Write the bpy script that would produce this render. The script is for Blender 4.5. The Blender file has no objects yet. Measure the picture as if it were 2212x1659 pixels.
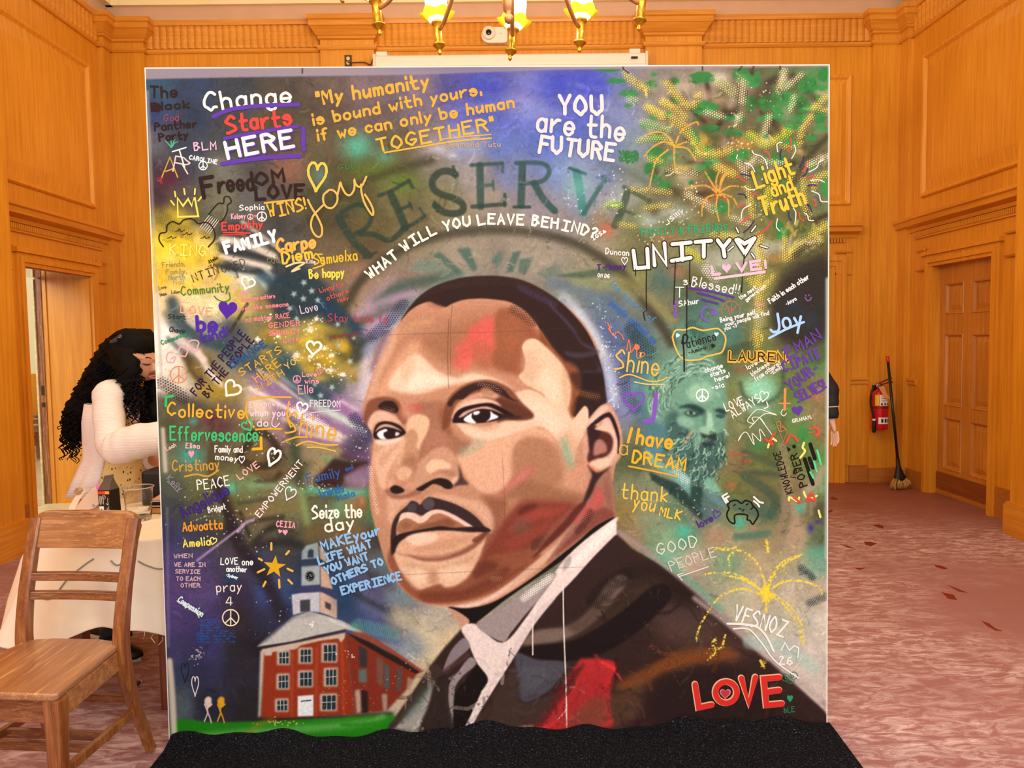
import bpy, bmesh, math, random
import numpy as np
from mathutils import Vector, Matrix, Quaternion
C = bpy.context.scene; COL = C.collection; PI = math.pi; V = Vector
# ------------------------------------------------------------------ camera: 2212 x 1659 frame, eye height 1.435 m
FPX, CX, CY, EYE = 1650., 1106., 829.5, 1.435
def _axes(pitch, roll, yaw):
    cp, sp, cy, sy = math.cos(pitch), math.sin(pitch), math.cos(yaw), math.sin(yaw)
    fw = V((sy*cp, cy*cp, -sp)); r0 = V((cy, -sy, 0)); u0 = r0.cross(fw); c, s = math.cos(roll), math.sin(roll)
    return r0*c+u0*s, u0*c-r0*s, fw
CR, CU, CF = _axes(math.radians(3.3174), math.radians(-.8634), math.radians(.6027))
cam = bpy.data.cameras.new('camera'); cam.sensor_width = 36; cam.lens = FPX*36/2212; cam.clip_start = .05; cam.clip_end = 100
co = bpy.data.objects.new('camera', cam); COL.objects.link(co)
co.matrix_world = Matrix(((CR.x, CU.x, -CF.x, 0), (CR.y, CU.y, -CF.y, 0), (CR.z, CU.z, -CF.z, EYE), (0, 0, 0, 1)))
C.camera = co
def ray(px, py): return CF+CR*((px-CX)/FPX)-CU*((py-CY)/FPX)
def at(px, py, Y): d = ray(px, py); return V((0, 0, EYE))+d*(Y/d.y)          # the point of the plane y = Y
def on(px, py, z=0): d = ray(px, py); return V((0, 0, EYE))+d*((z-EYE)/d.z)   # the point at height z
# ------------------------------------------------------------------ light: the open front of the hall, the chandelier (its bulbs come with it), unseen fill lamps added around
w = bpy.data.worlds.new('world'); C.world = w; w.use_nodes = True
bg = w.node_tree.nodes['Background']; bg.inputs[0].default_value = (1, .985, .96, 1); bg.inputs[1].default_value = .92
def area(name, loc, rot, sx, sy, power, col):
    l = bpy.data.lights.new(name, 'AREA'); l.shape = 'RECTANGLE'; l.size = sx; l.size_y = sy; l.energy = power; l.color = col
    o = bpy.data.objects.new(name, l); COL.objects.link(o); o.location = loc; o.rotation_euler = rot; return o
area('fill_light_behind', (0, -3.2, 3.2), (math.radians(78), 0, 0), 6.5, 3.0, 190, (1, .97, .93))  # unseen fill lamp, added behind the camera where windows are only assumed
area('fill_light_left', (-3.2, .2, 3.3), (0, math.radians(-78), 0), 2.4, 2.2, 60, (1, .97, .92))  # added lamp, out of view, standing in for an assumed side window
area('fill_light_right', (3.2, .3, 3.3), (0, math.radians(78), 0), 2.4, 2.2, 95, (1, .97, .92))  # unseen fill lamp, added on the right to brighten the left wall
area('fill_light_beyond', (-6.5, 4.2, 3.4), (math.radians(60), 0, 0), 3, 2, 130, (1, .97, .9))  # unseen fill lamp, added to light the wall beyond the doorway
C.view_settings.view_transform = 'Standard'; C.view_settings.look = 'None'; C.view_settings.exposure = 0; C.view_settings.gamma = 1; C.view_settings.use_curve_mapping = False
C.cycles.max_bounces = 8; C.cycles.diffuse_bounces = 4; C.cycles.use_denoising = True
# ------------------------------------------------------------------ helpers
def srgb(h):
    v = [int(h[i:i+2], 16)/255 for i in (0, 2, 4)]
    return tuple((x/12.92 if x <= .04045 else ((x+.055)/1.055)**2.4) for x in v)
class MB:
    def __init__(s): s.b = bmesh.new(); s.M = Matrix.Identity(4)
    def v(s, p): return s.b.verts.new(s.M @ V(p))
    def face(s, *P):
        try: return s.b.faces.new([s.v(p) for p in P])
        except ValueError: return None
    def box(s, a, b, bev=0, M=None):
        a, b = V(a), V(b); c = (a+b)/2; d = b-a
        g = bmesh.ops.create_cube(s.b, size=1)['verts']
        bmesh.ops.scale(s.b, vec=d, verts=g); bmesh.ops.translate(s.b, vec=c, verts=g)
        if bev:
            e = list({e for v in g for e in v.link_edges}); r = bmesh.ops.bevel(s.b, geom=e, offset=bev, segments=2, affect='EDGES', profile=.6); g = list({v for f in r['faces'] for v in f.verts} | {v for v in g if v.is_valid})
        bmesh.ops.transform(s.b, matrix=s.M @ (M or Matrix.Identity(4)), verts=g); return s
    def bar(s, p0, p1, w, d, up=(0, 0, 1), bev=0, w2=None, d2=None):          # a square-section bar from p0 to p1 (may taper)
        p0, p1 = V(p0), V(p1); z = (p1-p0).normalized(); x = V(up).cross(z)
        if x.length < 1e-4: x = V((1, 0, 0)).cross(z)
        x.normalize(); y = z.cross(x); w2 = w2 or w; d2 = d2 or d
        R = [[s.v(p+x*(i*a/2)+y*(j*b/2)) for i, j in ((-1, -1), (1, -1), (1, 1), (-1, 1))] for p, a, b in ((p0, w, d), (p1, w2, d2))]
        F = [s.b.faces.new(R[0][::-1]), s.b.faces.new(R[1])]+[s.b.faces.new((R[0][k], R[0][(k+1) % 4], R[1][(k+1) % 4], R[1][k])) for k in range(4)]
        if bev: bmesh.ops.bevel(s.b, geom=list({e for f in F for e in f.edges}), offset=bev, segments=2, affect='EDGES', profile=.6)
        return s
    def loft(s, rings, cap=True, closed=True):                               # rings: lists of points of equal length
        R = [[s.v(p) for p in r] for r in rings]; n = len(R[0])
        for a, b in zip(R, R[1:]):
            for k in range(n if closed else n-1): s.b.faces.new((a[k], a[(k+1) % n], b[(k+1) % n], b[k]))
        if cap and closed: s.b.faces.new(R[0][::-1]); s.b.faces.new(R[-1])
        return s
    def tube(s, P, r, n=8, cap=True):
        P = [V(p) for p in P]; rs = r if hasattr(r, '__len__') else [r]*len(P); x = None; rings = []
        for i, p in enumerate(P):
            t = (P[min(i+1, len(P)-1)]-P[max(i-1, 0)]).normalized()
            if x is None: x = t.cross(V((0, 0, 1)) if abs(t.z) < .9 else V((1, 0, 0)))
            x = (x-t*x.dot(t)).normalized(); y = t.cross(x)
            rings.append([p+(x*math.cos(k*2*PI/n)+y*math.sin(k*2*PI/n))*rs[i] for k in range(n)])
        return s.loft(rings, cap)
    def lathe(s, prof, c=(0, 0, 0), n=24, M=None, cap=True):                 # prof: (radius, height)
        M = M or Matrix.Translation(V(c))
        return s.loft([[M @ V((r*math.cos(k*2*PI/n), r*math.sin(k*2*PI/n), z)) for k in range(n)] for r, z in prof], cap)
    def sphere(s, c, r, n=12): return s.lathe([(max(r*math.sin(k*PI/n), 1e-4), -r*math.cos(k*PI/n)) for k in range(n+1)], c, n*2)
    def nest(s, O, u, v, n, rect, prof, fill=True):                          # mitred ring moulding: nested rectangles (inset, height)
        O, u, v, n = V(O), V(u), V(v), V(n); a, b, c_, d = rect
        R = [[s.v(O+u*x+v*y+n*h) for x, y in ((a+i, c_+i), (b-i, c_+i), (b-i, d-i), (a+i, d-i))] for i, h in prof]
        for p, q_ in zip(R, R[1:]):
            for k in range(4): s.b.faces.new((p[k], p[(k+1) % 4], q_[(k+1) % 4], q_[k]))
        if fill: s.b.faces.new(R[-1])
        return s
    def run(s, p0, p1, n, prof):                                             # a moulding: profile (out, up) swept from p0 to p1, n = outward
        p0, p1, n = V(p0), V(p1), V(n); return s.loft([[p+n*o+V((0, 0, z)) for o, z in prof] for p in (p0, p1)])
    def prism(s, pts, h):                                                    # pts: coplanar points, h: extrusion vector
        h = V(h); return s.loft([[V(p) for p in pts], [V(p)+h for p in pts]])
    def build(s, name, mat, parent=None, smooth=False, sub=0):
        bmesh.ops.recalc_face_normals(s.b, faces=s.b.faces)
        me = bpy.data.meshes.new(name); s.b.to_mesh(me); s.b.free(); me.materials.append(mat)
        if smooth:
            for p in me.polygons: p.use_smooth = True
        o = bpy.data.objects.new(name, me); COL.objects.link(o)
        if parent is not None: o.parent = parent; o.matrix_parent_inverse = Matrix.Translation(-parent.location) if False else parent.matrix_basis.inverted()
        if sub: m = o.modifiers.new('sub', 'SUBSURF'); m.levels = m.render_levels = sub
        return o
def empty(name, loc=(0, 0, 0), rz=0):
    o = bpy.data.objects.new(name, None); COL.objects.link(o); o.location = loc; o.rotation_euler = (0, 0, rz); o.empty_display_size = .1; return o
def tag(o, label, cat, group=None, kind=None):
    o['label'] = label; o['category'] = cat
    if group: o['group'] = group
    if kind: o['kind'] = kind
    return o
def struct(o): o['kind'] = 'structure'; return o
def copy_tree(o, parent=None):
    c = o.copy(); COL.objects.link(c)
    if parent is not None: inv = o.matrix_parent_inverse.copy(); c.parent = parent; c.matrix_parent_inverse = inv
    for ch in list(o.children): copy_tree(ch, c)
    return c
def cat(P, n=6, closed=False): return [V(p) for p in (lambda Q: [sum((V(Q[j]) * w for j, w in zip((max(i-1, 0), i, min(i+1, len(Q)-1), min(i+2, len(Q)-1)), (.5*(-t+2*t*t-t**3), .5*(2-5*t*t+3*t**3), .5*(t+4*t*t-3*t**3), .5*(-t*t+t**3)))), V((0, 0, 0))) for i in range(len(Q)-1) for t in [k/n for k in range(n)]]+[Q[-1]])(P)]
def smooth_by_angle(o, deg=35):
    for p in o.data.polygons: p.use_smooth = True
    o.data.set_sharp_from_angle(angle=math.radians(deg)) if hasattr(o.data, 'set_sharp_from_angle') else None
    return o
# ------------------------------------------------------------------ materials
def mat(name, col='808080', rough=.5, metal=0., spec=.5, noise=0., nscale=20., bump=0., bscale=60., emit=None, estr=0., trans=0., ior=1.45, alpha=1., coat=0.):
    m = bpy.data.materials.new(name); m.use_nodes = True; nt = m.node_tree; b = nt.nodes['Principled BSDF']; L = nt.links.new
    b.inputs['Roughness'].default_value = rough; b.inputs['Metallic'].default_value = metal; b.inputs['Specular IOR Level'].default_value = spec
    b.inputs['Transmission Weight'].default_value = trans; b.inputs['IOR'].default_value = ior; b.inputs['Alpha'].default_value = alpha; b.inputs['Coat Weight'].default_value = coat
    c = srgb(col); b.inputs['Base Color'].default_value = (*c, 1)
    if emit: b.inputs['Emission Color'].default_value = (*srgb(emit), 1); b.inputs['Emission Strength'].default_value = estr
    tc = nt.nodes.new('ShaderNodeTexCoord')
    if noise:
        n = nt.nodes.new('ShaderNodeTexNoise'); n.inputs['Scale'].default_value = nscale; n.inputs['Detail'].default_value = 4; L(tc.outputs['Object'], n.inputs['Vector'])
        r = nt.nodes.new('ShaderNodeValToRGB'); L(n.outputs['Fac'], r.inputs[0])
        r.color_ramp.elements[0].position = .3; r.color_ramp.elements[1].position = .7
        r.color_ramp.elements[0].color = (*[x*(1-noise) for x in c], 1); r.color_ramp.elements[1].color = (*[min(x*(1+noise), 1) for x in c], 1); L(r.outputs[0], b.inputs['Base Color'])
    if bump:
        n = nt.nodes.new('ShaderNodeTexNoise'); n.inputs['Scale'].default_value = bscale; n.inputs['Detail'].default_value = 3; L(tc.outputs['Object'], n.inputs['Vector'])
        bp = nt.nodes.new('ShaderNodeBump'); bp.inputs['Strength'].default_value = bump; bp.inputs['Distance'].default_value = .01; L(n.outputs['Fac'], bp.inputs['Height']); L(bp.outputs[0], b.inputs['Normal'])
    return m
def wood(name, c0, c1, c2, axis='z', rough=.38, fine=1., scratch=0., coat=.15):
    m = bpy.data.materials.new(name); m.use_nodes = True; nt = m.node_tree; b = nt.nodes['Principled BSDF']; L = nt.links.new
    tc = nt.nodes.new('ShaderNodeTexCoord'); mp = nt.nodes.new('ShaderNodeMapping'); L(tc.outputs['Object'], mp.inputs[0])
    s = {'z': (26, 26, 1.1), 'x': (1.1, 26, 26), 'y': (26, 1.1, 26)}[axis]; mp.inputs['Scale'].default_value = [x*fine for x in s]
    n1 = nt.nodes.new('ShaderNodeTexNoise'); n1.inputs['Scale'].default_value = 1.6; n1.inputs['Detail'].default_value = 6; n1.inputs['Roughness'].default_value = .65; L(mp.outputs[0], n1.inputs['Vector'])
    n2 = nt.nodes.new('ShaderNodeTexNoise'); n2.inputs['Scale'].default_value = 1.3; n2.inputs['Detail'].default_value = 2; L(tc.outputs['Object'], n2.inputs['Vector'])
    mx = nt.nodes.new('ShaderNodeMath'); mx.operation = 'MULTIPLY_ADD'; L(n2.outputs['Fac'], mx.inputs[0]); mx.inputs[1].default_value = .55; L(n1.outputs['Fac'], mx.inputs[2])
    r = nt.nodes.new('ShaderNodeValToRGB'); L(mx.outputs[0], r.inputs[0]); e = r.color_ramp.elements
    e[0].position = .5; e[1].position = 1.05; e[0].color = (*srgb(c0), 1); e[1].color = (*srgb(c2), 1); x = e.new(.77); x.color = (*srgb(c1), 1)
    out = r.outputs[0]
    if scratch:
        n3 = nt.nodes.new('ShaderNodeTexNoise'); n3.inputs['Scale'].default_value = 7; n3.inputs['Detail'].default_value = 8; n3.inputs['Roughness'].default_value = .75; n3.inputs['Distortion'].default_value = .8; L(mp.outputs[0], n3.inputs['Vector'])
        r3 = nt.nodes.new('ShaderNodeValToRGB'); L(n3.outputs['Fac'], r3.inputs[0]); r3.color_ramp.elements[0].position = .52; r3.color_ramp.elements[1].position = .64; r3.color_ramp.elements[1].color = (scratch, scratch, scratch, 1)
        mm = nt.nodes.new('ShaderNodeMix'); mm.data_type = 'RGBA'; L(r3.outputs[0], mm.inputs[0]); L(out, mm.inputs[6]); mm.inputs[7].default_value = (*srgb('e0a870'), 1); out = mm.outputs[2]
    L(out, b.inputs['Base Color']); b.inputs['Roughness'].default_value = rough; b.inputs['Coat Weight'].default_value = coat; b.inputs['Coat Roughness'].default_value = .3
    bp = nt.nodes.new('ShaderNodeBump'); bp.inputs['Strength'].default_value = .025; bp.inputs['Distance'].default_value = .004; L(n1.outputs['Fac'], bp.inputs['Height']); L(bp.outputs[0], b.inputs['Normal'])
    return m
WZ = wood('oak_upright', 'c67e16', 'd8901f', 'e7a02e'); WX = wood('oak_across', 'c27a1a', 'd58c26', 'e59e38', 'x'); WY = wood('oak_along', 'c27a1a', 'd58c26', 'e59e38', 'y')
WP = wood('oak_panel', 'cc841c', 'dd962a', 'eba63a'); WR = wood('oak_door', 'a8661a', 'bc7826', 'd08c38'); WD = wood('oak_base', '9c5c1c', 'b06c28', 'c28038', 'x')
# ------------------------------------------------------------------ the hall: floor, panelled walls, doors
def floor_mat():
    m = bpy.data.materials.new('worn_red_floor'); m.use_nodes = True; nt = m.node_tree; b = nt.nodes['Principled BSDF']; L = nt.links.new
    tc = nt.nodes.new('ShaderNodeTexCoord')
    def nz(sc, det, vec, dist=0., ro=.6):
        n = nt.nodes.new('ShaderNodeTexNoise'); n.inputs['Scale'].default_value = sc; n.inputs['Detail'].default_value = det; n.inputs['Distortion'].default_value = dist; n.inputs['Roughness'].default_value = ro; L(vec, n.inputs['Vector']); return n.outputs['Fac']
    def ramp(v, a, b_, c0=(0, 0, 0), c1=(1, 1, 1)):
        r = nt.nodes.new('ShaderNodeValToRGB'); L(v, r.inputs[0]); e = r.color_ramp.elements; e[0].position = a; e[1].position = b_; e[0].color = (*c0, 1); e[1].color = (*c1, 1); return r.outputs[0]
    def mix(f, a, b_):
        x = nt.nodes.new('ShaderNodeMix'); x.data_type = 'RGBA'; L(f, x.inputs[0])
        for s, i in ((a, 6), (b_, 7)):
            if isinstance(s, str): x.inputs[i].default_value = (*srgb(s), 1)
            else: L(s, x.inputs[i])
        return x.outputs[2]
    def math_(op, a, b_):
        x = nt.nodes.new('ShaderNodeMath'); x.operation = op
        for i, s in ((0, a), (1, b_)):
            if isinstance(s, float): x.inputs[i].default_value = s
            else: L(s, x.inputs[i])
        return x.outputs[0]
    mp = nt.nodes.new('ShaderNodeMapping'); L(tc.outputs['Object'], mp.inputs[0]); mp.inputs['Scale'].default_value = (1, 2.6, 1); mp.inputs['Rotation'].default_value = (0, 0, .35)
    base = mix(nz(2.2, 4, tc.outputs['Object']), '90605e', 'a4787a')
    scuff = ramp(nz(9, 9, mp.outputs[0], .9, .72), .44, .66); area_ = ramp(nz(.9, 3, tc.outputs['Object']), .36, .6)
    sep = nt.nodes.new('ShaderNodeSeparateXYZ'); L(tc.outputs['Object'], sep.inputs[0])
    tr = nt.nodes.new('ShaderNodeMapRange'); L(math_('ADD', sep.outputs[1], math_('MULTIPLY', sep.outputs[0], .55)), tr.inputs[0]); tr.inputs[1].default_value = 9.2; tr.inputs[2].default_value = 7.0; tr.inputs[3].default_value = .12; tr.inputs[4].default_value = 1.
    f = math_('MULTIPLY', math_('MULTIPLY', scuff, area_), tr.outputs[0])
    c1 = mix(f, base, 'dac6c8')
    fine = ramp(nz(38, 6, mp.outputs[0], 1.5, .8), .62, .74); c2 = mix(math_('MULTIPLY', math_('MULTIPLY', fine, tr.outputs[0]), .6), c1, 'e6d4d6')
    back = math_('SUBTRACT', 1., tr.outputs[0]); c3 = mix(back, c2, mix(nz(3, 5, mp.outputs[0]), '7a3a18', '96502a'))  # orange-brown towards the back: a reflection painted into the floor colour
    L(c3, b.inputs['Base Color']); b.inputs['Roughness'].default_value = .5
    bp = nt.nodes.new('ShaderNodeBump'); bp.inputs['Strength'].default_value = .12; bp.inputs['Distance'].default_value = .003; L(scuff, bp.inputs['Height']); L(bp.outputs[0], b.inputs['Normal'])
    return m
YB, XL, XR = 7.35, -3.65, 3.82                  # back wall, left and right door walls
XPL, XPR, YP = -3.37, 3.58, 5.33                # the nearer piers
f = MB(); f.face((-4.0, -1.2, 0), (4.0, -1.2, 0), (4.0, 7.5, 0), (-4.0, 7.5, 0)); floor = struct(f.build('floor', floor_mat()))
wm = mat('worn_through', '7a2410', .6, noise=.25, nscale=60)
for k, t in enumerate(('1791 1077 1800 1073 1812 1079 1803 1080', '1788 1104 1797 1101 1799 1104 1790 1108', '1884 1134 1898 1133 1909 1136 1908 1142 1896 1139', '1866 1170 1880 1170 1894 1174 1882 1180 1870 1177', '1812 1174 1834 1180 1848 1185 1832 1183', '1845 1226 1860 1227 1871 1226 1856 1232', '2018 1220 2034 1222 2048 1228 2040 1230 2022 1225', '2046 1264 2060 1268 2092 1281 2070 1277', '2034 1279 2060 1285 2068 1296 2048 1293', '2120 1341 2136 1346 2150 1357 2166 1363 2150 1362 2132 1352')):
    d = q(t) if 'q' in globals() else [tuple(map(float, t.split()[i:i+2])) for i in range(0, len(t.split()), 2)]
    m_ = MB(); m_.b.faces.new([m_.v(on(x, y, .0008)) for x, y in d]); m_.build('worn_patch', wm, floor)
pl = mat('cream_plaster', 'f2dfae', .8, noise=.03, nscale=4); tp = mat('taupe_band', 'd0a888', .7, noise=.04, nscale=6)
# back wall
b = MB(); b.box((XL-.1, YB, 0), (XR+.1, YB+.15, 4.585)); wb = struct(b.build('wall_back', WZ))
b = MB(); b.box((XL-.1, YB-.05, 4.58), (XR+.1, YB+.15, 5.8)); struct(b.build('wall_back_plaster', pl))
b = MB(); b.box((XL, YB-.012, 4.43), (XR, YB, 4.579)); b.build('taupe_band', tp, wb)
def fluting(name, p0, p1, n, z0, z1, parent, step=.064):
    p0, p1, n = V(p0), V(p1), V(n); d = (p1-p0); L_ = d.length; d.normalize(); k = int(L_/step); m = MB(); P = []
    for i in range(k):
        a = i*L_/k; w_ = L_/k
        for t in range(5): P.append((a+w_*t/5, .012*math.sin(PI*t/5)))
    P.append((L_, 0))
    m.loft([[p0+d*a+n*h+V((0, 0, z)) for a, h in P] for z in (z0, z1)], False, False); return m.build(name, WX if abs(d.x) > .5 else WY, parent)
CAP = [(0, 0), (.02, .01), (.02, .03), (.03, .035), (.075, .10), (.085, .105), (.085, .15), (.10, .16), (.10, .20), (0, .20)]
ARC = [(0, 0), (.015, 0), (.025, .015), (.025, .035), (0, .045)]
def ledge(p0, p1, n, z, prof, mt, name, parent): return MB().run(V(p0)+V((0, 0, z)), V(p1)+V((0, 0, z)), n, prof).build(name, mt, parent)
fx = ((-3.3, -1.68), (-1.14, 1.35), (1.92, 3.52))
for i, (a, b_) in enumerate(fx):
    fluting('fluted_frieze', (a, YB-.004, 0), (b_, YB-.004, 0), (0, -1, 0), 4.195, 4.40, wb)
    ledge((a, YB, 0), (b_, YB, 0), (0, -1, 0), 4.40, [(0, 0), (.03, 0), (.035, .02), (.035, .045), (0, .045)], WX, 'cornice', wb)
    ledge((a, YB, 0), (b_, YB, 0), (0, -1, 0), 4.15, ARC, WX, 'architrave', wb)
def pilaster_back(x0, x1, d, parent):
    m = MB(); m.box((x0, YB-d, 0), (x1, YB, 4.25)); s = m.build('pilaster', WZ, parent)
    m = MB(); pts = CAP; R = []
    for o, z in pts: R.append([V((x0-o, YB, 4.24+z)), V((x0-o, YB-d-o, 4.24+z)), V((x1+o, YB-d-o, 4.24+z)), V((x1+o, YB, 4.24+z))])
    m.loft(R, True); m.build('capital', WX, s)
    m = MB(); R = []
    for o, z in ARC: R.append([V((x0-o, YB, 4.15+z)), V((x0-o, YB-d-o, 4.15+z)), V((x1+o, YB-d-o, 4.15+z)), V((x1+o, YB, 4.15+z))])
    m.loft(R, True); m.build('necking', WX, s)
pilaster_back(-1.66, -1.16, .06, wb); pilaster_back(1.37, 1.90, .06, wb); pilaster_back(3.52, XR+.05, .05, wb); pilaster_back(XL-.05, -3.30, .05, wb)
RAISED = [(0, 0), (0, .012), (.012, .026), (.03, .022), (.045, .006), (.05, .002), (.10, .016)]
for a, b_, z0, z1 in ((-3.25, -1.75, 2.6, 4.02), (-1.05, 1.25, 2.6, 4.02), (2.0, 3.335, 2.67, 3.89), (-3.2, -1.75, 1.06, 2.3)):
    MB().nest((0, YB-.001, 0), (1, 0, 0), (0, 0, 1), (0, -1, 0), (a, b_, z0, z1), RAISED).build('raised_panel', WP, wb)
# second opening of the back wall, whose right jamb shows beside the picture
m = MB()
for o, d, h_ in ((3.24, .05, 2.19), (3.19, .035, 2.14), (3.14, .02, 2.09)): m.box((o, YB-d, 0), (o+.05, YB, h_))
for o, d, x_ in ((2.14, .05, 3.24), (2.09, .035, 3.19)): m.box((1.9, YB-d, o), (x_, YB, o+.05))
dr = m.build('door_casing', WZ, wb)
m = MB(); m.box((1.95, YB-.012, .02), (3.14, YB, 2.09)); m.build('door_leaf', WP, dr)
DEN = [(0, 0), (.02, 0), (.03, .03), (.10, .05), (.11, .09), (.13, .10), (.13, .125), (0, .125)]
ledge((1.7, YB, 0), (3.40, YB, 0), (0, -1, 0), 2.36, DEN, WX, 'door_cornice', wb)
m = MB()
for i in range(52): m.box((1.78+i*.029, YB-.028, 2.315), (1.797+i*.029, YB, 2.355))
m.build('dentils', WX, wb)
for z in (2.215, 2.005): ledge((3.19, YB-.02, 0), (3.345, YB-.02, 0), (0, -1, 0), z, [(0, 0), (.012, 0), (.02, .012), (.02, .02), (0, .025)], WX, 'bracket_moulding', wb)
m = MB(); m.box((3.295, YB-.02, .17), (3.345, YB, 2.3)); m.build('casing_strip', WZ, wb)
ledge((3.345, YB, 0), (3.52, YB, 0), (0, -1, 0), .955, [(0, 0), (.012, 0), (.016, .012), (.016, .03), (.03, .045), (.03, .062), (0, .068)], WX, 'chair_rail', wb)
m = MB(); m.box((3.345, YB-.02, 0), (3.522, YB, .165)); m.box((3.515, YB-.07, 0), (XR-.05, YB-.04, .145)); m.box((XL, YB-.07, 0), (-3.3, YB-.04, .145)); m.box((-3.3, YB-.02, 0), (1.7, YB, .165)); struct(m.build('baseboard_back', WD))
# side walls
def side_wall(s):                                # s = +1 right, -1 left
    X = XR if s > 0 else XL; XP = XPR if s > 0 else XPL; n = (-s, 0, 0); XO = X+s*.45
    D0, D1, DZ = (5.94, 6.78, 2.03) if s > 0 else (5.90, 6.85, 2.05)
    nm = 'right' if s > 0 else 'left'
    def bx(m, x0, x1, y0, y1, z0, z1): m.box((min(x0, x1), y0, z0), (max(x0, x1), y1, z1))
    m = MB(); bx(m, X, XO, D1, YB-.001, 0, 4.585); bx(m, X, XO, YP-.3, D0, 0, 4.585); bx(m, X, XO, D0, D1, DZ, 4.585); wl = struct(m.build('wall_'+nm, WZ))
    m = MB(); bx(m, X-s*.07, XO, -1.2, YB+.1, 4.58, 5.8); struct(m.build('wall_%s_plaster' % nm, pl))
    m = MB(); bx(m, X-s*.012, X, YP, YB-.013, 4.43, 4.579); m.build('taupe_band', tp, wl)
    m = MB(); bx(m, XP, XO, -1.2, YP, 0, 4.54); pier = m.build('pier', WZ, wl)
    m = MB(); bx(m, XP-s*.03, XP, -1.2, YP+.025, 0, .215); bx(m, XP, X, YP, YP+.025, 0, .215); bx(m, XP-s*.02, XP, -1.2, YP+.017, .215, .235); struct(m.build('baseboard_'+nm, WY))
    # corner pilaster with capital
    P0 = 7.16; d = .05
    m = MB(); bx(m, X-s*d, X, P0, YB-.045, 0, 4.25); ps = m.build('pilaster', WZ, wl)
    for nm_, pr, z0 in (('capital', CAP, 4.24), ('necking', ARC, 4.15)):
        m = MB(); m.loft([[V((X, P0-o, z0+z)), V((X-s*(d+o), P0-o, z0+z)), V((X-s*(d+o), YB, z0+z)), V((X, YB, z0+z))] for o, z in pr], True); m.build(nm_, WY, ps)
    fluting('fluted_frieze', (X-s*.004, YP, 0), (X-s*.004, P0, 0), n, 4.195, 4.40, wl)
    ledge((X, YP, 0), (X, P0, 0), n, 4.40, [(0, 0), (.03, 0), (.035, .02), (.035, .045), (0, .045)], WY, 'cornice', wl)
    ledge((X, YP, 0), (X, P0, 0), n, 4.15, ARC, WY, 'architrave', wl)
    MB().nest((X-s*.001, 0, 0), (0, 1, 0), (0, 0, 1), n, (YP+.1, 6.97, 2.66, 3.93), [(0, 0), (0, .012), (.012, .028), (.032, .024), (.05, .006), (.056, .001), (.17, .02)]).build('raised_panel', WP, wl)
    # cornice and frieze above the door
    ledge((X, YP, 0), (X, 6.98, 0), n, 2.37, DEN, WY, 'door_cornice', wl); ledge((X, 6.98, 0), (X, 7.30, 0), n, 2.37, [(o*.8, z) for o, z in DEN], WY, 'door_cornice', wl)
    m = MB(); k = int((7.06-YP)/.024)
    for i in range(k): bx(m, X, X-s*.03, YP+i*.024, YP+i*.024+.014, 2.318, 2.362)
    bx(m, X, X-s*.02, YP, 7.06, 2.30, 2.318); m.build('dentils', WY, wl)
    for y0, y1 in ((D1+.10, D1+.235), (YP, D0-.16)):
        for z in (2.175, 2.0): ledge((X-s*.012, y0, 0), (X-s*.012, y1, 0), n, z, [(0, 0), (.012, 0), (.022, .014), (.022, .024), (0, .03)], WY, 'bracket_moulding', wl)
    ledge((X, D1+.235, 0), (X, P0, 0), n, .955, [(0, 0), (.012, 0), (.016, .012), (.016, .03), (.03, .045), (.03, .062), (0, .068)], WY, 'chair_rail', wl)
    m = MB(); bx(m, X-s*.02, X, D1+.10, P0, 0, .165); bx(m, X-s*.07, X-s*.04, P0-.02, YB-.05, 0, .145); bx(m, X-s*.02, X, YP, D0-.10, 0, .24); m.build('baseboard', WD, wl)
    # door casing: stepped mitred mouldings
    m = MB()
    for w0, w_, d_ in ((.072, .10, .022), (.03, .072, .036), (0, .03, .02)):
        bx(m, X-s*d_, X, D1+w0, D1+w_, 0, DZ+w_); bx(m, X-s*d_, X, D0-w_, D0-w0, 0, DZ+w_); bx(m, X-s*d_, X, D0-w0, D1+w0, DZ+w0, DZ+w_)
    bx(m, X-s*.045, X, D0-.13, D1+.13, DZ+.10, DZ+.135); m.build('door_casing', WZ, wl)
    return wl, X, D0, D1, DZ
wr, X, D0, D1, DZ = side_wall(1)
m = MB(); m.nest((X-.002-.02, 0, 0), (0, 1, 0), (0, 0, 1), (-1, 0, 0), (6.30, 6.43, DZ+.045, DZ+.085), [(0, 0), (.004, .006), (.012, .002), (.02, .008)]); m.build('carved_block', WX, wr)
# six-panel door in the right wall
m = MB(); m.box((3.912, D0, .012), (3.935, D1, DZ)); ym = (D0+D1)/2
for y0, y1 in ((D0, D0+.09), (ym-.06, ym+.06), (D1-.09, D1)): m.box((3.885, y0, .012), (3.912, y1, DZ))
for y0, y1 in ((D0+.09, ym-.06), (ym+.06, D1-.09)):
    for z0, z1 in ((.012, .24), (.70, .80), (1.43, 1.60), (1.87, DZ)): m.box((3.885, y0, z0), (3.912, y1, z1))
door = struct(m.build('door_1', WR))
rows = ((1.60, 1.87), (.80, 1.43), (.24, .70)); cols = ((ym+.06, D1-.09), (D0+.09, ym-.06))
for z0, z1 in rows:
    for y0, y1 in cols: MB().nest((3.8845, 0, 0), (0, 1, 0), (0, 0, 1), (-1, 0, 0), (y0, y1, z0, z1), [(0, 0), (.004, .007), (.014, .004), (.022, -.016), (.03, -.019), (.075, -.008)]).build('door_panel', WR, door)
m = MB(); m.box((3.875, D0+.005, .05), (3.885, D1-.005, .20), .002); m.build('kick_plate', wood('oak_kick', '6e3410', '84441a', '9a5a28', 'y'), door)
m = MB(); m.box((3.872, D0, 0), (3.93, D1, .035), .006); struct(m.build('door_threshold', WD))
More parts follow.
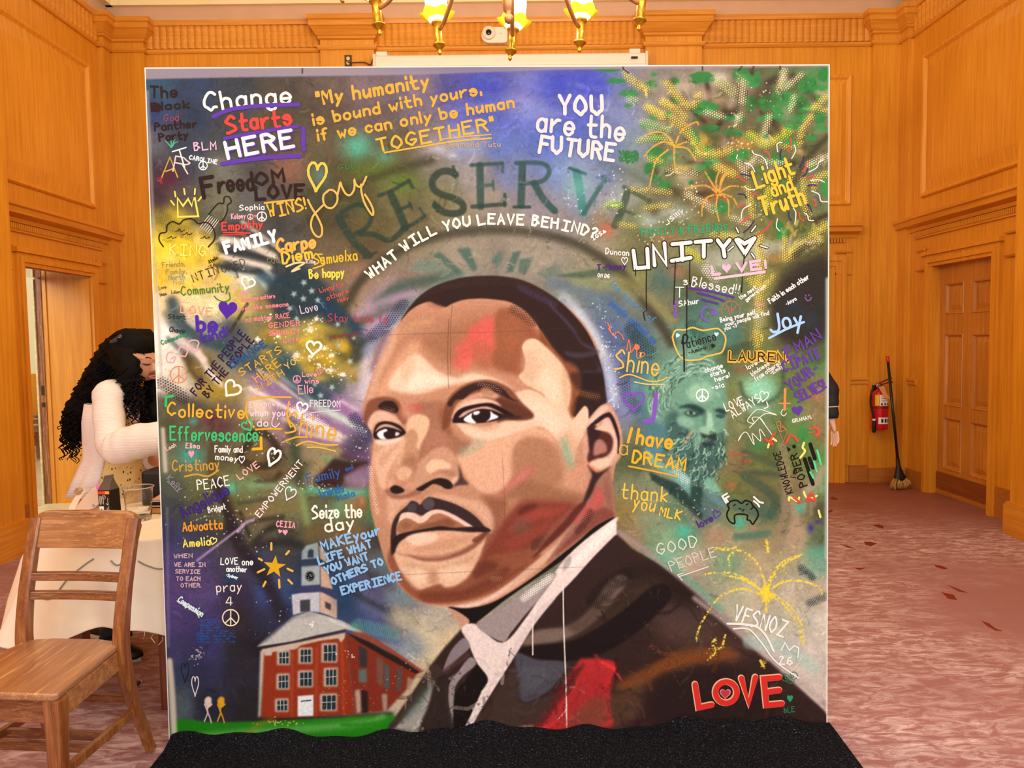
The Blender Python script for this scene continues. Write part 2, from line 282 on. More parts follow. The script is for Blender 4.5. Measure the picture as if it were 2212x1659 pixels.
m = MB(); m.box((3.86, D0-.004, .93), (3.885, D0+.012, 1.24), .002); m.build('edge_bolt', mat('dark_iron', '3a2014', .5), door)
m = MB(); m.box((3.88, D0, 0), (4.3, D0+.002, DZ)); m.box((3.88, D1-.002, 0), (4.3, D1, DZ)); m.build('jamb', WZ, wr)
wl, X, D0, D1, DZ = side_wall(-1)
# doorway in the left wall: deep panelled jambs, scarred strike edge, glossy soffit
jb = MB(); jb.box((-4.04, D1-.012, .02), (X-.01, D1, DZ)); jm = jb.build('jamb', WZ, wl)
m = MB(); m.box((-4.072, D1-.022, .02), (-4.035, D1-.002, DZ)); m.build('jamb_stile', WZ, jm)
m = MB(); m.box((-4.127, D1-.03, .02), (-4.072, D1-.004, DZ-.01)); ed = m.build('strike_edge', wood('scarred_oak', '5a2a10', '80451a', 'b07838', 'z', .5, 1.4, .9), wl)
m = MB(); m.box((-4.142, D1-.045, .02), (-4.127, D1-.004, DZ-.02)); m.build('stop_bead', mat('chipped_white', 'd6cfa0', .6, noise=.2, nscale=30), ed)
m = MB(); m.box((-4.11, D1-.034, 1.005), (-4.085, D1-.028, 1.09), .002); m.box((-4.11, D1-.034, .90), (-4.085, D1-.028, .94)); m.build('strike_plate', mat('dull_brass', '4a3a20', .4, .8), ed)
m = MB(); m.box((-4.10, D0, DZ-.012), (X-.005, D1, DZ)); m.build('door_soffit', mat('glossy_soffit', '9a5a48', .12, coat=1.), wl)
m = MB(); m.box((-4.12, D0, 0), (X+.02, D1, .03), .008); struct(m.build('threshold_2', mat('worn_sill', 'd8ccA0', .5, noise=.1, nscale=14)))
# the room seen beyond the doorway
fb = MB(); fb.face((-4.1, 3, -.004), (-4.1, 12, -.004), (-9.5, 12, -.004), (-9.5, 3, -.004)); struct(fb.build('floor_beyond', wood('pale_boards', 'b08a64', 'cbaa84', 'dcc09c', 'x', .35)))
fb = MB(); fb.box((-9.6, 3, 0), (-9.5, 12, 4.2)); fb.box((-9.5, 11.9, 0), (-4.1, 12, 4.2)); wbd = struct(fb.build('wall_beyond', mat('pale_wall', 'f4ecc4', .8)))
fb = MB(); fb.box((-9.5, 3, 0), (-9.46, 12, 1.02)); fb.box((-9.46, 3, .98), (-9.42, 12, 1.03)); fb.box((-9.46, 3, .70), (-9.44, 12, .73)); fb.box((-9.5, 11.86, 0), (-4.1, 11.9, 1.02)); fb.build('wainscot', WZ, wbd)
cl = MB(); cl.box((-4.3, -1.2, 5.8), (4.3, 7.5, 5.95)); struct(cl.build('ceiling', mat('ceiling_paint', 'f2e8d0', .9)))
# ------------------------------------------------------------------ the painted picture (a colour per point of the canvas)
PX0, PY0, PW, PH = 296, 126, 1506, 1496          # window of drawing units covered by the canvas
class Painter:
    def __init__(s):
        s.a = np.zeros((PH, PW, 3), np.float32)
        s.rs = np.random.RandomState(7)
    @staticmethod
    def smooth(pts, closed, n=6):
        P = np.array(pts, float)
        if len(P) < 3: return P
        out = []; m = len(P)
        for i in range(m if closed else m - 1):
            if closed: p0, p1, p2, p3 = P[i-1], P[i], P[(i+1) % m], P[(i+2) % m]
            else: p0, p1, p2, p3 = P[max(i-1, 0)], P[i], P[i+1], P[min(i+2, m-1)]
            for k in range(n):
                t = k / n
                out.append(.5*((2*p1)+(-p0+p2)*t+(2*p0-5*p1+4*p2-p3)*t*t+(-p0+3*p1-3*p2+p3)*t**3))
        if not closed: out.append(P[-1])
        return np.array(out)
    @staticmethod
    def blur(m, r):
        r = int(round(r))
        if r < 1: return m
        for _ in range(2):
            for ax in (0, 1):
                pad = [(0, 0), (0, 0)]; pad[ax] = (r + 1, r)
                c = np.cumsum(np.pad(m, pad, mode='edge'), axis=ax)
                k = 2*r + 1
                m = (c[k:, :] - c[:-k, :])/k if ax == 0 else (c[:, k:] - c[:, :-k])/k
        return m
    def box(s, P, pad):
        x0 = int(max(P[:, 0].min() - pad - PX0, 0)); x1 = int(min(P[:, 0].max() + pad - PX0 + 1, PW))
        y0 = int(max(P[:, 1].min() - pad - PY0, 0)); y1 = int(min(P[:, 1].max() + pad - PY0 + 1, PH))
        if x1 <= x0 or y1 <= y0: return None
        return x0, x1, y0, y1
    def mix(s, b, m, col):
        x0, x1, y0, y1 = b
        r = s.a[y0:y1, x0:x1]
        r += (np.array(col, np.float32) - r)*m[..., None]
    def mask_poly(s, P, b, sub=2):
        x0, x1, y0, y1 = b
        ys = (np.arange((y1-y0)*sub) + .5)/sub + y0 + PY0
        xs = (np.arange(x1-x0)) + .5 + x0 + PX0
        m = np.zeros((len(ys), len(xs)), np.float32)
        Q = np.roll(P, -1, 0)
        for j, y in enumerate(ys):
            c = (P[:, 1] <= y) != (Q[:, 1] <= y)
            if not c.any(): continue
            p, q = P[c], Q[c]
            xx = np.sort(p[:, 0] + (y - p[:, 1])*(q[:, 0]-p[:, 0])/(q[:, 1]-p[:, 1]))
            for a, e in zip(xx[::2], xx[1::2]):
                m[j] += np.clip(np.minimum(xs+.5, e) - np.maximum(xs-.5, a), 0, 1)
        return np.clip(m.reshape(-1, sub, len(xs)).mean(1), 0, 1)
    def P(s, col, pts, f=1, al=1., sm=True, rough=0):
        P = s.smooth(pts, True) if sm else np.array(pts, float)
        if rough: P = P + s.rs.normal(0, rough, P.shape)
        b = s.box(P, 2*f + 2)
        if b is None: return
        m = s.blur(s.mask_poly(P, b), f)
        s.mix(b, m*al, col)
    def S(s, col, pts, w, f=1, al=1., sm=True, w2=None, dry=0):
        P = s.smooth(pts, False, 8) if sm else np.array(pts, float)
        w2 = w if w2 is None else w2
        b = s.box(P, max(w, w2)/2 + 2*f + 2)
        if b is None: return
        x0, x1, y0, y1 = b
        X, Y = np.meshgrid(np.arange(x0, x1)+.5+PX0, np.arange(y0, y1)+.5+PY0)
        m = np.zeros(X.shape, np.float32)
        n = len(P)-1
        for i in range(n):
            a, e = P[i], P[i+1]; d = e-a; L = max(d@d, 1e-6)
            ra = (w+(w2-w)*i/n)/2
            bx0 = int(max(min(a[0], e[0])-ra-2-x0-PX0, 0)); bx1 = int(max(a[0], e[0])+ra+3-x0-PX0)
            by0 = int(max(min(a[1], e[1])-ra-2-y0-PY0, 0)); by1 = int(max(a[1], e[1])+ra+3-y0-PY0)
            xs, ys = X[by0:by1, bx0:bx1], Y[by0:by1, bx0:bx1]
            if xs.size == 0: continue
            t = np.clip(((xs-a[0])*d[0]+(ys-a[1])*d[1])/L, 0, 1)
            D = np.hypot(xs-a[0]-t*d[0], ys-a[1]-t*d[1])
            m[by0:by1, bx0:bx1] = np.maximum(m[by0:by1, bx0:bx1], np.clip(ra-D+.5, 0, 1))
        if dry: m = m*(s.noise(m.shape, 3) > dry)
        m = s.blur(m, f-1) if f > 1 else m
        s.mix(b, m*al, col)
    def noise(s, shp, cell):
        h, w = shp; gh, gw = int(h/cell)+3, int(w/cell)+3
        g = s.rs.rand(gh, gw).astype(np.float32)
        ys = np.arange(h)/cell; xs = np.arange(w)/cell
        yi, xi = ys.astype(int), xs.astype(int); fy, fx = (ys-yi)[:, None], (xs-xi)[None]
        fy = fy*fy*(3-2*fy); fx = fx*fx*(3-2*fx)
        A = g[yi][:, xi]; B = g[yi][:, xi+1]; C_ = g[yi+1][:, xi]; D = g[yi+1][:, xi+1]
        return (A*(1-fx)+B*fx)*(1-fy)+(C_*(1-fx)+D*fx)*fy
    def B(s, col, x, y, rx, ry=None, al=1., rot=0, pw=1.):
        ry = rx if ry is None else ry
        R = max(rx, ry)*1.6
        b = s.box(np.array([[x-R, y-R], [x+R, y+R]]), 0)
        if b is None: return
        x0, x1, y0, y1 = b
        X, Y = np.meshgrid(np.arange(x0, x1)+.5+PX0-x, np.arange(y0, y1)+.5+PY0-y)
        c, n = math.cos(math.radians(rot)), math.sin(math.radians(rot))
        d = ((X*c+Y*n)/rx)**2+((-X*n+Y*c)/ry)**2
        s.mix(b, al*np.exp(-1.1*d**pw).astype(np.float32)*(d < 2.5), col)
    def D(s, col, pts, w, sp=6, r=1.7, al=1., rot=20, poly=False, f=4):
        P = s.smooth(pts, poly)
        b = s.box(P, (0 if poly else w/2)+4)
        if b is None: return
        x0, x1, y0, y1 = b
        keep = s.a[y0:y1, x0:x1].copy()
        s.a[y0:y1, x0:x1] = 0
        if poly: s.P((1, 1, 1), pts, f)
        else: s.S((1, 1, 1), pts, w, f)
        m = s.a[y0:y1, x0:x1, 0].copy(); s.a[y0:y1, x0:x1] = keep
        X, Y = np.meshgrid(np.arange(x0, x1)+.5, np.arange(y0, y1)+.5)
        c, n = math.cos(math.radians(rot)), math.sin(math.radians(rot))
        U, V = X*c+Y*n, -X*n+Y*c
        j = np.round(V/(sp*.866)); o = (j % 2)*.5*sp
        d = np.hypot(U-(np.round((U-o)/sp)*sp+o), V-j*sp*.866)
        rr = r*(.45+.75*m)
        s.mix(b, np.clip(rr-d+.5, 0, 1)*np.clip(m*2.2, 0, 1)*al, col)
    def spk(s, col, x, y, rx, ry, n, r0=.7, r1=1.8):
        for _ in range(n):
            cx_, cy_ = x+s.rs.normal(0, .5)*rx, y+s.rs.normal(0, .5)*ry
            q = s.rs.uniform(r0, r1)
            s.S(col, [(cx_, cy_), (cx_+.1, cy_)], 2*q, 1, 1, False)

BGC = """190:330 304b62 420 323e55 500 373c44 600 48423a 700 5a4e48 800 6c5c62 900 706276 980 504e8c 1050 464ba5 1120 6969a5 1200 4b50af 1280 464baf 1330 646e8c 1400 78736a 1500 877d6e 1600 5f5541 1700 505f3c 1780 467846
250:330 2d3c5f 420 2d374b 500 3c3c3c 600 4b4434 700 55483e 800 625454 900 645864 1000 55559b 1080 555caa 1150 5f69b4 1250 555fb4 1330 6e78a0 1450 776e5c 1560 6a5a42 1680 5c5a3c 1770 7a6a52
310:330 55555f 400 373e4b 500 3a3e42 600 4e4437 700 554c3a 850 58503a 930 7d7373 1000 7882a5 1080 5a6eaf 1180 5a6eb9 1300 5f6eaa 1370 6e7d8c 1450 6b6a4e 1560 5c5236 1680 5a5a36 1770 5c5e40
370:330 3c373c 400 373a46 480 5f5f55 570 464648 620 735546 700 554b34 780 55502d 860 5a5537 940 6e695c 1020 827d7d 1100 6e78a0 1200 6478aa 1300 6e7da0 1380 737d73 1450 5f6842 1560 6a5c34 1680 50562f 1770 5c5f44
430:335 412d37 400 554b4b 470 6e6e5a 540 555555 600 5a504b 680 464634 760 4b4b2d 850 696441 950 736e4b 1050 877d73 1150 87828c 1250 787d9b 1330 82878c 1420 6e6a50 1520 7a6546 1620 5c5c36 1720 5a5f36 1780 5a6448
480:335 968737 380 b4a028 440 5a5a46 520 4b4b46 600 464441 700 4b442d 800 5a5232 900 6e6446 1000 827864 1100 8c8076 1200 8c8282 1300 827864 1380 5f6941 1460 646e46 1550 5f643c 1650 6e6e3c 1750 5f6437
540:335 ebd228 400 e1c328 450 bea532 500 645f4b 560 78736a 620 464848 700 5f523e 780 554630 1000 8c8474 1150 8a8274 1300 8c826e 1350 787350 1420 6e6946 1500 6e7350 1600 8c9173 1680 6e6e3c 1760 555032
600:345 e1b93c 400 e6be46 460 e1be6e 520 cdc3aa 580 5a6e6e 640 324146 700 786450 780 8c6e58 1300 787d5f 1370 737346 1430 465f55 1500 64643c 1580 5f6e4b 1650 78783c 1700 46412d 1760 322d2a
660:350 e1c896 400 e1c896 460 e1d2a0 520 beaa5a 580 786e3c 640 3c4b4b 700 2d414b 760 826e55 820 96788c 1310 556473 1380 73735f 1440 6e6e55 1500 46695f 1580 4b6955 1640 787850 1700 3c372d 1760 303034
720:350 ebe1d7 400 d7cdc3 450 969691 500 3c4650 560 6e6946 620 968c50 680 aa963c 720 6e6946 780 3c3c32 830 828296 1320 5a6996 1370 465f73 1430 647369 1500 557d6e 1570 4b7369 1640 696e3c 1700 413c30 1750 3c3e32
780:350 e6dccd 390 dcd7c8 430 64552d 500 64645f 560 324b5a 610 465a5f 680 aa9137 740 a59646 800 beb4a0 1330 646e9b 1380 467882 1430 5f826e 1500 6e9b7d 1570 506946 1640 5f6e3c 1710 647341 1770 5f784b
840:350 d7cdbe 400 d7cdbe 440 96823c 500 967d32 560 aa9696 600 967d96 650 3c555f 720 3c4b4b 770 a096a0 1340 6e73a0 1390 4b7d82 1440 698773 1570 6e7846 1640 82bea0 1700 5f7341 1770 786e4b
880:360 4b503c 420 5a554b 500 6e6450 560 d7c3aa 620 8c698c 680 8c9696 740 9678a0 1345 6e7396 1400 466e78 1575 6e7048 1640 769a80 1700 5a7842 1770 786a48
930:370 505037 430 5f5541 480 5a3c3c 540 695f46 600 967878 660 967896 720 beb4b4 780 504b5a 1355 6a6e60 1410 466e78 1580 696e4b 1640 697350 1710 5a7841 1770 786941
990:370 5a644b 420 5f6e55 470 4b4632 530 5a4e32 590 503c28 640 646446 700 827850 760 46282d 790 6e5064 1360 505a3c 1590 786946 1650 5f6937 1720 5f6937 1770 5a8246
1050:370 464e41 430 5a5f3c 480 6e7346 540 647850 600 787850 660 504b37 720 3c3228 770 826e78 1360 787d5f 1420 828c6e 1590 696e3c 1650 6e6941 1720 78694b 1770 5f825a
1100:370 3c3e44 430 50503c 500 5f552d 560 7d6946 620 6e6e4b 680 5a5f46 740 648c64 790 466446 1350 8c7846 1400 828c6e 1460 5f7d5f 1520 506e6e 1590 697d55 1650 556950 1720 73694b 1770 4b4b37
1160:370 3c3c5f 430 3c3e50 500 3c3a3c 550 5a5541 620 3c3e32 680 6e5f3c 760 6e553c 820 3c3232 1360 8c785a 1420 738c6e 1480 649b7d 1540 968769 1600 968c69 1660 8c7d5a 1720 a09178 1770 55644b
1210:370 4b4173 430 4b416e 500 463c4b 560 373c5a 620 3c3e46 680 2d3746 840 556469 1440 78a58c 1500 aa9682 1570 7d9b7d 1640 a59678 1700 969173 1770 6e9682
1280:375 554178 440 554678 520 372d46 580 37467d 640 3c4b78 740 324b6e 800 504b6e 870 6e828c 1500 969682 1580 a0a087 1650 afa58c 1720 beb4a0 1770 beaf9b
1340:380 4b3c73 450 413764 520 322a32 570 2d2d46 800 4b5582 870 6e645f 930 beb4a5 1550 a09a88 1600 aaa591 1680 b9b9a5 1760 c3beaf
1400:380 3c375f 450 37345f 520 28242a 560 231e28 880 8c96a0 950 d7be96 1620 aaa896 1690 beb9af 1760 cdc3b9
1460:385 323c55 450 2d2d4b 520 28242d 900 beaa8c 1700 c8bcb4 1770 cdc3b9
1520:390 505f69 450 262632 540 262226 1740 c0b0a8 1775 c3afaa"""
def hx(h): return tuple(int(h[i:i+2], 16)/255 for i in (0, 2, 4))
def background(p):
    pts, cols = [], []
    for line in BGC.split('\n'):
        y, r = line.split(':'); r = r.split()
        for i in range(0, len(r), 2):
            pts.append((float(r[i]), float(y))); cols.append(hx(r[i+1]))
    pts, cols = np.array(pts), np.array(cols)
    gx = np.arange(PX0, PX0+PW+12, 12.); gy = np.arange(PY0, PY0+PH+12, 12.)
    X, Y = np.meshgrid(gx, gy)
    acc = np.zeros(X.shape+(3,)); ws = np.zeros(X.shape)
    for (x, y), c in zip(pts, cols):
        w = 1/((X-x)**2+(Y-y)**2+300.)**2
        acc += w[..., None]*c; ws += w
    g = acc/ws[..., None]
    xs = np.arange(PW)/12.; ys = np.arange(PH)/12.
    xi, yi = xs.astype(int), ys.astype(int); fx, fy = (xs-xi)[None, :, None], (ys-yi)[:, None, None]
    p.a[:] = (g[yi][:, xi]*(1-fx)+g[yi][:, xi+1]*fx)*(1-fy)+(g[yi+1][:, xi]*(1-fx)+g[yi+1][:, xi+1]*fx)*fy
    n = p.noise((PH, PW), 60)*.5+p.noise((PH, PW), 22)*.3+p.noise((PH, PW), 7)*.2
    p.a *= (1+.34*(n-.5))[..., None]
def q(t):
    v = [float(x) for x in t.split()]
    return list(zip(v[::2], v[1::2]))
def c255(*v): return tuple(x/255 for x in v)
def brush(p, n, where=''):
    R = p.rs
    for _ in range(n):
        if where: x, y = R.uniform(860, 1760), R.uniform(1240, 1590)
        else: x, y = R.uniform(312, 1786), R.uniform(150, 1600)
        if where and y < 1150+(x-1330)*.82 and x > 1330 or where and x < 1330 and y < 1420: continue
        i, j = int(min(max(y-PY0, 0), PH-1)), int(min(max(x-PX0, 0), PW-1)); c = p.a[i, j]
        k = R.choice([R.uniform(.72, .95), R.uniform(1.04, 1.3)]); d = R.normal(.5 if x < 900 else 2.5, .7) if R.rand() < .6 else R.uniform(0, 3.1); L = R.uniform(6, 26 if not where else 60)
        p.S(np.clip(c*k+R.normal(0, .02, 3), 0, 1), [(x, y), (x+L*.5*math.cos(d), y+L*.5*math.sin(d)), (x+L*math.cos(d+.3), y+L*math.sin(d+.3))], R.uniform(1.5, 6 if not where else 9), 1, R.uniform(.25, .6), False, None, R.choice([0, .4, .5]))
def picture():
    p = Painter(); background(p); R = p.rs
    P, S, B, D = p.P, p.S, p.B, p.D
    def c(t): return hx(t)
    # loose colour clouds of the sky and the left side
    for h, x, y, rx, ry, al in (('52a48c', 770, 318, 34, 30, .95), ('4e9484', 828, 341, 22, 16, .7), ('567a70', 688, 380, 20, 26, .8), ('8a5c46', 602, 368, 34, 24, .6),
            ('4e1e30', 362, 386, 34, 24, .8), ('556e28', 815, 372, 60, 26, .7), ('5a7828', 872, 400, 40, 26, .6), ('c3c3d2', 945, 322, 30, 14, .6), ('9aa0c8', 985, 300, 40, 20, .6), ('e0e2ea', 975, 338, 14, 7, .4),
            ('3a48b4', 1240, 185, 90, 24, .7), ('4048aa', 1050, 180, 60, 30, .6), ('8f8fc4', 1130, 225, 50, 24, .5), ('7a86bc', 1180, 245, 60, 14, .5), ('4a62b0', 1210, 290, 90, 22, .5),
            ('c85a3c', 1308, 495, 18, 16, .6), ('c86e50', 1440, 510, 30, 12, .4), ('9ab4aa', 1240, 395, 40, 60, .4), ('b06a50', 1460, 585, 24, 16, .5), ('46507d', 430, 200, 30, 30, .2)):
        B(c(h), x, y, rx, ry, al)
    for _ in range(26):
        x, y = R.uniform(980, 1330), R.uniform(160, 250)
        S(c(('3c48a8', '9a98bc', '6a74c0')[R.randint(3)]), [(x, y), (x+R.uniform(20, 70), y+R.uniform(-4, 14))], R.uniform(5, 16), 5, .35, dry=.35)
    # big dim arcs of the emblem behind the head
    S(c('3c3a28'), q('640 500 700 445 780 396 860 366 930 346'), 17, 6, .75)
    S(c('46524c'), q('1290 352 1340 366 1385 388 1440 430 1490 490'), 11, 7, .5)
    S(c('38362a'), q('742 668 770 618 800 585 850 550 910 522 980 505 1060 498 1140 502 1210 516 1270 540 1325 578 1370 624 1420 690 1450 740'), 21, 6, .85)
    S(c('8c8270'), q('800 640 850 585 920 545 1000 526 1080 522 1160 528 1225 548 1285 585'), 30, 12, .55)
    # sun rays inside the ring
    for t, h in (('880 585 905 560 925 560 990 585 965 592', '6f7c70'), ('925 548 950 545 1000 590 985 592', '4a6258'), ('985 538 1012 535 1030 582 1020 588', '4a6258'), ('1060 560 1080 540 1085 560 1072 582', '566c62'), ('1105 545 1125 540 1105 590 1092 584', '4a6258'), ('1120 560 1150 555 1135 592 1118 590', '52665c'), ('1155 590 1200 570 1215 590 1180 600', '667468'), ('1190 596 1300 578 1340 590 1260 602', '4a5e48')):
        P(c(h), q(t), 2, .9, False)
    for t, h, w, al in (('812 655 860 622 930 606 990 600', '42564a', 26, .85), ('790 700 840 668 900 650', '4a5a52', 16, .7), ('760 690 812 636 846 604', 'a08aa0', 8, .7), ('772 680 830 650 900 634', 'a58ea8', 14, .8), ('770 728 820 700 850 690', 'b296b8', 26, .8), ('1190 610 1280 640 1340 700', '5a6e84', 22, .7), ('1240 610 1300 612 1370 640', '7e8662', 16, .7), ('1330 600 1380 625 1450 690', '8a8452', 20, .7), ('1310 640 1370 690 1400 740', '566e80', 20, .5)):
        S(c(h), q(t), w, 7, al)
    # RESERVE in big dim serif letters
    dk = '2c3a30'
    for t, w, h in (('729 472 760 520 795 553', 17, dk), ('724 472 748 466', 5, dk), ('784 558 812 546', 6, dk), ('735 462 765 444 790 450 800 472 788 494 766 506', 10, dk), ('770 506 806 508 840 520 872 494', 12, dk),
            ('842 420 858 455 874 492', 17, dk), ('816 424 846 412 881 391', 8, dk), ('881 391 889 406', 7, dk), ('858 456 884 444', 8, dk), ('882 438 888 452', 5, dk), ('866 496 892 484 915 468', 9, dk), ('915 468 905 450', 6, dk),
            ('976 360 982 380', 6, dk), ('982 378 966 370 946 374 932 390 934 408 950 420 975 428 996 440 997 455 980 462 955 458 938 444', 15, dk), ('936 436 942 458', 5, dk),
            ('1034 358 1036 446', 16, '304842'), ('1016 357 1083 353', 8, '304842'), ('1083 352 1083 372', 6, '38524c'), ('1040 401 1062 399', 8, '38584e'), ('1062 390 1064 410', 5, '38584e'), ('1018 447 1088 441', 9, '2a3e36'), ('1088 444 1088 420', 7, '2a3e36'),
            ('1126 356 1123 442', 16, '2e4844'), ('1112 352 1166 352 1184 368 1170 390 1132 396', 10, '34504c'), ('1108 447 1142 447', 7, '263a34'), ('1152 396 1172 430 1196 455', 15, '2c4a46'), ('1190 456 1200 458', 5, '2c4a46'),
            ('1243 372 1252 420 1257 458', 18, '3a7a74'), ('1226 362 1262 375', 7, '2c5450'), ('1304 388 1280 425 1259 460', 10, '345c56'), ('1298 380 1316 390', 6, '345c56'),
            ('1353 415 1340 455 1326 486', 16, '3c4c3a'), ('1346 403 1402 434', 9, '42523e'), ('1402 430 1394 446', 7, '42523e'), ('1340 452 1368 462', 7, '42523e')):
        S(c(h), q(t), w, 2.4, .86)
    B(c('6fb4ac'), 1246, 405, 26, 22, .5)
    # left side: flag, brush marks
    P(c('33383a'), q('462 500 500 480 560 500 640 560 650 600 600 620 540 585 490 590 470 560'), 8, .8)
    for t, h, w, f, al in (('522 482 555 506 598 536', 'a8a499', 9, 3, .9), ('479 520 512 525 552 538 590 556', 'd9ccba', 15, 4, .9), ('505 500 540 520 575 536', '8c7f70', 6, 3, .6), ('477 556 503 562 540 570 580 580', 'dccfc0', 12, 4, .95), ('483 592 520 596 556 604 578 630', 'b9c4b8', 9, 4, .8), ('570 580 590 604', 'b0bab2', 9, 4, .8), ('470 575 520 586 560 590', '2c3336', 12, 4, .9), ('480 545 540 552 600 570', '2c2f33', 8, 3, .9), ('560 600 610 610 640 600', '33566a', 18, 6, .7),
            ('533 659 497 719', '3c3222', 7, 2, .9), ('371 655 380 690 402 716 440 738 486 750', '33474f', 26, 6, .9), ('390 668 396 700 420 722', '3c4c50', 8, 3, .8), ('358 680 380 720 420 762', '4a5a5c', 16, 6, .7), ('378 724 408 752 442 780', 'd8c8bc', 13, 4, .9), ('362 733 396 764 414 778', '4f5f60', 10, 4, .8), ('400 772 418 804 432 820', '4a3a1c', 18, 5, .9), ('415 795 430 812', '7d6a2c', 10, 4, .8), ('428 762 442 790 462 818 480 836', 'dccdc0', 13, 4, .9), ('480 745 520 790 560 800', '33474f', 30, 8, .7), ('440 850 470 850 500 850', 'a58a28', 24, 10, .8), ('500 800 540 830', '8c8478', 30, 9, .5),
            ('350 862 420 880 470 900', '4a4638', 22, 8, .8), ('556 800 600 828 650 866 700 900', 'bcb6a8', 7, 3, .9), ('548 820 600 850 650 882 720 920 790 948', '8a6a94', 22, 5, .9), ('540 840 590 868 640 895 700 925 770 958', 'e6d9cc', 9, 4, .9), ('600 806 650 846 690 880', 'b7c6c8', 10, 4, .9), ('620 806 668 842 720 872', '2f4a54', 18, 6, .8), ('700 850 740 876 780 905', '93699c', 26, 5, .9), ('690 880 740 906 785 934', 'c2d2cc', 13, 4, .9), ('735 866 770 886', 'dcd8cc', 7, 4, .7), ('620 930 680 950 740 962', '8a5f96', 10, 4, .8), ('610 905 660 935 720 950 770 965', 'd8d0cc', 8, 4, .8), ('560 790 640 800', '5a6a50', 16, 8, .5),
            ('620 950 680 965 740 975', 'c9b04a', 6, 4, .8), ('690 984 730 996 775 1004', '5fa57a', 9, 4, .9), ('627 1057 700 1062 795 1068', '58b894', 15, 5, .85), ('655 985 700 980 725 975', '8f8062', 24, 8, .8), ('690 1005 660 1040 640 1060', 'a08c6a', 20, 8, .8), ('628 920 640 990 650 1056', '34402f', 20, 7, .8), ('456 905 458 960 456 1040', '4c3f28', 14, 5, .7),
            ('537 941 566 936 590 956 600 980 590 1002 557 1010 524 998 520 982 537 962', '352a1e', 17, 4, .9), ('545 1020 600 1030 650 1010', '5f4426', 12, 5, .8), ('560 1040 592 1040 604 1024', '3c3022', 12, 4, .8), ('510 1045 516 1090', '4c5a40', 5, 2, .8), ('516 1090 580 1080', '3e4a36', 8, 3, .8), ('540 1050 600 1050', '7fa57e', 10, 6, .7), ('470 1047 494 1119 521 1183 575 1255 610 1330', '251c22', 30, 7, .85), ('520 1110 540 1160', '28241e', 8, 3, .8), ('539 1128 611 1118', '352d28', 11, 4, .8), ('557 1180 610 1172 650 1180', '28262a', 18, 6, .9), ('545 1180 575 1150 606 1132', '2f2924', 15, 5, .9), ('480 1130 470 1080', '6e7a4c', 10, 5, .6), ('560 1100 640 1094', '7e6c40', 20, 9, .7), ('650 1060 664 1130', '86a25e', 14, 6, .7), ('427 1213 470 1180 528 1136', 'a588b0', 5, 2, .9), ('515 1150 530 1132 548 1125', 'b498bc', 7, 2, .8),
            ('690 1150 760 1120 790 1080', '6a5230', 26, 10, .6), ('795 1060 800 1100 812 1150', '3e7848', 10, 5, .8), ('730 1200 800 1240 850 1270', '38303a', 18, 8, .6), ('780 1290 850 1330 900 1372 930 1400', '6e7c96', 26, 9, .6), ('740 1270 830 1316 900 1350', '2c2a36', 14, 6, .8), ('860 1330 920 1370 950 1420', 'cfc3a4', 34, 12, .8), ('700 1330 780 1340 860 1390', '46528c', 20, 9, .6)):
        S(c(h), q(t), w, f, al)
    P(c('5c4870'), q('745 948 790 944 802 990 760 992 738 975'), 5, .7); B(c('3c3a48'), 770, 960, 22, 22, .8)
    P(c('36201f'), q('681 1036 721 991 760 998 795 997 795 1018 745 1030 735 1052 690 1056'), 3, .95, False)
    P(c('8a7090'), q('745 1030 796 1005 798 1040 760 1045'), 4, .8)
    B(c('7a6440'), 567, 975, 14, 20, .8); B(c('3aa59a'), 412, 985, 24, 22, .8); B(c('4aa0a0'), 418, 912, 9, 9, .7); B(c('6a2c44'), 455, 910, 20, 12, .7); B(c('50c0a4'), 500, 1056, 14, 14, .7); B(c('a5703c'), 770, 1095, 26, 22, .6); B(c('b8785a'), 782, 1082, 8, 10, .8); B(c('1e3c66'), 500, 1250, 16, 16, .8)
    P(c('26363f'), q('572 630 612 588 660 585 700 612 742 668 784 728 790 765 760 780 735 735 700 700 650 690 600 712 588 668'), 6, .9)
    P(c('3a3c30'), q('715 715 760 720 785 760 770 790 735 780 715 750'), 8, .8); S(c('1c3a58'), q('690 660 740 690 770 720'), 26, 8, .7)
    for _ in range(70):
        x, y = R.uniform(570, 770), R.uniform(690, 830); B(c(('c8a022', 'b08c2c', '7a6a22', 'd6b43c')[R.randint(4)]), x, y, R.uniform(8, 20), R.uniform(6, 14), .55 if 40 < (y-690)+.2*(770-x) else .2)
    P(c('294650'), q('590 740 622 770 670 820 720 850 700 880 650 850 600 800'), 8, .85)
    for _ in range(40):
        x, y = R.uniform(330, 520), R.uniform(500, 640); B(c(('f0d42c', 'e6bc38', 'e8c878', 'd8a83c', 'efe0b4')[R.randint(5)]), x, y, R.uniform(8, 26), R.uniform(6, 16), .35*(x < 470 or y > 580))
    for x, y, r in ((640, 769, 13), (716, 769, 10), (714, 801, 9), (739, 810, 10), (688, 789, 7), (670, 772, 8), (669, 713, 13), (683, 691, 9), (580, 690, 8), (700, 755, 9), (600, 728, 8), (555, 735, 9)):
        B(c('f4efe4'), x, y, r*.6, r*.5, .9, 0, 2); p.spk(c('f6f2e8'), x, y, r*1.6, r*1.4, 12)
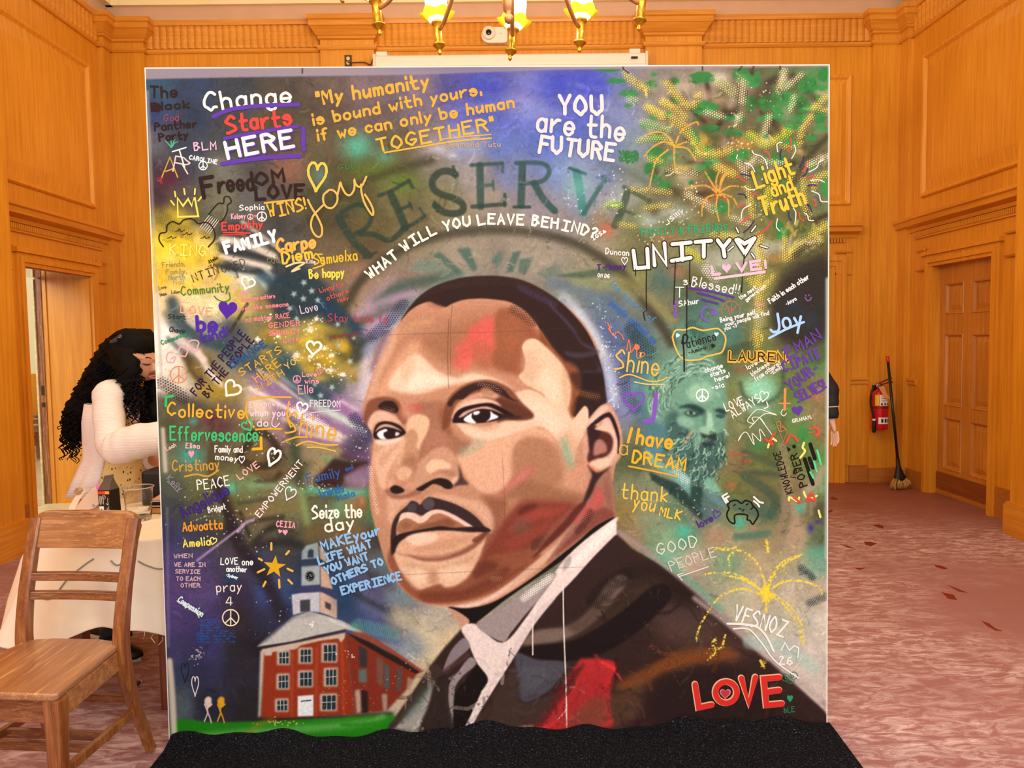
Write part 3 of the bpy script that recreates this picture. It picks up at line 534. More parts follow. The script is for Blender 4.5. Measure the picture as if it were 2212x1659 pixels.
    for x, y, r in ((655, 612, 9), (634, 637, 9), (654, 647, 9), (672, 630, 9), (685, 650, 8), (625, 668, 9), (728, 702, 8), (730, 746, 8), (763, 731, 7), (755, 782, 9), (716, 838, 9), (692, 856, 9), (679, 832, 7), (640, 690, 8)):
        a0 = R.uniform(0, 1)
        P(c('a9bcbc'), [(x+(r if k % 2 == 0 else r*.38)*math.cos(a0+k*math.pi/5), y+(r if k % 2 == 0 else r*.38)*math.sin(a0+k*math.pi/5)) for k in range(10)], 1, .9, False)
    # cloth at the right: branches, leaves, dotted stencils
    for h, t, w in (('34281c', '1523 170 1527 195 1532 214', 11), ('32281c', '1597 178 1594 200 1588 222 1580 250', 15), ('34281c', '1621 152 1618 180 1608 200 1594 212', 8), ('34281c', '1487 228 1502 246 1520 262', 9), ('2e241a', '1564 236 1558 255 1548 272', 12), ('3a2c20', '1573 290 1573 320', 11), ('3c3a26', '1784 292 1750 330 1732 352 1718 388', 13), ('30281e', '1440 252 1470 270 1505 300', 9), ('2c241c', '1640 240 1660 285', 9), ('2c281e', '1676 355 1712 350', 14), ('30281e', '1740 440 1748 472 1790 460', 10), ('3a2e22', '1500 420 1550 415', 14), ('2a2620', '1438 372 1470 366 1506 372', 9), ('3a3024', '1656 176 1700 160 1740 190', 16), ('342c20', '1596 345 1615 372', 12)):
        S(c(h), q(t), w, 4, .85)
    for h, x, y, rx, ry in (('a8917a', 1518, 203, 22, 12), ('b4a290', 1470, 186, 26, 12), ('a08a70', 1545, 212, 16, 10), ('9c8c7c', 1578, 220, 14, 16), ('a08c74', 1617, 181, 12, 14), ('a28a70', 1772, 196, 18, 18), ('a08078', 1564, 307, 16, 12), ('c09a38', 1516, 299, 20, 14), ('b88a3c', 1605, 308, 26, 18), ('c8b050', 1470, 362, 22, 9), ('b0a082', 1476, 380, 20, 10), ('c0b8b0', 1552, 165, 26, 14), ('c8c4bc', 1690, 165, 10, 16), ('c8d0c0', 1650, 302, 14, 12), ('8a5a3c', 1545, 425, 22, 12), ('b09060', 1725, 325, 12, 10), ('c8b448', 1700, 275, 14, 9), ('a4a49c', 1700, 530, 40, 14), ('a8a8a0', 1560, 560, 60, 26), ('b8bab4', 1650, 535, 24, 20), ('9a7440', 1675, 555, 26, 12), ('6a5ab4', 1410, 385, 8, 8), ('a8b4ac', 1400, 475, 30, 20), ('98aaa4', 1450, 455, 40, 16), ('c8c8c4', 1585, 252, 14, 7)):
        B(c(h), x, y, rx, ry, .75)
    def leaf(x, y, rx, ry, h):
        n = 13; a0 = R.uniform(0, 6)
        P(c(h), [(x+rx*R.uniform(.75, 1.3)*math.cos(a0+k*2*math.pi/n), y+ry*R.uniform(.75, 1.3)*math.sin(a0+k*2*math.pi/n)) for k in range(n)], 1.2, .92, False, .8)
    for x, y, rx, ry in ((1511, 166, 25, 13), (1598, 159, 21, 14), (1631, 171, 11, 9), (1742, 180, 21, 17), (1776, 157, 12, 16), (1622, 219, 16, 14), (1653, 219, 18, 18), (1694, 210, 21, 15), (1728, 220, 15, 13), (1689, 230, 22, 14), (1520, 229, 25, 13), (1573, 250, 13, 8), (1684, 250, 21, 11), (1720, 253, 22, 12), (1708, 270, 20, 10), (1535, 275, 21, 10), (1578, 284, 18, 9), (1593, 332, 25, 15), (1535, 347, 17, 11), (1513, 358, 15, 8), (1696, 299, 13, 11), (1672, 341, 19, 13), (1441, 338, 22, 12), (1412, 328, 15, 16), (1535, 377, 12, 10), (1554, 446, 17, 15), (1330, 173, 22, 6), (1404, 180, 14, 6), (1356, 200, 19, 8), (1354, 226, 9, 4), (1395, 270, 16, 7), (1414, 296, 16, 10), (1397, 366, 10, 8), (1412, 382, 12, 10), (1434, 398, 13, 9), (1455, 172, 9, 8), (1686, 500, 14, 14), (1680, 485, 12, 8), (1768, 250, 14, 16), (1770, 275, 16, 10), (1780, 400, 7, 24), (1310, 150, 30, 4)):
        leaf(x, y, rx, ry, ('2f7a3c', '34803e', '2c7238')[R.randint(3)])
    for _ in range(160):
        x, y = R.uniform(1335, 1375), R.uniform(325, 350); S(c('2f6e3a'), [(x, y), (x+R.uniform(-4, 4), y+R.uniform(-3, 3))], R.uniform(1.5, 4), 1, .8, False)
    for _ in range(60):
        x, y = R.uniform(1690, 1780), R.uniform(480, 545); S(c(('b09a48', '6a7a2c', '3c4a24', 'c8b460')[R.randint(4)]), [(x, y), (x+R.uniform(-10, 10), y-R.uniform(4, 14))], R.uniform(2, 6), 2, .6, False)
    ye, yg, wh = 'eed862', 'dcdc3c', 'f0e6b4'
    for _ in range(75):
        x, y = R.uniform(1400, 1785), R.uniform(155, 480); B(c(('2c2218', '3a3020', '8a7a64', 'a89884', '3c4a28', '584830')[R.randint(6)]), x, y, R.uniform(8, 26), R.uniform(5, 14), R.uniform(.3, .7), R.uniform(0, 180))
    for _ in range(46):
        x, y = R.uniform(1390, 1785), R.uniform(150, 400); leaf(x, y, R.uniform(5, 14), R.uniform(4, 9), ('2f7a3c', '34803e', '2c7238')[R.randint(3)])
    for t, w, h in (('1436 178 1460 205 1482 228', 13, ye), ('1427 217 1455 232 1478 252', 12, ye), ('1400 231 1431 248', 13, ye), ('1448 253 1480 280 1501 312', 15, ye), ('1506 202 1494 228', 11, ye), ('1504 328 1540 330 1574 322', 16, ye), ('1545 357 1583 374', 15, ye), ('1480 417 1510 432 1540 452', 11, wh), ('1600 173 1600 218', 13, wh), ('1520 240 1560 250', 9, wh), ('1598 243 1588 270', 10, 'c8e0a0'), ('1660 246 1648 286', 9, wh), ('1692 149 1680 194', 12, 'e8e0a0'), ('1730 157 1694 187', 8, wh), ('1713 205 1704 236', 9, wh), ('1783 205 1754 230', 11, ye), ('1754 231 1786 235', 8, ye), ('1750 248 1730 276 1725 308', 11, ye), ('1617 287 1653 310', 15, yg), ('1701 282 1668 304', 15, yg), ('1684 311 1713 316', 6, ye), ('1593 347 1612 378', 10, wh), ('1632 335 1612 358', 10, wh), ('1786 335 1745 353', 13, wh), ('1786 371 1757 386 1757 404', 11, ye), ('1660 407 1653 442', 17, yg), ('1612 402 1624 464', 11, ye), ('1733 383 1735 434 1747 466', 10, ye), ('1578 467 1617 483', 9, wh), ('1783 482 1750 508', 14, ye), ('1536 503 1588 510', 11, ye), ('1637 508 1641 560 1640 600 1638 660 1635 742', 17, ye), ('1738 518 1696 556', 14, ye), ('1694 511 1693 548', 9, ye), ('1610 590 1632 618', 11, ye), ('1668 593 1646 624', 9, ye), ('1773 518 1731 522', 6, wh), ('1347 157 1370 178 1394 191', 13, ye), ('1355 213 1368 216', 12, 'c8e6a0'), ('1392 229 1431 252', 11, ye), ('1426 218 1448 230', 10, ye), ('1400 340 1426 348', 10, ye), ('1308 443 1322 438 1338 441', 13, 'b4dc5a'), ('1363 407 1448 414', 8, ye), ('1392 447 1450 441', 8, ye), ('1334 482 1371 489', 6, ye), ('1481 538 1512 558', 14, yg), ('1385 262 1440 280', 14, 'a8d08c'), ('1376 302 1420 296 1450 310', 9, 'c8dc6e'), ('1440 366 1505 372', 7, wh), ('1550 175 1580 195', 22, 'c8c88c'), ('1700 386 1712 372', 8, ye), ('1640 345 1700 352', 8, wh), ('1495 310 1520 318', 8, 'b4d03c'), ('1635 670 1640 700', 12, wh), ('1525 580 1545 600', 20, 'e8e8dc')):
        S(c('2c2418'), [(a+3, b+4) for a, b in q(t)], w*.7, 4, .45); D(c(h), q(t), w+3, 5.4, 1.75, .92, R.uniform(0, 40), False, 6)
    for x, y, rx, ry in ((1500, 420, 60, 40), (1440, 470, 70, 30), (1600, 310, 30, 20), (1650, 210, 100, 40), (1640, 440, 30, 40), (1420, 520, 90, 20), (1330, 400, 60, 60)):
        p.spk(c('f4eecb'), x, y, rx, ry, 26, .6, 1.5)
    D(c('2c2a22'), q('1716 548 1738 528'), 16, 6, 2.2, .8, 30)
    # dark night corner on the right edge
    P(c('2c2622'), q('1668 640 1700 590 1745 560 1788 555 1788 700 1750 730 1700 735 1668 700'), 9, .85); B(c('24323c'), 1712, 660, 24, 26, .7); B(c('283440'), 1750, 690, 22, 20, .7)
    for t, w, h, al in (('1545 610 1600 640 1640 700', 30, '6a7448', .4), ('1598 825 1604 848 1622 864 1650 868 1676 856 1690 832 1690 800', 9, '3c4a34', .85), ('1607 975 1640 986 1678 1004', 14, '465440', .8), ('1604 1022 1650 1020 1684 1024', 14, '465240', .8), ('1607 970 1606 1000', 6, '465440', .8), ('1612 1030 1650 1052 1676 1080 1664 1110', 20, '3c5040', .7), ('1692 1150 1700 1120 1708 1090', 14, '55533c', .7), ('1612 868 1612 940 1618 960', 10, '56663c', .6), ('1620 900 1690 905', 20, '5a6a3c', .5), ('1690 900 1696 960', 7, '465438', .7), ('1560 1075 1620 1100 1660 1105', 24, '3e5a50', .5), ('1590 1158 1660 1150', 16, '46705f', .8), ('1690 960 1700 1050 1690 1150 1680 1180', 20, '94826a', .6), ('1716 1080 1718 1130 1712 1190', 20, 'a08c74', .8), ('1740 1050 1738 1100', 5, 'a08c74', .9), ('1752 1060 1752 1110', 4, 'a8987c', .9), ('1762 1040 1760 1090', 4, 'a8987c', .9), ('1772 1020 1774 1060', 4, 'a8987c', .9), ('1775 1010 1760 1040 1740 1060', 16, 'a0907a', .8)):
        S(c(h), q(t), w, 4, al)
    for h, x, y, rx, ry, al in (('86c8aa', 1646, 838, 34, 22, .7), ('2c8a44', 1738, 935, 18, 22, .8), ('2c7a40', 1640, 960, 22, 14, .6), ('4ea890', 1728, 1094, 11, 13, .95), ('38307c', 1751, 1138, 8, 10, .95), ('38307c', 1768, 1124, 9, 5, .7), ('46aa94', 1598, 1128, 15, 14, .9), ('a07c68', 1628, 1138, 8, 8, .7), ('b4643c', 1580, 1046, 10, 8, .8), ('a06c4a', 1765, 855, 22, 10, .7), ('9c6c40', 1560, 880, 24, 10, .5), ('8a4a34', 1600, 795, 22, 12, .5), ('46b498', 1478, 1146, 15, 13, .9), ('a88a70', 1550, 1160, 24, 22, .8), ('a88c70', 1722, 1150, 18, 26, .7), ('54a486', 1768, 1190, 24, 14, .7), ('3c7a66', 1500, 720, 40, 24, .5), ('c07890', 1640, 655, 10, 6, .5), ('3c6a34', 1760, 780, 26, 20, .5)):
        B(c(h), x, y, rx, ry, al)
    D(c('203038'), q('1730 1225 1756 1245'), 16, 4.5, 1.6, .9, 10); D(c('203038'), q('1750 1300 1786 1285'), 18, 4.5, 1.5, .8, 10); D(c('1e3038'), q('1365 710 1380 735 1400 760'), 34, 6, 2, .75, 25); D(c('243040'), q('1345 800 1350 850 1370 880'), 30, 6, 1.9, .6, 25); D(c('20302c'), q('1490 700 1510 720 1530 745'), 24, 5, 1.6, .7, 20); D(c('2c3020'), q('1570 760 1620 742'), 22, 5, 1.7, .6, 20); D(c('2a321e'), q('1760 770 1785 760'), 30, 5, 1.6, .5, 20)
    # the bearded man in green behind
    P(c('6e9a86'), q('1392 842 1404 806 1430 780 1462 766 1500 762 1540 778 1560 800 1565 840 1500 830 1470 850 1456 890 1440 915 1412 908 1398 880'), 6, .85)
    P(c('6a9a84'), q('1462 850 1484 826 1520 818 1552 826 1568 850 1570 890 1562 930 1540 944 1510 944 1480 922 1456 892'), 4, .95)
    for _ in range(230):
        a = R.uniform(2.6, 5.0); r0 = R.uniform(52, 100); x = 1505+r0*math.cos(a)*1.08; y = 862+r0*math.sin(a)*.98
        d = a+1.2+R.uniform(-.3, .3); L = R.uniform(8, 22)
        S(c(('8fb8a2', '4c6e64', 'a8cbb6', '5e8876', '3a564f', '7aa88e')[R.randint(6)]), [(x, y), (x+L*.5*math.cos(d), y+L*.5*math.sin(d)+1.5), (x+L*math.cos(d+.4), y+L*math.sin(d+.4))], R.uniform(1.4, 3.6), 1, .75)
    P(c('3e5f58'), q('1436 905 1460 885 1476 918 1510 946 1545 944 1566 930 1566 980 1550 1018 1524 1046 1500 1040 1476 1008 1450 964'), 5, .95)
    for _ in range(260):
        t = R.uniform(0, 1); x = R.uniform(1438, 1566); y = R.uniform(900, 1045)
        if ((x-1508)/66)**2+((y-955)/95)**2 > 1 or (1462 < x < 1566 and y < 925): continue
        d = 1.57+(1508-x)*.012+R.uniform(-.5, .5); L = R.uniform(8, 20)
        S(c(('7fb09c', '2a4644', 'a0c8b4', '4f7a70', '243c3c', '8ab49e')[R.randint(6)]), [(x, y), (x+L*.5*math.cos(d)+1, y+L*.5*math.sin(d)), (x+L*math.cos(d+.4), y+L*math.sin(d+.4))], R.uniform(1.4, 3.4), 1, .8)
    for h, t, f, al in (('93bf9f', '1486 838 1510 826 1536 830 1540 850 1520 866 1490 862', 4, .9), ('22383a', '1464 880 1480 872 1500 872 1522 884 1518 896 1500 886 1482 880', 1.5, .95), ('2a4442', '1476 890 1492 884 1512 890 1506 898 1488 898', 1.5, .9), ('a8cbb4', '1482 890 1492 887 1502 891 1492 895', 1, .9), ('1c2c2e', '1488 887 1495 887 1496 894 1489 894', 1, .9), ('22383a', '1542 884 1556 880 1568 886 1566 894 1552 890', 1.5, .95), ('2e4a46', '1544 896 1556 892 1566 898 1556 902', 1, .9), ('a4cdb4', '1526 890 1536 892 1540 918 1532 930 1524 924', 1.5, .9), ('567f70', '1518 890 1526 892 1524 920 1516 926', 2, .8), ('86b49c', '1462 900 1486 902 1500 914 1484 922 1466 914', 3, .9), ('8fbca2', '1510 924 1524 918 1544 926 1536 936 1516 936', 1.5, .9), ('20302f', '1512 934 1528 938 1546 934 1544 950 1526 944 1514 948', 1.5, .95), ('24383a', '1510 958 1530 952 1546 958 1530 964', 1.5, .9), ('7fae98', '1498 948 1512 936 1516 950 1500 966', 2, .8), ('c0a880', '1474 958 1484 940 1494 928 1497 931 1482 954', 1, .7)):
        P(c(h), q(t), f, al)
    P(c('6aa8a8'), q('1392 964 1420 990 1450 1014 1493 1027 1491 1068 1465 1045 1440 1022 1397 998'), 2, .9, False)
    P(c('243a38'), q('1400 1017 1465 1044 1488 1069 1519 1110 1516 1125 1477 1091 1441 1058 1408 1036'), 2, .92, False); P(c('24403a'), q('1493 1045 1519 1053 1515 1100 1491 1077'), 2, .9, False)
    P(c('5f8a96'), q('1519 1052 1560 1077 1566 1096 1535 1077'), 3, .8); P(c('7cb8a4'), q('1530 1028 1545 1040 1562 1066 1548 1066 1522 1048'), 3, .85); B(c('4a8cb8'), 1415, 972, 18, 9, .6)
    D(c('e6f0ea'), q('1456 1012 1484 1038'), 16, 5, 1.4, .9, 25); p.spk(c('d8b49c'), 1490, 1085, 60, 60, 40, .6, 1.6); D(c('b4a078'), q('1480 1100 1510 1130'), 20, 5, 1.3, .6, 25)
    # glow around the head
    for t, w, h, al in (('862 700 820 752 796 810 788 850', 26, 'c8c2c0', .8), ('800 780 790 850 776 880', 34, 'c4b4c4', .6), ('858 690 900 650 960 616 1010 602', 18, '8aa0a0', .75), ('850 688 822 722 790 762', 20, '8a96b4', .8), ('1215 640 1262 690 1296 750 1314 800 1326 860', 22, 'b4bcc8', .75), ('1238 668 1280 720 1302 772', 10, 'dce0e2', .75), ('1310 790 1322 840 1326 880', 12, 'aab8dc', .8), ('1360 900 1340 870 1350 930', 14, '8088b4', .7), ('838 712 816 760 806 800', 12, '68323c', .8)):
        S(c(h), q(t), w, 8, al)
    D(c('2c3450'), q('870 660 835 700 800 730'), 26, 5.4, 1.8, .85, 0); D(c('f2eee6'), q('640 890 680 915 700 930'), 26, 5, 1.6, .9, 25); D(c('2a2c50'), q('765 905 780 925 790 945'), 26, 5.5, 1.9, .8, 10); D(c('2b2222'), q('350 830 375 845 395 862'), 26, 6, 1.9, .9, 25)
    D(c('3c3a24'), q('330 450 370 490 440 520'), 30, 5, 1.5, .5, 20); D(c('f4e8b0'), q('410 650 430 660 450 668'), 36, 5.5, 1.7, .9, 10); D(c('3a3a3a'), q('580 490 640 495'), 30, 5, 1.5, .5, 30); D(c('f0dc6e'), q('425 520 460 540'), 20, 5, 1.5, .9, 20)
    for x, y, rx, ry, n in ((1310, 760, 24, 60, 60), (1300, 690, 30, 40, 26), (1325, 860, 10, 50, 30), (560, 950, 60, 60, 50), (640, 900, 60, 40, 50), (520, 1130, 90, 60, 60), (430, 1100, 60, 70, 40), (680, 1050, 50, 20, 40), (780, 960, 30, 40, 30), (430, 1420, 20, 26, 30), (1250, 450, 60, 60, 18), (600, 1350, 60, 60, 14)):
        p.spk(c('f2ece0'), x, y, rx, ry, n, .5, 1.4)
    brush(p, 5200)
    # ------------ the portrait
    head = q('866 692 846 722 826 762 809 800 796 835 788 860 781 885 786 905 800 930 806 958 804 985 799 1020 797 1060 801 1100 808 1130 818 1165 830 1205 848 1245 870 1275 900 1297 930 1307 968 1312 1010 1314 1060 1304 1110 1276 1170 1236 1230 1184 1290 1136 1327 1119 1322 1060 1330 1000 1342 965 1338 920 1322 880 1306 868 1300 800 1280 730 1220 660 1120 620 1000 620 900 650')
    P(c('b9855f'), head, 1.2)
    for h, t, f, al in (
        ('a8734f', '880 690 960 680 1050 660 1140 690 1180 745 1150 735 1128 742 1130 800 1090 812 1040 800 1000 790 960 775 920 755 890 745 870 760 848 800 830 830 820 820 840 760', 10, .7),
        ('bb8a5e', '866 706 900 690 935 688 925 705 880 722 850 752 834 790 826 780 842 742', 5, .8), ('d2a070', '850 780 880 745 905 735 912 750 885 775 862 810 846 846 818 862 812 850 830 812', 7, .75),
        ('dfb795', '862 700 848 724 828 764 812 800 800 834 792 862 800 866 812 836 826 800 846 760', 5, .55), ('96653f', '905 738 940 720 990 700 1040 690 1050 740 1020 770 985 790 950 780 925 758', 10, .7),
        ('cf5c48', '1044 688 1058 680 1068 690 1072 712 1068 735 1072 752 1058 766 1030 772 1012 790 994 796 974 786 990 768 978 752 1000 738 1012 712', 7, .9), ('a8603e', '1020 745 1040 738 1060 750 1072 775 1060 795 1030 792 1020 770', 6, .7), ('cf6c50', '985 792 1005 778 1018 780 1010 794 995 800', 3, .7),
        ('8a4f2e', '1066 700 1075 668 1110 668 1142 692 1166 726 1186 748 1150 734 1130 738 1128 762 1132 795 1124 812 1104 806 1070 796 1062 770 1070 745', 5, .8), ('9c6038', '1080 690 1110 690 1130 720 1110 760 1090 780 1078 740', 8, .6),
        ('edc9a6', '838 836 850 808 872 784 896 765 912 772 935 795 960 810 985 816 1020 806 1056 812 1080 822 1106 842 1080 836 1048 824 1010 826 975 832 940 842 905 852 880 850 855 846', 4, .92), ('d8a87c', '862 800 880 778 900 778 890 800 872 824', 4, .6), ('f4d8ba', '905 805 940 812 975 820 1010 814 990 822 950 828 910 838 880 842 884 825', 4, .7),
        ('c08a64', '958 795 990 812 1030 800 1066 806 1090 820 1110 838 1090 826 1050 812 1015 806 985 818', 3, .6),
        # temple light
        ('dcba92', '1127 748 1136 735 1150 731 1166 738 1188 758 1208 778 1224 798 1231 822 1232 850 1224 884 1204 886 1186 870 1172 850 1150 838 1132 828 1120 812 1130 800 1134 780 1130 764', 1.4, 1), ('e6c8a4', '1160 812 1186 800 1206 830 1210 870 1190 868 1170 840', 6, .8), ('caa478', '1214 790 1228 810 1231 850 1222 884 1216 850 1212 820', 3, .7), ('c99c76', '1128 770 1150 760 1165 800 1150 825 1125 815', 8, .5),
        ('e4bd98', '1098 858 1112 848 1140 842 1165 850 1200 878 1226 886 1236 906 1250 888 1268 874 1272 905 1264 935 1246 965 1236 1000 1220 985 1196 940 1160 915 1140 905 1118 880', 2, 1), ('f0cfae', '1120 864 1160 868 1200 890 1220 930 1200 950 1170 920 1140 898', 6, .6),
        ('c49a72', '1195 950 1224 930 1250 950 1246 1000 1236 1040 1216 1040 1204 990', 7, .6), ('77a37c', '1212 946 1222 950 1234 980 1238 1010 1228 1008 1214 976', 4, .65),
        # cheek and jaw
        ('d9a780', '985 980 1002 974 1022 952 1055 948 1090 944 1120 934 1150 924 1176 930 1200 955 1180 950 1140 944 1115 960 1106 990 1108 1025 1092 1052 1070 1064 1050 1066 1030 1056 1010 1036 994 1004', 3, .95), ('e8bf9a', '985 912 1010 918 1050 922 1082 912 1112 906 1150 900 1172 914 1150 924 1120 934 1090 944 1055 948 1028 946 1002 934', 3, .95), ('b98c6c', '1022 916 1060 922 1080 914 1072 926 1044 930', 3, .5), ('f2d4b4', '1000 924 1022 934 1060 940 1100 930 1060 950 1020 948', 4, .5),
        ('a5744e', '1112 962 1140 944 1176 948 1202 970 1216 1010 1212 1042 1180 1054 1146 1040 1112 1030 1106 992', 7, .85), ('90623f', '1110 1028 1150 1036 1190 1050 1225 1060 1260 1066 1262 1086 1230 1090 1180 1082 1130 1078 1090 1082 1070 1100 1078 1072 1100 1052', 7, .85), ('b87058', '1076 1072 1104 1040 1130 1014 1146 1004 1156 1012 1142 1030 1120 1044 1096 1066 1074 1084 1052 1080', 5, .85), ('c77862', '1090 1052 1120 1024 1140 1014 1130 1034 1104 1052', 4, .6),
        ('885638', '1040 1070 1078 1076 1100 1090 1078 1130 1068 1170 1062 1210 1042 1206 1046 1150 1062 1120 1050 1090', 6, .8), ('c8926c', '1236 1010 1262 1004 1272 1030 1268 1056 1256 1062 1220 1050 1220 1030', 5, .7),
        ('7a3a26', '1098 1108 1130 1080 1180 1080 1232 1084 1254 1094 1240 1116 1210 1146 1170 1176 1120 1206 1080 1224 1048 1234 1040 1204 1060 1166 1076 1136', 7, .95), ('5c2a1e', '1130 1094 1160 1090 1150 1110 1120 1112', 3, .85), ('a04836', '1150 1100 1190 1096 1230 1092 1200 1112 1150 1124 1100 1150 1110 1128', 5, .7), ('8f4230', '1090 1170 1150 1140 1200 1120 1170 1150 1110 1190', 5, .7), ('6a5040', '1120 1120 1150 1130 1130 1150 1106 1146', 6, .6), ('5a3428', '1150 1170 1180 1152 1176 1172 1150 1194', 1.5, .8), ('5e3a2e', '1080 1200 1130 1190 1136 1204 1090 1216', 2, .8), ('8c5a40', '1180 1150 1230 1100 1260 1082 1250 1106 1206 1158 1170 1182', 4, .6)):
        P(c(h), q(t), f, al)
    for h, t, f, al in (
        # chin and jaw underside
        ('8a5032', '846 1180 858 1216 880 1256 904 1276 926 1268 950 1262 966 1270 992 1262 1012 1246 1034 1212 1062 1200 1110 1190 1150 1190 1170 1206 1116 1250 1070 1278 1020 1296 968 1304 920 1302 884 1284 860 1256 838 1214', 3, .95), ('6a3822', '905 1282 950 1278 1000 1274 1050 1250 1100 1220 1090 1250 1040 1280 980 1294 920 1296', 5, .8), ('5e2e20', '1040 1210 1080 1220 1040 1248 1020 1246', 6, .7),
        ('d8ac8c', '936 1308 968 1310 1010 1304 1060 1286 1104 1256 1150 1218 1200 1176 1232 1146 1250 1140 1212 1180 1162 1228 1114 1268 1066 1296 1010 1312 968 1314', 1.5, .9), ('e8c4aa', '985 1310 1030 1302 1072 1282 1110 1256 1070 1290 1020 1312', 1.5, .9), ('7a4028', '920 1300 970 1300 1030 1288 1090 1256 1140 1218 1090 1246 1030 1278 970 1292 920 1292', 2, .8),
        ('d9ae88', '852 1196 872 1202 910 1208 950 1208 1000 1194 1036 1172 1050 1160 1040 1190 1026 1222 1010 1246 986 1263 962 1268 950 1260 926 1268 906 1272 882 1252 862 1226', 2, 1), ('c29268', '870 1212 910 1222 960 1222 1006 1204 1030 1184 1020 1214 980 1226 930 1232 884 1228', 5, .7), ('ebc8a2', '884 1238 904 1228 926 1244 906 1264', 5, .8), ('e6c09a', '946 1236 980 1222 1012 1224 1004 1246 976 1260 956 1252', 5, .85), ('ad7a54', '925 1240 942 1232 948 1256 928 1262', 4, .6),
        # mouth
        ('d6a884', '838 1070 860 1078 885 1078 905 1086 930 1070 960 1068 1000 1076 1040 1086 1062 1110 1066 1140 1058 1150 1040 1120 1010 1098 980 1086 950 1078 920 1080 900 1082 872 1092 856 1110 846 1140 838 1120', 4, .8), ('3a2a28', '846 1200 844 1168 847 1135 858 1112 878 1094 888 1083 900 1085 907 1091 914 1084 922 1076 930 1074 955 1080 985 1090 1012 1104 1032 1120 1046 1136 1056 1146 1048 1152 1020 1142 1000 1126 975 1112 950 1104 930 1105 912 1114 892 1108 872 1114 860 1128 856 1150 858 1172 852 1192', 1.2, 1), ('574a4a', '912 1084 926 1076 936 1080 938 1092 930 1102 918 1100', 1.2, .9), ('4e4444', '880 1096 892 1086 900 1092 896 1106 880 1104', 1.5, .8),
        ('e6bfa6', '866 1112 880 1107 896 1110 910 1117 922 1108 936 1102 955 1102 980 1112 1004 1126 1024 1140 1004 1136 980 1122 955 1110 935 1112 920 1126 905 1131 890 1123 874 1121 862 1130', 1.2, 1), ('a06c46', '857 1146 862 1130 876 1121 891 1125 905 1132 920 1127 936 1113 955 1111 980 1123 1004 1138 975 1142 945 1137 918 1142 890 1150 866 1152', 1.2, 1), ('7a4a30', '940 1128 965 1120 985 1132 968 1140 942 1138 915 1142 890 1146 916 1134', 2, .8), ('8a5a3a', '866 1134 882 1128 890 1134 876 1142', 1.5, .7),
        ('2c201f', '848 1166 860 1156 880 1150 920 1142 950 1137 980 1140 1020 1138 1052 1140 1060 1148 1040 1148 1010 1151 970 1147 940 1147 905 1152 880 1162 862 1174 852 1196 848 1190', 1.2, 1),
        ('d5a47c', '856 1192 866 1172 884 1160 910 1153 950 1148 990 1148 1030 1152 1046 1154 1020 1172 990 1188 950 1198 905 1200 876 1198', 1.5, 1), ('eec5a4', '878 1162 900 1153 938 1152 946 1162 932 1176 905 1180 884 1172', 2, .95), ('c18c66', '940 1170 990 1160 1030 1156 1010 1172 970 1186 920 1194 890 1190', 4, .7), ('7a4630', '880 1198 915 1206 955 1204 1000 1188 1030 1168 1048 1150 1054 1152 1036 1176 1002 1198 956 1212 912 1212', 1.5, .75), ('6a3c28', '1020 1166 1046 1150 1052 1154 1030 1172', 1.2, .8)):
        P(c(h), q(t), f, al)
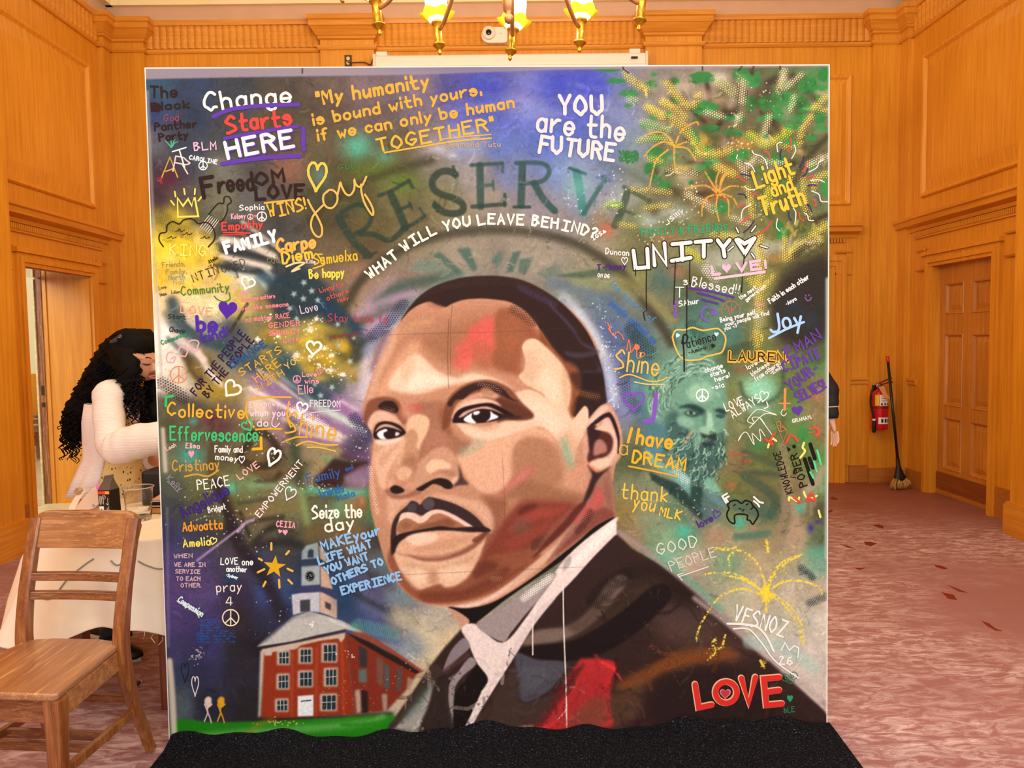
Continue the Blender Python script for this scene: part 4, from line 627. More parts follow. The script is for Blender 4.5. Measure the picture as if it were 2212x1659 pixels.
    for h, t, f, al in (
        # nose
        ('9a6848', '900 872 930 866 960 868 962 900 976 930 996 950 1016 954 1002 976 984 984 968 966 944 966 918 988 906 1006 902 980 912 950 924 925 920 905 900 893', 4, .85), ('8a5638', '955 880 962 905 976 932 966 940 950 915 946 890', 4, .7), ('b0785a', '930 930 955 935 975 955 955 962 930 966 916 980', 5, .6), ('b85c48', '870 878 900 872 915 880 910 890 884 892', 4, .7),
        ('deb488', '880 908 892 898 910 896 926 906 924 930 912 954 904 974 898 966 902 940 890 930 878 936', 1.6, .95), ('b98a60', '878 934 892 928 900 940 898 966 904 974 900 1000 892 1020 876 1010 864 1012 862 996 870 968', 3, .9), ('8a5c3c', '868 1000 884 985 900 990 898 1020 884 1030 870 1010', 6, .6), ('e6b688', '866 1002 852 1020 846 1038 850 1008 862 985 868 960 872 940 874 965 868 990', 3, .7),
        ('e0b48e', '806 990 822 968 850 950 872 945 866 975 848 1005 836 1030 832 1060 820 1050 812 1020', 4, .85), ('c08e68', '820 985 850 965 870 950 840 990 822 1012', 3, .6), ('cf9f78', '800 960 826 962 816 990 806 1030 802 1000', 4, .6),
        ('f3cd9e', '856 1024 862 1012 876 1009 888 1014 888 1026 878 1036 864 1038', 2, .95), ('bd8a66', '850 1012 858 1000 890 1006 900 1030 898 1056 886 1062 874 1052 858 1046 846 1046', 6, .55), ('d2a27c', '836 1038 846 1032 852 1040 846 1056 838 1056', 3, .8), ('cb9570', '872 1050 890 1040 898 1050 888 1060', 3, .7),
        ('c0906c', '905 1000 920 985 945 968 970 972 984 990 990 1016 992 1034 978 1044 956 1034 930 1036 908 1046 898 1056 896 1036', 2.5, .95), ('e4ba90', '920 1008 930 996 944 992 960 996 974 1006 968 1016 950 1014 932 1024 922 1018', 1.8, .95), ('a87656', '938 1020 970 1014 985 1022 988 1034 972 1030 950 1022 934 1030', 3, .8), ('dcae88', '975 1036 988 1028 990 1040 980 1048', 1.5, .8),
        ('2a1d1a', '842 1056 852 1049 864 1052 874 1060 866 1066 852 1068 845 1064', 1.2, 1), ('2a1d1a', '898 1058 910 1050 932 1038 950 1033 968 1037 978 1048 974 1056 962 1056 952 1050 936 1046 920 1056 910 1062', 1.2, 1), ('4a3430', '990 1004 996 1018 1002 1034 1012 1046 1002 1048 986 1050 972 1056 984 1044 992 1030', 1.5, .95), ('8c5c40', '832 1062 842 1056 846 1066 870 1070 888 1064 898 1060 910 1066 880 1076 850 1078', 2, .8),
        # eyes
        ('7c4a30', '788 886 794 870 806 862 826 858 846 860 860 868 872 890 878 912 866 916 856 898 842 893 820 889 806 892 798 910 788 920 784 902', 2, .95), ('c98a68', '872 872 888 880 882 905 870 910 862 892', 5, .6), ('32201c', '816 878 830 867 850 869 860 884 855 893 838 889 822 885', 1.2, 1), ('d9ae90', '794 920 798 904 808 893 822 888 842 894 858 906 868 918 850 912 828 910 812 914 802 930', 1.5, .95), ('2a1a17', '806 944 808 928 815 916 830 911 850 914 866 922 876 934 872 940 858 946 836 949 814 950', 1.2, 1), ('cda488', '810 934 818 922 832 917 850 921 868 932 850 926 832 923 818 928', 1, .95), ('f4ece4', '814 940 820 932 834 929 830 940 834 949 822 949', 1, 1), ('2c1b18', '828 940 832 930 846 927 856 934 856 942 846 948 834 948', 1, 1), ('f4ece4', '855 934 863 938 854 943', 1, .9), ('fbf6f0', '827 930 834 928 836 932 829 934', .8, 1), ('ecd0bc', '812 952 840 951 862 948 872 944 860 954 830 962 814 960', 2, .85),
        ('74452c', '955 928 957 892 966 864 986 842 1016 826 1050 820 1082 828 1104 842 1126 868 1152 896 1140 906 1112 908 1090 900 1075 880 1050 868 1010 862 984 874 976 905 968 922', 2, .95), ('d29c78', '975 905 980 890 996 868 1015 854 1040 846 1062 846 1078 856 1070 862 1050 858 1024 862 1004 872 990 886', 2, .9), ('38241f', '966 872 984 850 1008 834 1038 826 1066 830 1088 842 1102 858 1120 868 1098 862 1076 850 1052 842 1030 842 1012 852 1000 862 984 864 974 878', 1.2, 1), ('a87a54', '1040 838 1056 838 1068 850 1056 856 1040 850', 2, .8), ('5a3422', '1070 862 1098 864 1124 874 1152 896 1140 905 1112 904 1092 898', 3, .9),
        ('e2ba9c', '977 905 984 888 1000 872 1022 862 1046 860 1068 866 1082 878 1060 872 1030 874 1006 882 990 896', 1.5, .95), ('261715', '977 912 982 894 998 881 1030 873 1060 871 1086 883 1110 898 1086 904 1060 911 1030 914 1000 914 984 914', 1.2, 1), ('cba287', '990 902 1002 890 1024 882 1050 878 1072 886 1088 896 1064 886 1040 884 1016 890 1000 900', 1, .95), ('f5ede6', '1001 906 1012 896 1022 892 1018 902 1028 914 1010 913', 1, 1), ('f5ede6', '1058 889 1064 893 1076 901 1058 908 1050 910', 1, 1), ('2a1a18', '1019 893 1030 885 1048 884 1058 890 1058 902 1050 910 1034 913 1022 906', 1, 1), ('fdf8f2', '1022 891 1031 888 1036 890 1032 895 1024 896', .8, 1), ('38261e', '1086 896 1110 896 1130 900 1112 906 1090 908 1072 912', 2, .8)):
        P(c(h), q(t), f, al)
    D(c('b48c6c'), q('828 884 850 888'), 8, 5, 1.2, .7, 15); D(c('c49a78'), q('1032 830 1062 834 1080 846'), 7, 5, 1.3, .8, 10); D(c('6ea07c'), q('1000 978 1022 968 1036 958'), 22, 4.5, 1.2, .8, 20); D(c('e8c4a8'), q('800 1010 806 1060 816 1110'), 9, 5, 1.5, .9, 0)
    # hair
    P(c('33221d'), q('864 694 880 668 905 640 940 617 990 601 1040 596 1085 597 1130 606 1172 626 1212 654 1246 688 1271 722 1289 762 1301 802 1308 848 1309 870 1296 876 1284 890 1272 904 1270 884 1262 876 1252 886 1240 900 1234 886 1240 862 1252 838 1248 806 1226 790 1206 768 1188 746 1168 716 1152 692 1128 668 1098 652 1066 647 1035 645 1000 648 976 656 960 664 942 660 926 653 906 658 884 672'), 1.4)
    for h, t, f, al in (('7a4424', '1166 712 1188 744 1208 766 1230 788 1250 804 1256 836 1244 864 1238 900 1230 890 1234 850 1230 816 1210 780 1186 754 1166 734', 3, .9), ('8a5230', '1220 780 1246 792 1254 820 1242 830 1232 808', 3, .7), ('4a4450', '1186 655 1200 668 1222 690 1240 712 1256 738 1284 750 1286 756 1258 746 1236 716 1214 690 1192 668', 2.5, .7), ('4a434e', '1218 758 1250 762 1288 756 1290 764 1250 772 1226 768', 3, .7), ('453f4c', '1282 770 1296 796 1300 802 1260 806 1262 800 1290 798', 2.5, .7), ('2a1c1a', '1230 806 1290 806 1300 830 1260 850 1246 840', 4, .6), ('a06a48', '924 652 942 657 960 664 944 668 925 662', 2, .6)):
        P(c(h), q(t), f, al)
    D(c('5c5480'), q('1122 622 1160 640 1196 658'), 14, 5, 1.3, .7, 20); D(c('9a6a30'), q('1246 846 1262 850 1290 856'), 14, 5, 1.4, .8, 10); D(c('4c2c1e'), q('1108 668 1130 680 1150 694'), 22, 5.5, 1.8, .7, 10)
    # ear, neck
    for h, t, f, al in (('c8977a', '1258 960 1262 930 1274 906 1288 886 1304 873 1316 871 1324 884 1336 908 1343 940 1343 970 1338 990 1324 1004 1306 1013 1290 1015 1276 1006 1262 994', 1.5, 1), ('ddb498', '1272 904 1290 884 1306 874 1314 880 1296 896 1280 916 1270 925', 2, .8), ('2c1d1c', '1268 924 1292 900 1312 890 1320 893 1330 912 1338 942 1337 974 1333 978 1332 946 1322 914 1312 900 1292 912 1282 920 1278 930', 1.2, 1), ('e0b69c', '1300 916 1311 904 1322 922 1332 950 1331 978 1318 992 1324 960 1318 938 1302 926', 1.5, .95), ('522c22', '1269 930 1282 918 1298 928 1316 936 1324 952 1318 976 1300 990 1284 996 1272 1000 1268 988 1274 960', 1.5, 1), ('33221f', '1269 926 1284 920 1296 930 1290 950 1280 972 1272 966 1270 945', 1.5, .9), ('b98068', '1284 956 1296 948 1308 958 1310 974 1296 980 1282 982', 2, .85), ('e2b890', '1284 924 1300 918 1316 926 1306 930 1290 928', 1, .9), ('eec09c', '1272 1000 1290 990 1310 988 1322 982 1320 998 1304 1010 1288 1010', 2, .9), ('d88a70', '1260 994 1274 1004 1292 1014 1280 1016 1264 1006', 2, .8),
        ('9a6a50', '1262 1066 1280 1050 1300 1028 1316 1012 1324 1050 1326 1100 1326 1120 1290 1138 1230 1182 1180 1220 1210 1170 1250 1110', 2, 1), ('8a5844', '1310 1030 1320 1060 1324 1100 1312 1090 1304 1060', 3, .6), ('b85848', '1290 1048 1304 1072 1300 1092 1276 1108 1250 1128 1234 1130 1256 1104 1276 1076', 3, .9), ('3a2622', '1268 1003 1290 1020 1320 1006 1302 1024 1288 1042 1278 1066 1266 1084 1252 1104 1262 1076 1272 1046 1278 1024', 1.5, 1), ('5a2a20', '1266 1084 1252 1108 1226 1140 1190 1174 1150 1206 1180 1166 1220 1124 1246 1092', 2.5, .9), ('7c4030', '1290 1100 1320 1100 1326 1116 1292 1132 1240 1170 1200 1198 1230 1160', 3, .8)):
        P(c(h), q(t), f, al)
    D(c('33201c'), q('1276 1106 1264 1126 1248 1146'), 16, 5, 1.7, .8, 20); D(c('dcae86'), q('1064 1250 1080 1250'), 12, 5, 1.2, .5, 20); D(c('f0d0b8'), q('1276 910 1300 888'), 7, 4, 1.2, .8, 40)
    hb = p.box(np.array(head), 4); hm = p.blur(p.mask_poly(p.smooth(head, True), hb), 1)[..., None]
    reg = p.a[hb[2]:hb[3], hb[0]:hb[1]]; lum = reg.mean(-1, keepdims=True)
    reg += hm*(np.array([-.004, .006, .05], np.float32)*np.clip(lum*2, 0, 1)); reg[:] = reg+(reg-.5)*hm*.06
    # ------------ collar, tie, jacket
    P(c('32211f'), q('1333 1150 1366 1184 1420 1214 1500 1274 1570 1336 1640 1400 1704 1458 1790 1540 1792 1575 815 1600 818 1588 858 1546 896 1492 928 1442 962 1398 1000 1356 1030 1346 1140 1300 1230 1230'), 2, 1, False)
    for h, t, f, al in (('5a4034', '1450 1330 1560 1360 1640 1410 1600 1420 1500 1400 1420 1380', 18, .6), ('4c3c38', '1400 1300 1480 1300 1560 1350 1500 1380 1420 1350', 16, .7), ('84481f', '1330 1480 1400 1440 1470 1405 1560 1396 1600 1420 1520 1430 1440 1450 1370 1490', 6, .8), ('241917', '1340 1230 1400 1220 1470 1250 1520 1300 1460 1300 1400 1270', 10, .8), ('5c3e2c', '1230 1570 1320 1500 1400 1470 1420 1500 1330 1575', 8, .7), ('26191a', '1400 1480 1560 1440 1640 1470 1700 1520 1600 1560 1420 1560', 8, .8), ('3c2c22', '1120 1395 1200 1380 1290 1330 1340 1280 1400 1240 1450 1280 1380 1340 1300 1400 1220 1440 1150 1420', 10, .6),
        ('7c6a60', '1130 1392 1150 1366 1180 1358 1225 1352 1262 1330 1290 1294 1310 1262 1340 1240 1356 1254 1330 1290 1296 1330 1250 1366 1210 1384 1170 1390', 3, .9), ('4a382e', '1225 1352 1262 1330 1290 1294 1330 1280 1296 1330 1250 1366', 5, .7), ('1c1214', '1125 1402 1160 1394 1240 1382 1330 1330 1420 1260 1450 1290 1370 1370 1280 1420 1180 1428 1130 1416', 2, .95), ('c82c30', '1154 1576 1190 1520 1246 1436 1262 1422 1330 1430 1324 1470 1318 1520 1314 1572', 3, .9), ('98282c', '1190 1560 1230 1500 1290 1440 1316 1450 1290 1560', 10, .5), ('5f4a34', '1240 1540 1300 1500 1316 1540 1300 1572 1240 1574', 8, .6), ('4c1c1c', '1150 1560 1190 1500 1250 1440 1262 1440 1215 1510 1170 1570', 3, .8), ('4a4a55', '1116 1412 1160 1424 1226 1432 1206 1470 1180 1496 1132 1516 1120 1470', 2.5, .95), ('5a5a64', '1140 1440 1190 1450 1160 1480 1136 1490', 6, .5), ('40302a', '1020 1580 1060 1520 1110 1440 1124 1470 1130 1520 1200 1500 1150 1572 1080 1580', 3, .9), ('b09888', '1120 1572 1150 1564 1150 1576', 2, .7),
        ('17100f', '969 1311 1010 1314 1060 1303 1110 1275 1160 1240 1210 1200 1250 1168 1288 1135 1327 1119 1223 1204 1100 1290 1028 1347 1010 1356 1013 1340 990 1322', 1.3, 1), ('c4927a', '970 1316 990 1322 1013 1338 1012 1348 998 1358 984 1338', 1.2, .95),
        ('ead8d4', '1327 1119 1330 1134 1333 1152 1325 1159 1280 1205 1240 1250 1200 1292 1160 1342 1140 1372 1125 1397 1080 1470 1030 1552 1020 1583 990 1588 1005 1570 1040 1496 1055 1466 1030 1430 1012 1388 998 1358 1028 1348 1085 1388 1140 1330 1223 1204', 1, 1), ('f6ece6', '1320 1128 1330 1140 1290 1180 1240 1230 1225 1222 1270 1175', 2, .9), ('d8c4c4', '1160 1340 1200 1292 1180 1300 1140 1350 1110 1396 1060 1480 1024 1550 1040 1520 1090 1450 1125 1397', 2, .7), ('9c8e8e', '1030 1351 1070 1324 1120 1290 1160 1262 1196 1236 1200 1246 1170 1288 1132 1332 1105 1366 1085 1386', 1.3, 1), ('a89a98', '1222 1206 1234 1200 1232 1220 1216 1232', 1.5, .8),
        ('17100f', '1000 1364 1012 1392 1030 1432 1054 1466 1038 1500 1004 1572 978 1588 976 1540 984 1500 1020 1450 1028 1436 1014 1400', 1.3, 1), ('8c8288', '958 1450 972 1412 990 1388 1006 1378 1016 1398 990 1424 968 1446', 1.3, .9), ('9c9094', '970 1500 974 1474 992 1450 1016 1420 1030 1434 1000 1462 984 1490 980 1560 976 1562 972 1530', 1.3, .9), ('4a3230', '962 1446 990 1424 1012 1408 1016 1418 985 1440 964 1456', 1.5, .9),
        ('3a2e2a', '820 1590 862 1546 900 1490 940 1436 960 1460 966 1510 972 1588', 2, 1), ('a09c96', '846 1590 880 1546 912 1508 938 1474 930 1516 912 1560 902 1590', 2, .95), ('4c6058', '866 1560 906 1506 938 1470 925 1500 890 1544', 5, .8), ('2a201e', '906 1590 928 1530 940 1474 962 1460 966 1520 972 1588', 3, .8)):
        P(c(h), q(t), f, al)
    D(c('f4eeea'), q('1132 1292 1160 1270 1190 1246'), 16, 5, 1.7, .95, 35); D(c('1c1414'), q('1284 1296 1310 1268 1350 1244'), 36, 5, 1.7, .8, 20)
    for t in ('1158 1312 1152 1350 1152 1414', '1217 1256 1218 1330 1221 1410 1224 1480 1226 1572'): S(c('f2e8de'), q(t), 2.8, 1, .9)
    brush(p, 900, 'jacket')
    # glow line along the shoulder on the right
    for t, w, h, al in (('1338 1150 1420 1205 1490 1262 1560 1325 1640 1398 1720 1462 1788 1522', 12, '9c8a88', .85), ('1420 1196 1500 1262 1560 1316', 12, '66a58a', .7), ('1500 1290 1560 1336 1660 1420', 9, 'b6a6a4', .8), ('1640 1380 1700 1440 1770 1500', 30, 'c9bdb6', .6), ('1620 1385 1700 1400 1760 1440', 30, 'a4c8c0', .5)):
        S(c(h), q(t), w, 4, al)
    # ------------ the brick hall with its tower
    for h, t, f, al in (('20304a', '600 1330 640 1200 700 1160 760 1280 800 1360', 14, .5), ('8e3018', '567 1405 650 1385 747 1368 767 1544 567 1556', 1.3, 1), ('7a2c1c', '747 1368 800 1392 905 1452 880 1490 837 1536 767 1544', 1.5, 1), ('8c4030', '775 1358 850 1404 917 1450 905 1456 830 1404 760 1370', 1.3, .95), ('1c1614', '747 1366 800 1388 860 1420 908 1452 900 1456 840 1424 780 1390', 1.2, .9), ('b9b7b4', '556 1399 596 1368 632 1336 668 1322 700 1330 784 1368 750 1361 690 1372 630 1388', 1.3, 1), ('76767a', '556 1398 600 1360 640 1330 652 1328 616 1352 580 1386', 1.5, .9), ('d2d2d0', '700 1330 740 1342 786 1366 760 1360 720 1346', 1.3, .8), ('2a2226', '558 1400 640 1386 748 1360 750 1364 640 1391 562 1404', 1, .9), ('c4b8a8', '568 1404 650 1388 747 1368 746 1378 738 1390 732 1380 690 1386 650 1396 640 1404 590 1410 588 1418 574 1418', 1.2, .95), ('c8c0b6', '564 1408 572 1404 570 1450 565 1550 560 1552', 1.5, .95),
        ('bcbfc8', '631 1286 660 1281 692 1278 692 1324 664 1322 634 1330', 1.2, 1), ('c8a994', '692 1278 712 1286 729 1296 729 1338 710 1330 692 1324', 1.2, 1), ('33363f', '649 1298 671 1296 671 1322 650 1324', 1, .95), ('33303a', '703 1300 716 1306 716 1320 704 1314', 1, .9), ('3a3a60', '640 1278 660 1268 700 1266 735 1292 726 1296 696 1280 660 1282', 1.3, .9), ('9aa6ab', '652 1224 692 1221 692 1264 652 1267', 1.3, 1), ('c2a28c', '693 1222 710 1240 720 1274 694 1268', 1.3, 1), ('2c3c54', '650 1212 690 1208 712 1228 692 1222 652 1226', 1.5, .8), ('8a9aa0', '652 1210 653 1192 662 1180 687 1173 690 1207', 1.3, 1), ('b49a84', '690 1180 706 1196 708 1218 692 1208', 1.3, .95), ('26323c', '665 1206 666 1192 672 1187 678 1190 678 1206', 1, .95), ('8a8a8c', '630 1336 668 1324 690 1330 665 1336', 3, .6)):
        P(c(h), q(t), f, al, False)
    B(c('121216'), 670.5, 1246, 10, 11, 1, 0, 3); p.spk(c('d8d8d0'), 672, 1244, 9, 8, 14, .5, .9); p.spk(c('f4f4f0'), 670, 1350, 10, 6, 10)
    def win(x0, y0, x1, y1, fr='cfd2cc', gl='1e2c33'):
        P(c(fr), [(x0-3, y0-2), (x1+2, y0-3), (x1+2, y1+2), (x0-3, y1+2)], 1.5, .8, False)
        P(c(gl), [(x0+2, y0+2), (x1-1, y0+1), (x1-1, y1-1), (x0+2, y1-1)], 1, 1, False)
        for k in (.36, .68): S(c(fr), [(x0+(x1-x0)*k, y0+1), (x0+(x1-x0)*k, y1-1)], 1.4, 1, .9, False)
        S(c(fr), [(x0+1, y0+(y1-y0)*.5), (x1-1, y0+(y1-y0)*.45)], 1.5, 1, .9, False)
    for w in ((603, 1409, 626, 1436), (649, 1403, 674, 1433), (699, 1393, 728, 1430), (602, 1459, 625, 1489), (648, 1452, 676, 1484), (704, 1446, 729, 1482), (599, 1513, 623, 1537), (696, 1502, 728, 1535)): win(*w)
    P(c('dfe4ea'), q('645 1505 679 1502 679 1548 645 1549'), 1.3, 1, False); S(c('2c3c44'), q('653 1516 673 1514'), 3, 1, .9)
    for t, h in (('776 1396 794 1404 794 1444 778 1440', '26303a'), ('776 1448 794 1446 794 1476 776 1474', '55706e'), ('780 1490 796 1494 797 1540 782 1541', '1c1818'), ('814 1418 830 1428 828 1484 816 1476', '6a5248'), ('832 1434 842 1440 842 1490 832 1488', '3c5c60'), ('858 1440 870 1448 868 1496 858 1492', '4a4c48'), ('882 1462 896 1470 886 1490 880 1486', '9a8878'), ('768 1492 780 1490 782 1540 772 1542', 'b4a894'), ('826 1500 838 1500 838 1540 830 1540', 'a09a8a')):
        P(c(h), q(t), 2, .85, False)
    for t in ('634 1412 632 1550', '686 1400 684 1548', '740 1390 744 1544'): S(c('a4482a'), q(t), 6, 2, .6)
    p.spk(c('f6ece0'), 760, 1415, 30, 8, 8); p.spk(c('e0b49c'), 740, 1500, 60, 60, 40, .4, .9); p.spk(c('f0e4dc'), 880, 1440, 60, 60, 20, .5, 1)
    P(c('2c1e1a'), q('560 1552 640 1552 767 1546 840 1538 846 1548 760 1556 560 1562'), 3, .9)
    P(c('1d7a12'), q('384 1558 460 1562 560 1560 700 1553 846 1545 842 1566 820 1592 700 1600 540 1602 384 1610'), 2, 1); S(c('7cb46a'), q('440 1592 560 1582 680 1574 800 1560 830 1548'), 14, 6, .6); S(c('1a7a10'), q('740 1566 790 1566 834 1560'), 8, 4, .8); S(c('9a7a18'), q('530 1598 556 1570 590 1556'), 10, 5, .5); p.spk(c('c8b45a'), 600, 1562, 60, 8, 26)
    D(c('58a89c'), q('775 1352 830 1364 852 1370'), 30, 5, 1.4, .8, 20); B(c('4c8c78'), 770, 1352, 14, 7, .7)
    B(c('1e3c5c'), 745, 1300, 26, 26, .5)
    # blue dotted stencil, little people, edge strips
    for x in range(428, 508, 7):
        for y in range(1340, 1394, 6):
            if R.rand() < .72 and not (y < 1360 and (x < 432 or x > 470)): S(c('1c55a5'), [(x, y), (x+R.uniform(2, 6), y+R.uniform(-1, 3))], R.uniform(1.6, 3.4), 1, .85, False)
    for x0, h, dx in ((450, 'd9c4b8', -3), (478, 'd8a020', 0)):
        P(c(h), [(x0-6, 1514), (x0, 1507), (x0+8, 1509), (x0+9, 1520), (x0+7, 1528), (x0-1, 1530), (x0-5, 1523)], 1, 1)
        for t in (((x0, 1528), (x0+1, 1542), (x0-6, 1560)), ((x0, 1538), (x0+5, 1550), (x0+9, 1563)), ((x0-6, 1523), (x0+1, 1540)), ((x0+10, 1523), (x0, 1532))): S(c(h), t, 2.6, 1, 1, False)
    crayons(p)
    n = p.noise((PH, PW), 4)*.5+p.noise((PH, PW), 1.6)*.5
    p.a *= (1+.17*(n-.5))[..., None]
    for t, al in (('968 690 966 760 968 840', .5), ('975 660 972 720 972 810', .35), ('840 724 960 720 1100 716 1260 706', .3), ('340 1262 500 1258 620 1262', .25), ('850 1243 1000 1236 1300 1222', .3), ('1085 990 1090 1100 1084 1200', .3), ('848 158 852 240', .3), ('1300 520 1560 505', .15), ('960 400 955 480', .2), ('1482 600 1482 800', .5), ('1500 1010 1760 1028', .25)):
        S(c('4a3428'), q(t), 1.6, 1, al)
    P(c('8d8390'), q('300 140 1800 128 1800 140 1700 142 1400 147 1200 150 1040 156 900 162 700 166 500 170 300 175'), 1.2, .96, False)
    B(c('6a6290'), 1000, 150, 160, 10, .5)
    for t in ('1343 147 1341 138', '1343 148 1354 156', '1514 150 1514 138', '1592 150 1600 140', '1622 148 1626 138', '1682 148 1682 138', '650 160 650 150'): S(c('2e2a22'), q(t), 3, 1, .9, False)
    for t, w, h, al in (('368 1430 374 1500 380 1612', 13, 'd0c6b6', .95), ('338 640 345 760', 8, 'e4dcd2', .8), ('316 200 336 600 352 860', 4, 'a8a4a0', .8), ('352 930 358 1020', 9, 'c4bab0', .9), ('362 1100 366 1400', 4, '8a86a0', .6), ('1789 140 1790 500', 4, 'dcd8d4', .9), ('1786 600 1787 800 1787 1000 1786 1200', 8, 'a9b8b0', .9), ('1788 1200 1788 1540', 3, 'e6e2da', .9)):
        S(c(h), q(t), w, 3, al)
    return np.clip(p.a, 0, 1)
CRAYON = ('ecd24c|1656 1270 1641 1223 1616 1195 1594 1187 1575 1201 1577 1223|1655 1273 1666 1243 1691 1212 1733 1195|1658 1272 1672 1240 1700 1212 1726 1200|1666 1270 1691 1256 1727 1252 1769 1265 1776 1281|1674 1284 1705 1304 1733 1348 1737 1392|1672 1286 1700 1310 1726 1350 1732 1380|1644 1273 1611 1248 1566 1234 1516 1240|1640 1270 1606 1250 1560 1240|1641 1281 1605 1270 1566 1281 1539 1306 1511 1356 1505 1384|1656 1290 1656 1320|1545 1380 1540 1390 1548 1400 1560 1396 1568 1370|1550 1400 1545 1410 1530 1425|1644 1425 1652 1440|1545 1182 1570 1186 1590 1180|1656 1165 1660 1190',
          'd49a3c|1453 316 1443 296 1424 284 1400 287 1385 295|1454 316 1470 280 1500 262 1506 268|1450 312 1430 305 1405 318 1390 336|1440 322 1415 345 1405 380 1401 402|1454 320 1454 345 1458 372|1458 316 1480 318 1495 335 1500 345|1460 312 1480 305|1548 410 1545 385 1557 356|1546 410 1530 385 1520 368|1550 412 1562 380 1580 365|1545 414 1525 400 1500 400 1480 405|1552 414 1575 400 1605 402|1545 418 1525 425 1515 445 1514 465|1550 418 1570 430 1572 465|1548 420 1545 445 1551 476|1555 416 1580 425 1592 445|1552 412 1556 385 1566 370')
def crayons(p):
    for ln in CRAYON:
        h, *L = ln.split('|')
        for k, t in enumerate(L):
            P_ = np.array(q(t)); big = h[0] == 'e'
            p.S(hx(h), t and q(t), 5.5 if big else 4, 1, .95, True, 4 if big else 2.6, .42 if big else .2)
            if big: p.spk(hx(h), P_[:, 0].mean(), P_[:, 1].mean(), np.ptp(P_[:, 0])*.5+4, np.ptp(P_[:, 1])*.5+4, 14, .5, 1.2)
    for _ in range(60):
        a, r = p.rs.uniform(0, 6.3), p.rs.uniform(0, 18)
        p.S(hx('ecd23c'), [(1656, 1281), (1656+r*math.cos(a), 1280+r*math.sin(a)*1.2)], 4, 1, .9, False)
# ------------------------------------------------------------------ hand lettering: a small stroke alphabet (x 0-4, y 0-9, baseline 2) drawn as flat ribbons of paint
GL = {'A': '022942;1435', 'B': '0209~092938270606~0626443422120202', 'C': '~48392918060413223343', 'D': '0209~0929474534220202', 'E': '49090242;0636', 'F': '490902;0636', 'G': '~4839291806041322334445;2545', 'H': '0209;4249;0646', 'I': '1252;3239;1959', 'J': '~494432221203', 'K': '0209;490642', 'L': '090242', 'M': '0209254942', 'N': '02094249', 'O': '~2918060413223344463829', 'P': '0209~092938473606', 'Q': '~2918060413223344463829;2442', 'R': '0209~0929384736260606;2642', 'S': '~4839291807163544431202', 'T': '0949;2922', 'U': '~090413223344​49', 'V': '092249', 'W': '0912263249', 'X': '0942;0249', 'Y': '092549;2522', 'Z': '09490242',
      'a': '~3526160503122233;3632', 'b': '0902~0516263533221202', 'c': '~3526160503122233', 'd': '3932~3526160503122233', 'e': '~04343526160503122233', 'f': '~39291812;0626', 'g': '~3526160503122233;~3631201001', 'h': '0902~0516263532', 'i': '0602;0908', 'j': '~161100;1918', 'k': '0902;360432', 'l': '0902', 'm': '0602~05162522~25364542', 'n': '0602~0516263532', 'o': '~1605031222333526​16', 'p': '0600~0516263533221203', 'q': '3630~3526160503122233', 'r': '0602~04152636', 's': '~352616053433221203', 't': '~19132232;0636', 'u': '~0603122334;3632', 'v': '061236', 'w': '0612243246', 'x': '0632;0236', 'y': '0613;3600', 'z': '06360232',
      '0': '~2918060413223344463829', '2': '~0819293827140202;0242', '3': '~0819293827162635332203', '4': '290444;3932', '6': '~3918050313223344352604', '!': '0905;0303', '.': '0203', ',': '0301', '?': '~08192938261514;1213', '-': '1535', "'": '0907', '"': '0907;1917', '&': '~42072918042233', ':': '0605;0302', ')': '~09161402', '(': '~19060412', '<': '350533', '+': '0545;2723', '=': '0636;0434'}
def strokes_of(g):
    out = []
    g = ''.join(ch for ch in g if ch in '0123456789;~')
    for part in g.replace('~', ';~').split(';'):
        if not part or part == '~': continue
        cv = part[0] == '~'; d = part.lstrip('~')
        pts = [(int(d[i]), int(d[i+1])) for i in range(0, len(d)-1, 2)]
        out.append((Painter.smooth(pts, False, 4) if cv else np.array(pts, float)))
    return out
FONT = {k: strokes_of(v) for k, v in GL.items()}
def adv(ch): return 1.4 if ch == ' ' else FONT[ch][0][:, 0].max() if len(FONT[ch]) == 1 else max(s[:, 0].max() for s in FONT[ch])
LR = np.random.RandomState(3)
def text_strokes(t, x0, y0, x1, y1, h, path=None):
    h = h*.86; adv_ = [adv(ch)+2.1 for ch in t]; tot = sum(adv_)-2.1
    out = []
    if path is not None:
        Pp = Painter.smooth(path, False, 10); seg = np.r_[0, np.cumsum(np.hypot(*np.diff(Pp, axis=0).T))]; L = seg[-1]
    else:
        L = math.hypot(x1-x0, y1-y0); ca, sa = (x1-x0)/L, (y1-y0)/L
    k = L/tot; s = h/7; cur = 0.
    for ch, a in zip(t, adv_):
        if ch != ' ':
            if path is not None:
                m = (cur+a/2-1.05)*k; bx = np.interp(m, seg, Pp[:, 0]); by = np.interp(m, seg, Pp[:, 1])
                tx = np.interp(m+4, seg, Pp[:, 0])-np.interp(m-4, seg, Pp[:, 0]); ty = np.interp(m+4, seg, Pp[:, 1])-np.interp(m-4, seg, Pp[:, 1]); n = math.hypot(tx, ty)
                ca, sa = tx/n, ty/n; bx -= ca*(a/2-1.05)*k; by -= sa*(a/2-1.05)*k
            else: bx, by = x0+ca*cur*k, y0+sa*cur*k
            j = LR.normal(0, .035); dy = LR.normal(0, .18)*s; c2, s2 = ca-sa*j, sa+ca*j
            for st in FONT[ch]:
                u = st[:, 0]*k; v = (st[:, 1]-2)*s+dy
                out.append(np.stack([bx+c2*u+s2*v, by+s2*u-c2*v], 1))
        cur += a
    return out
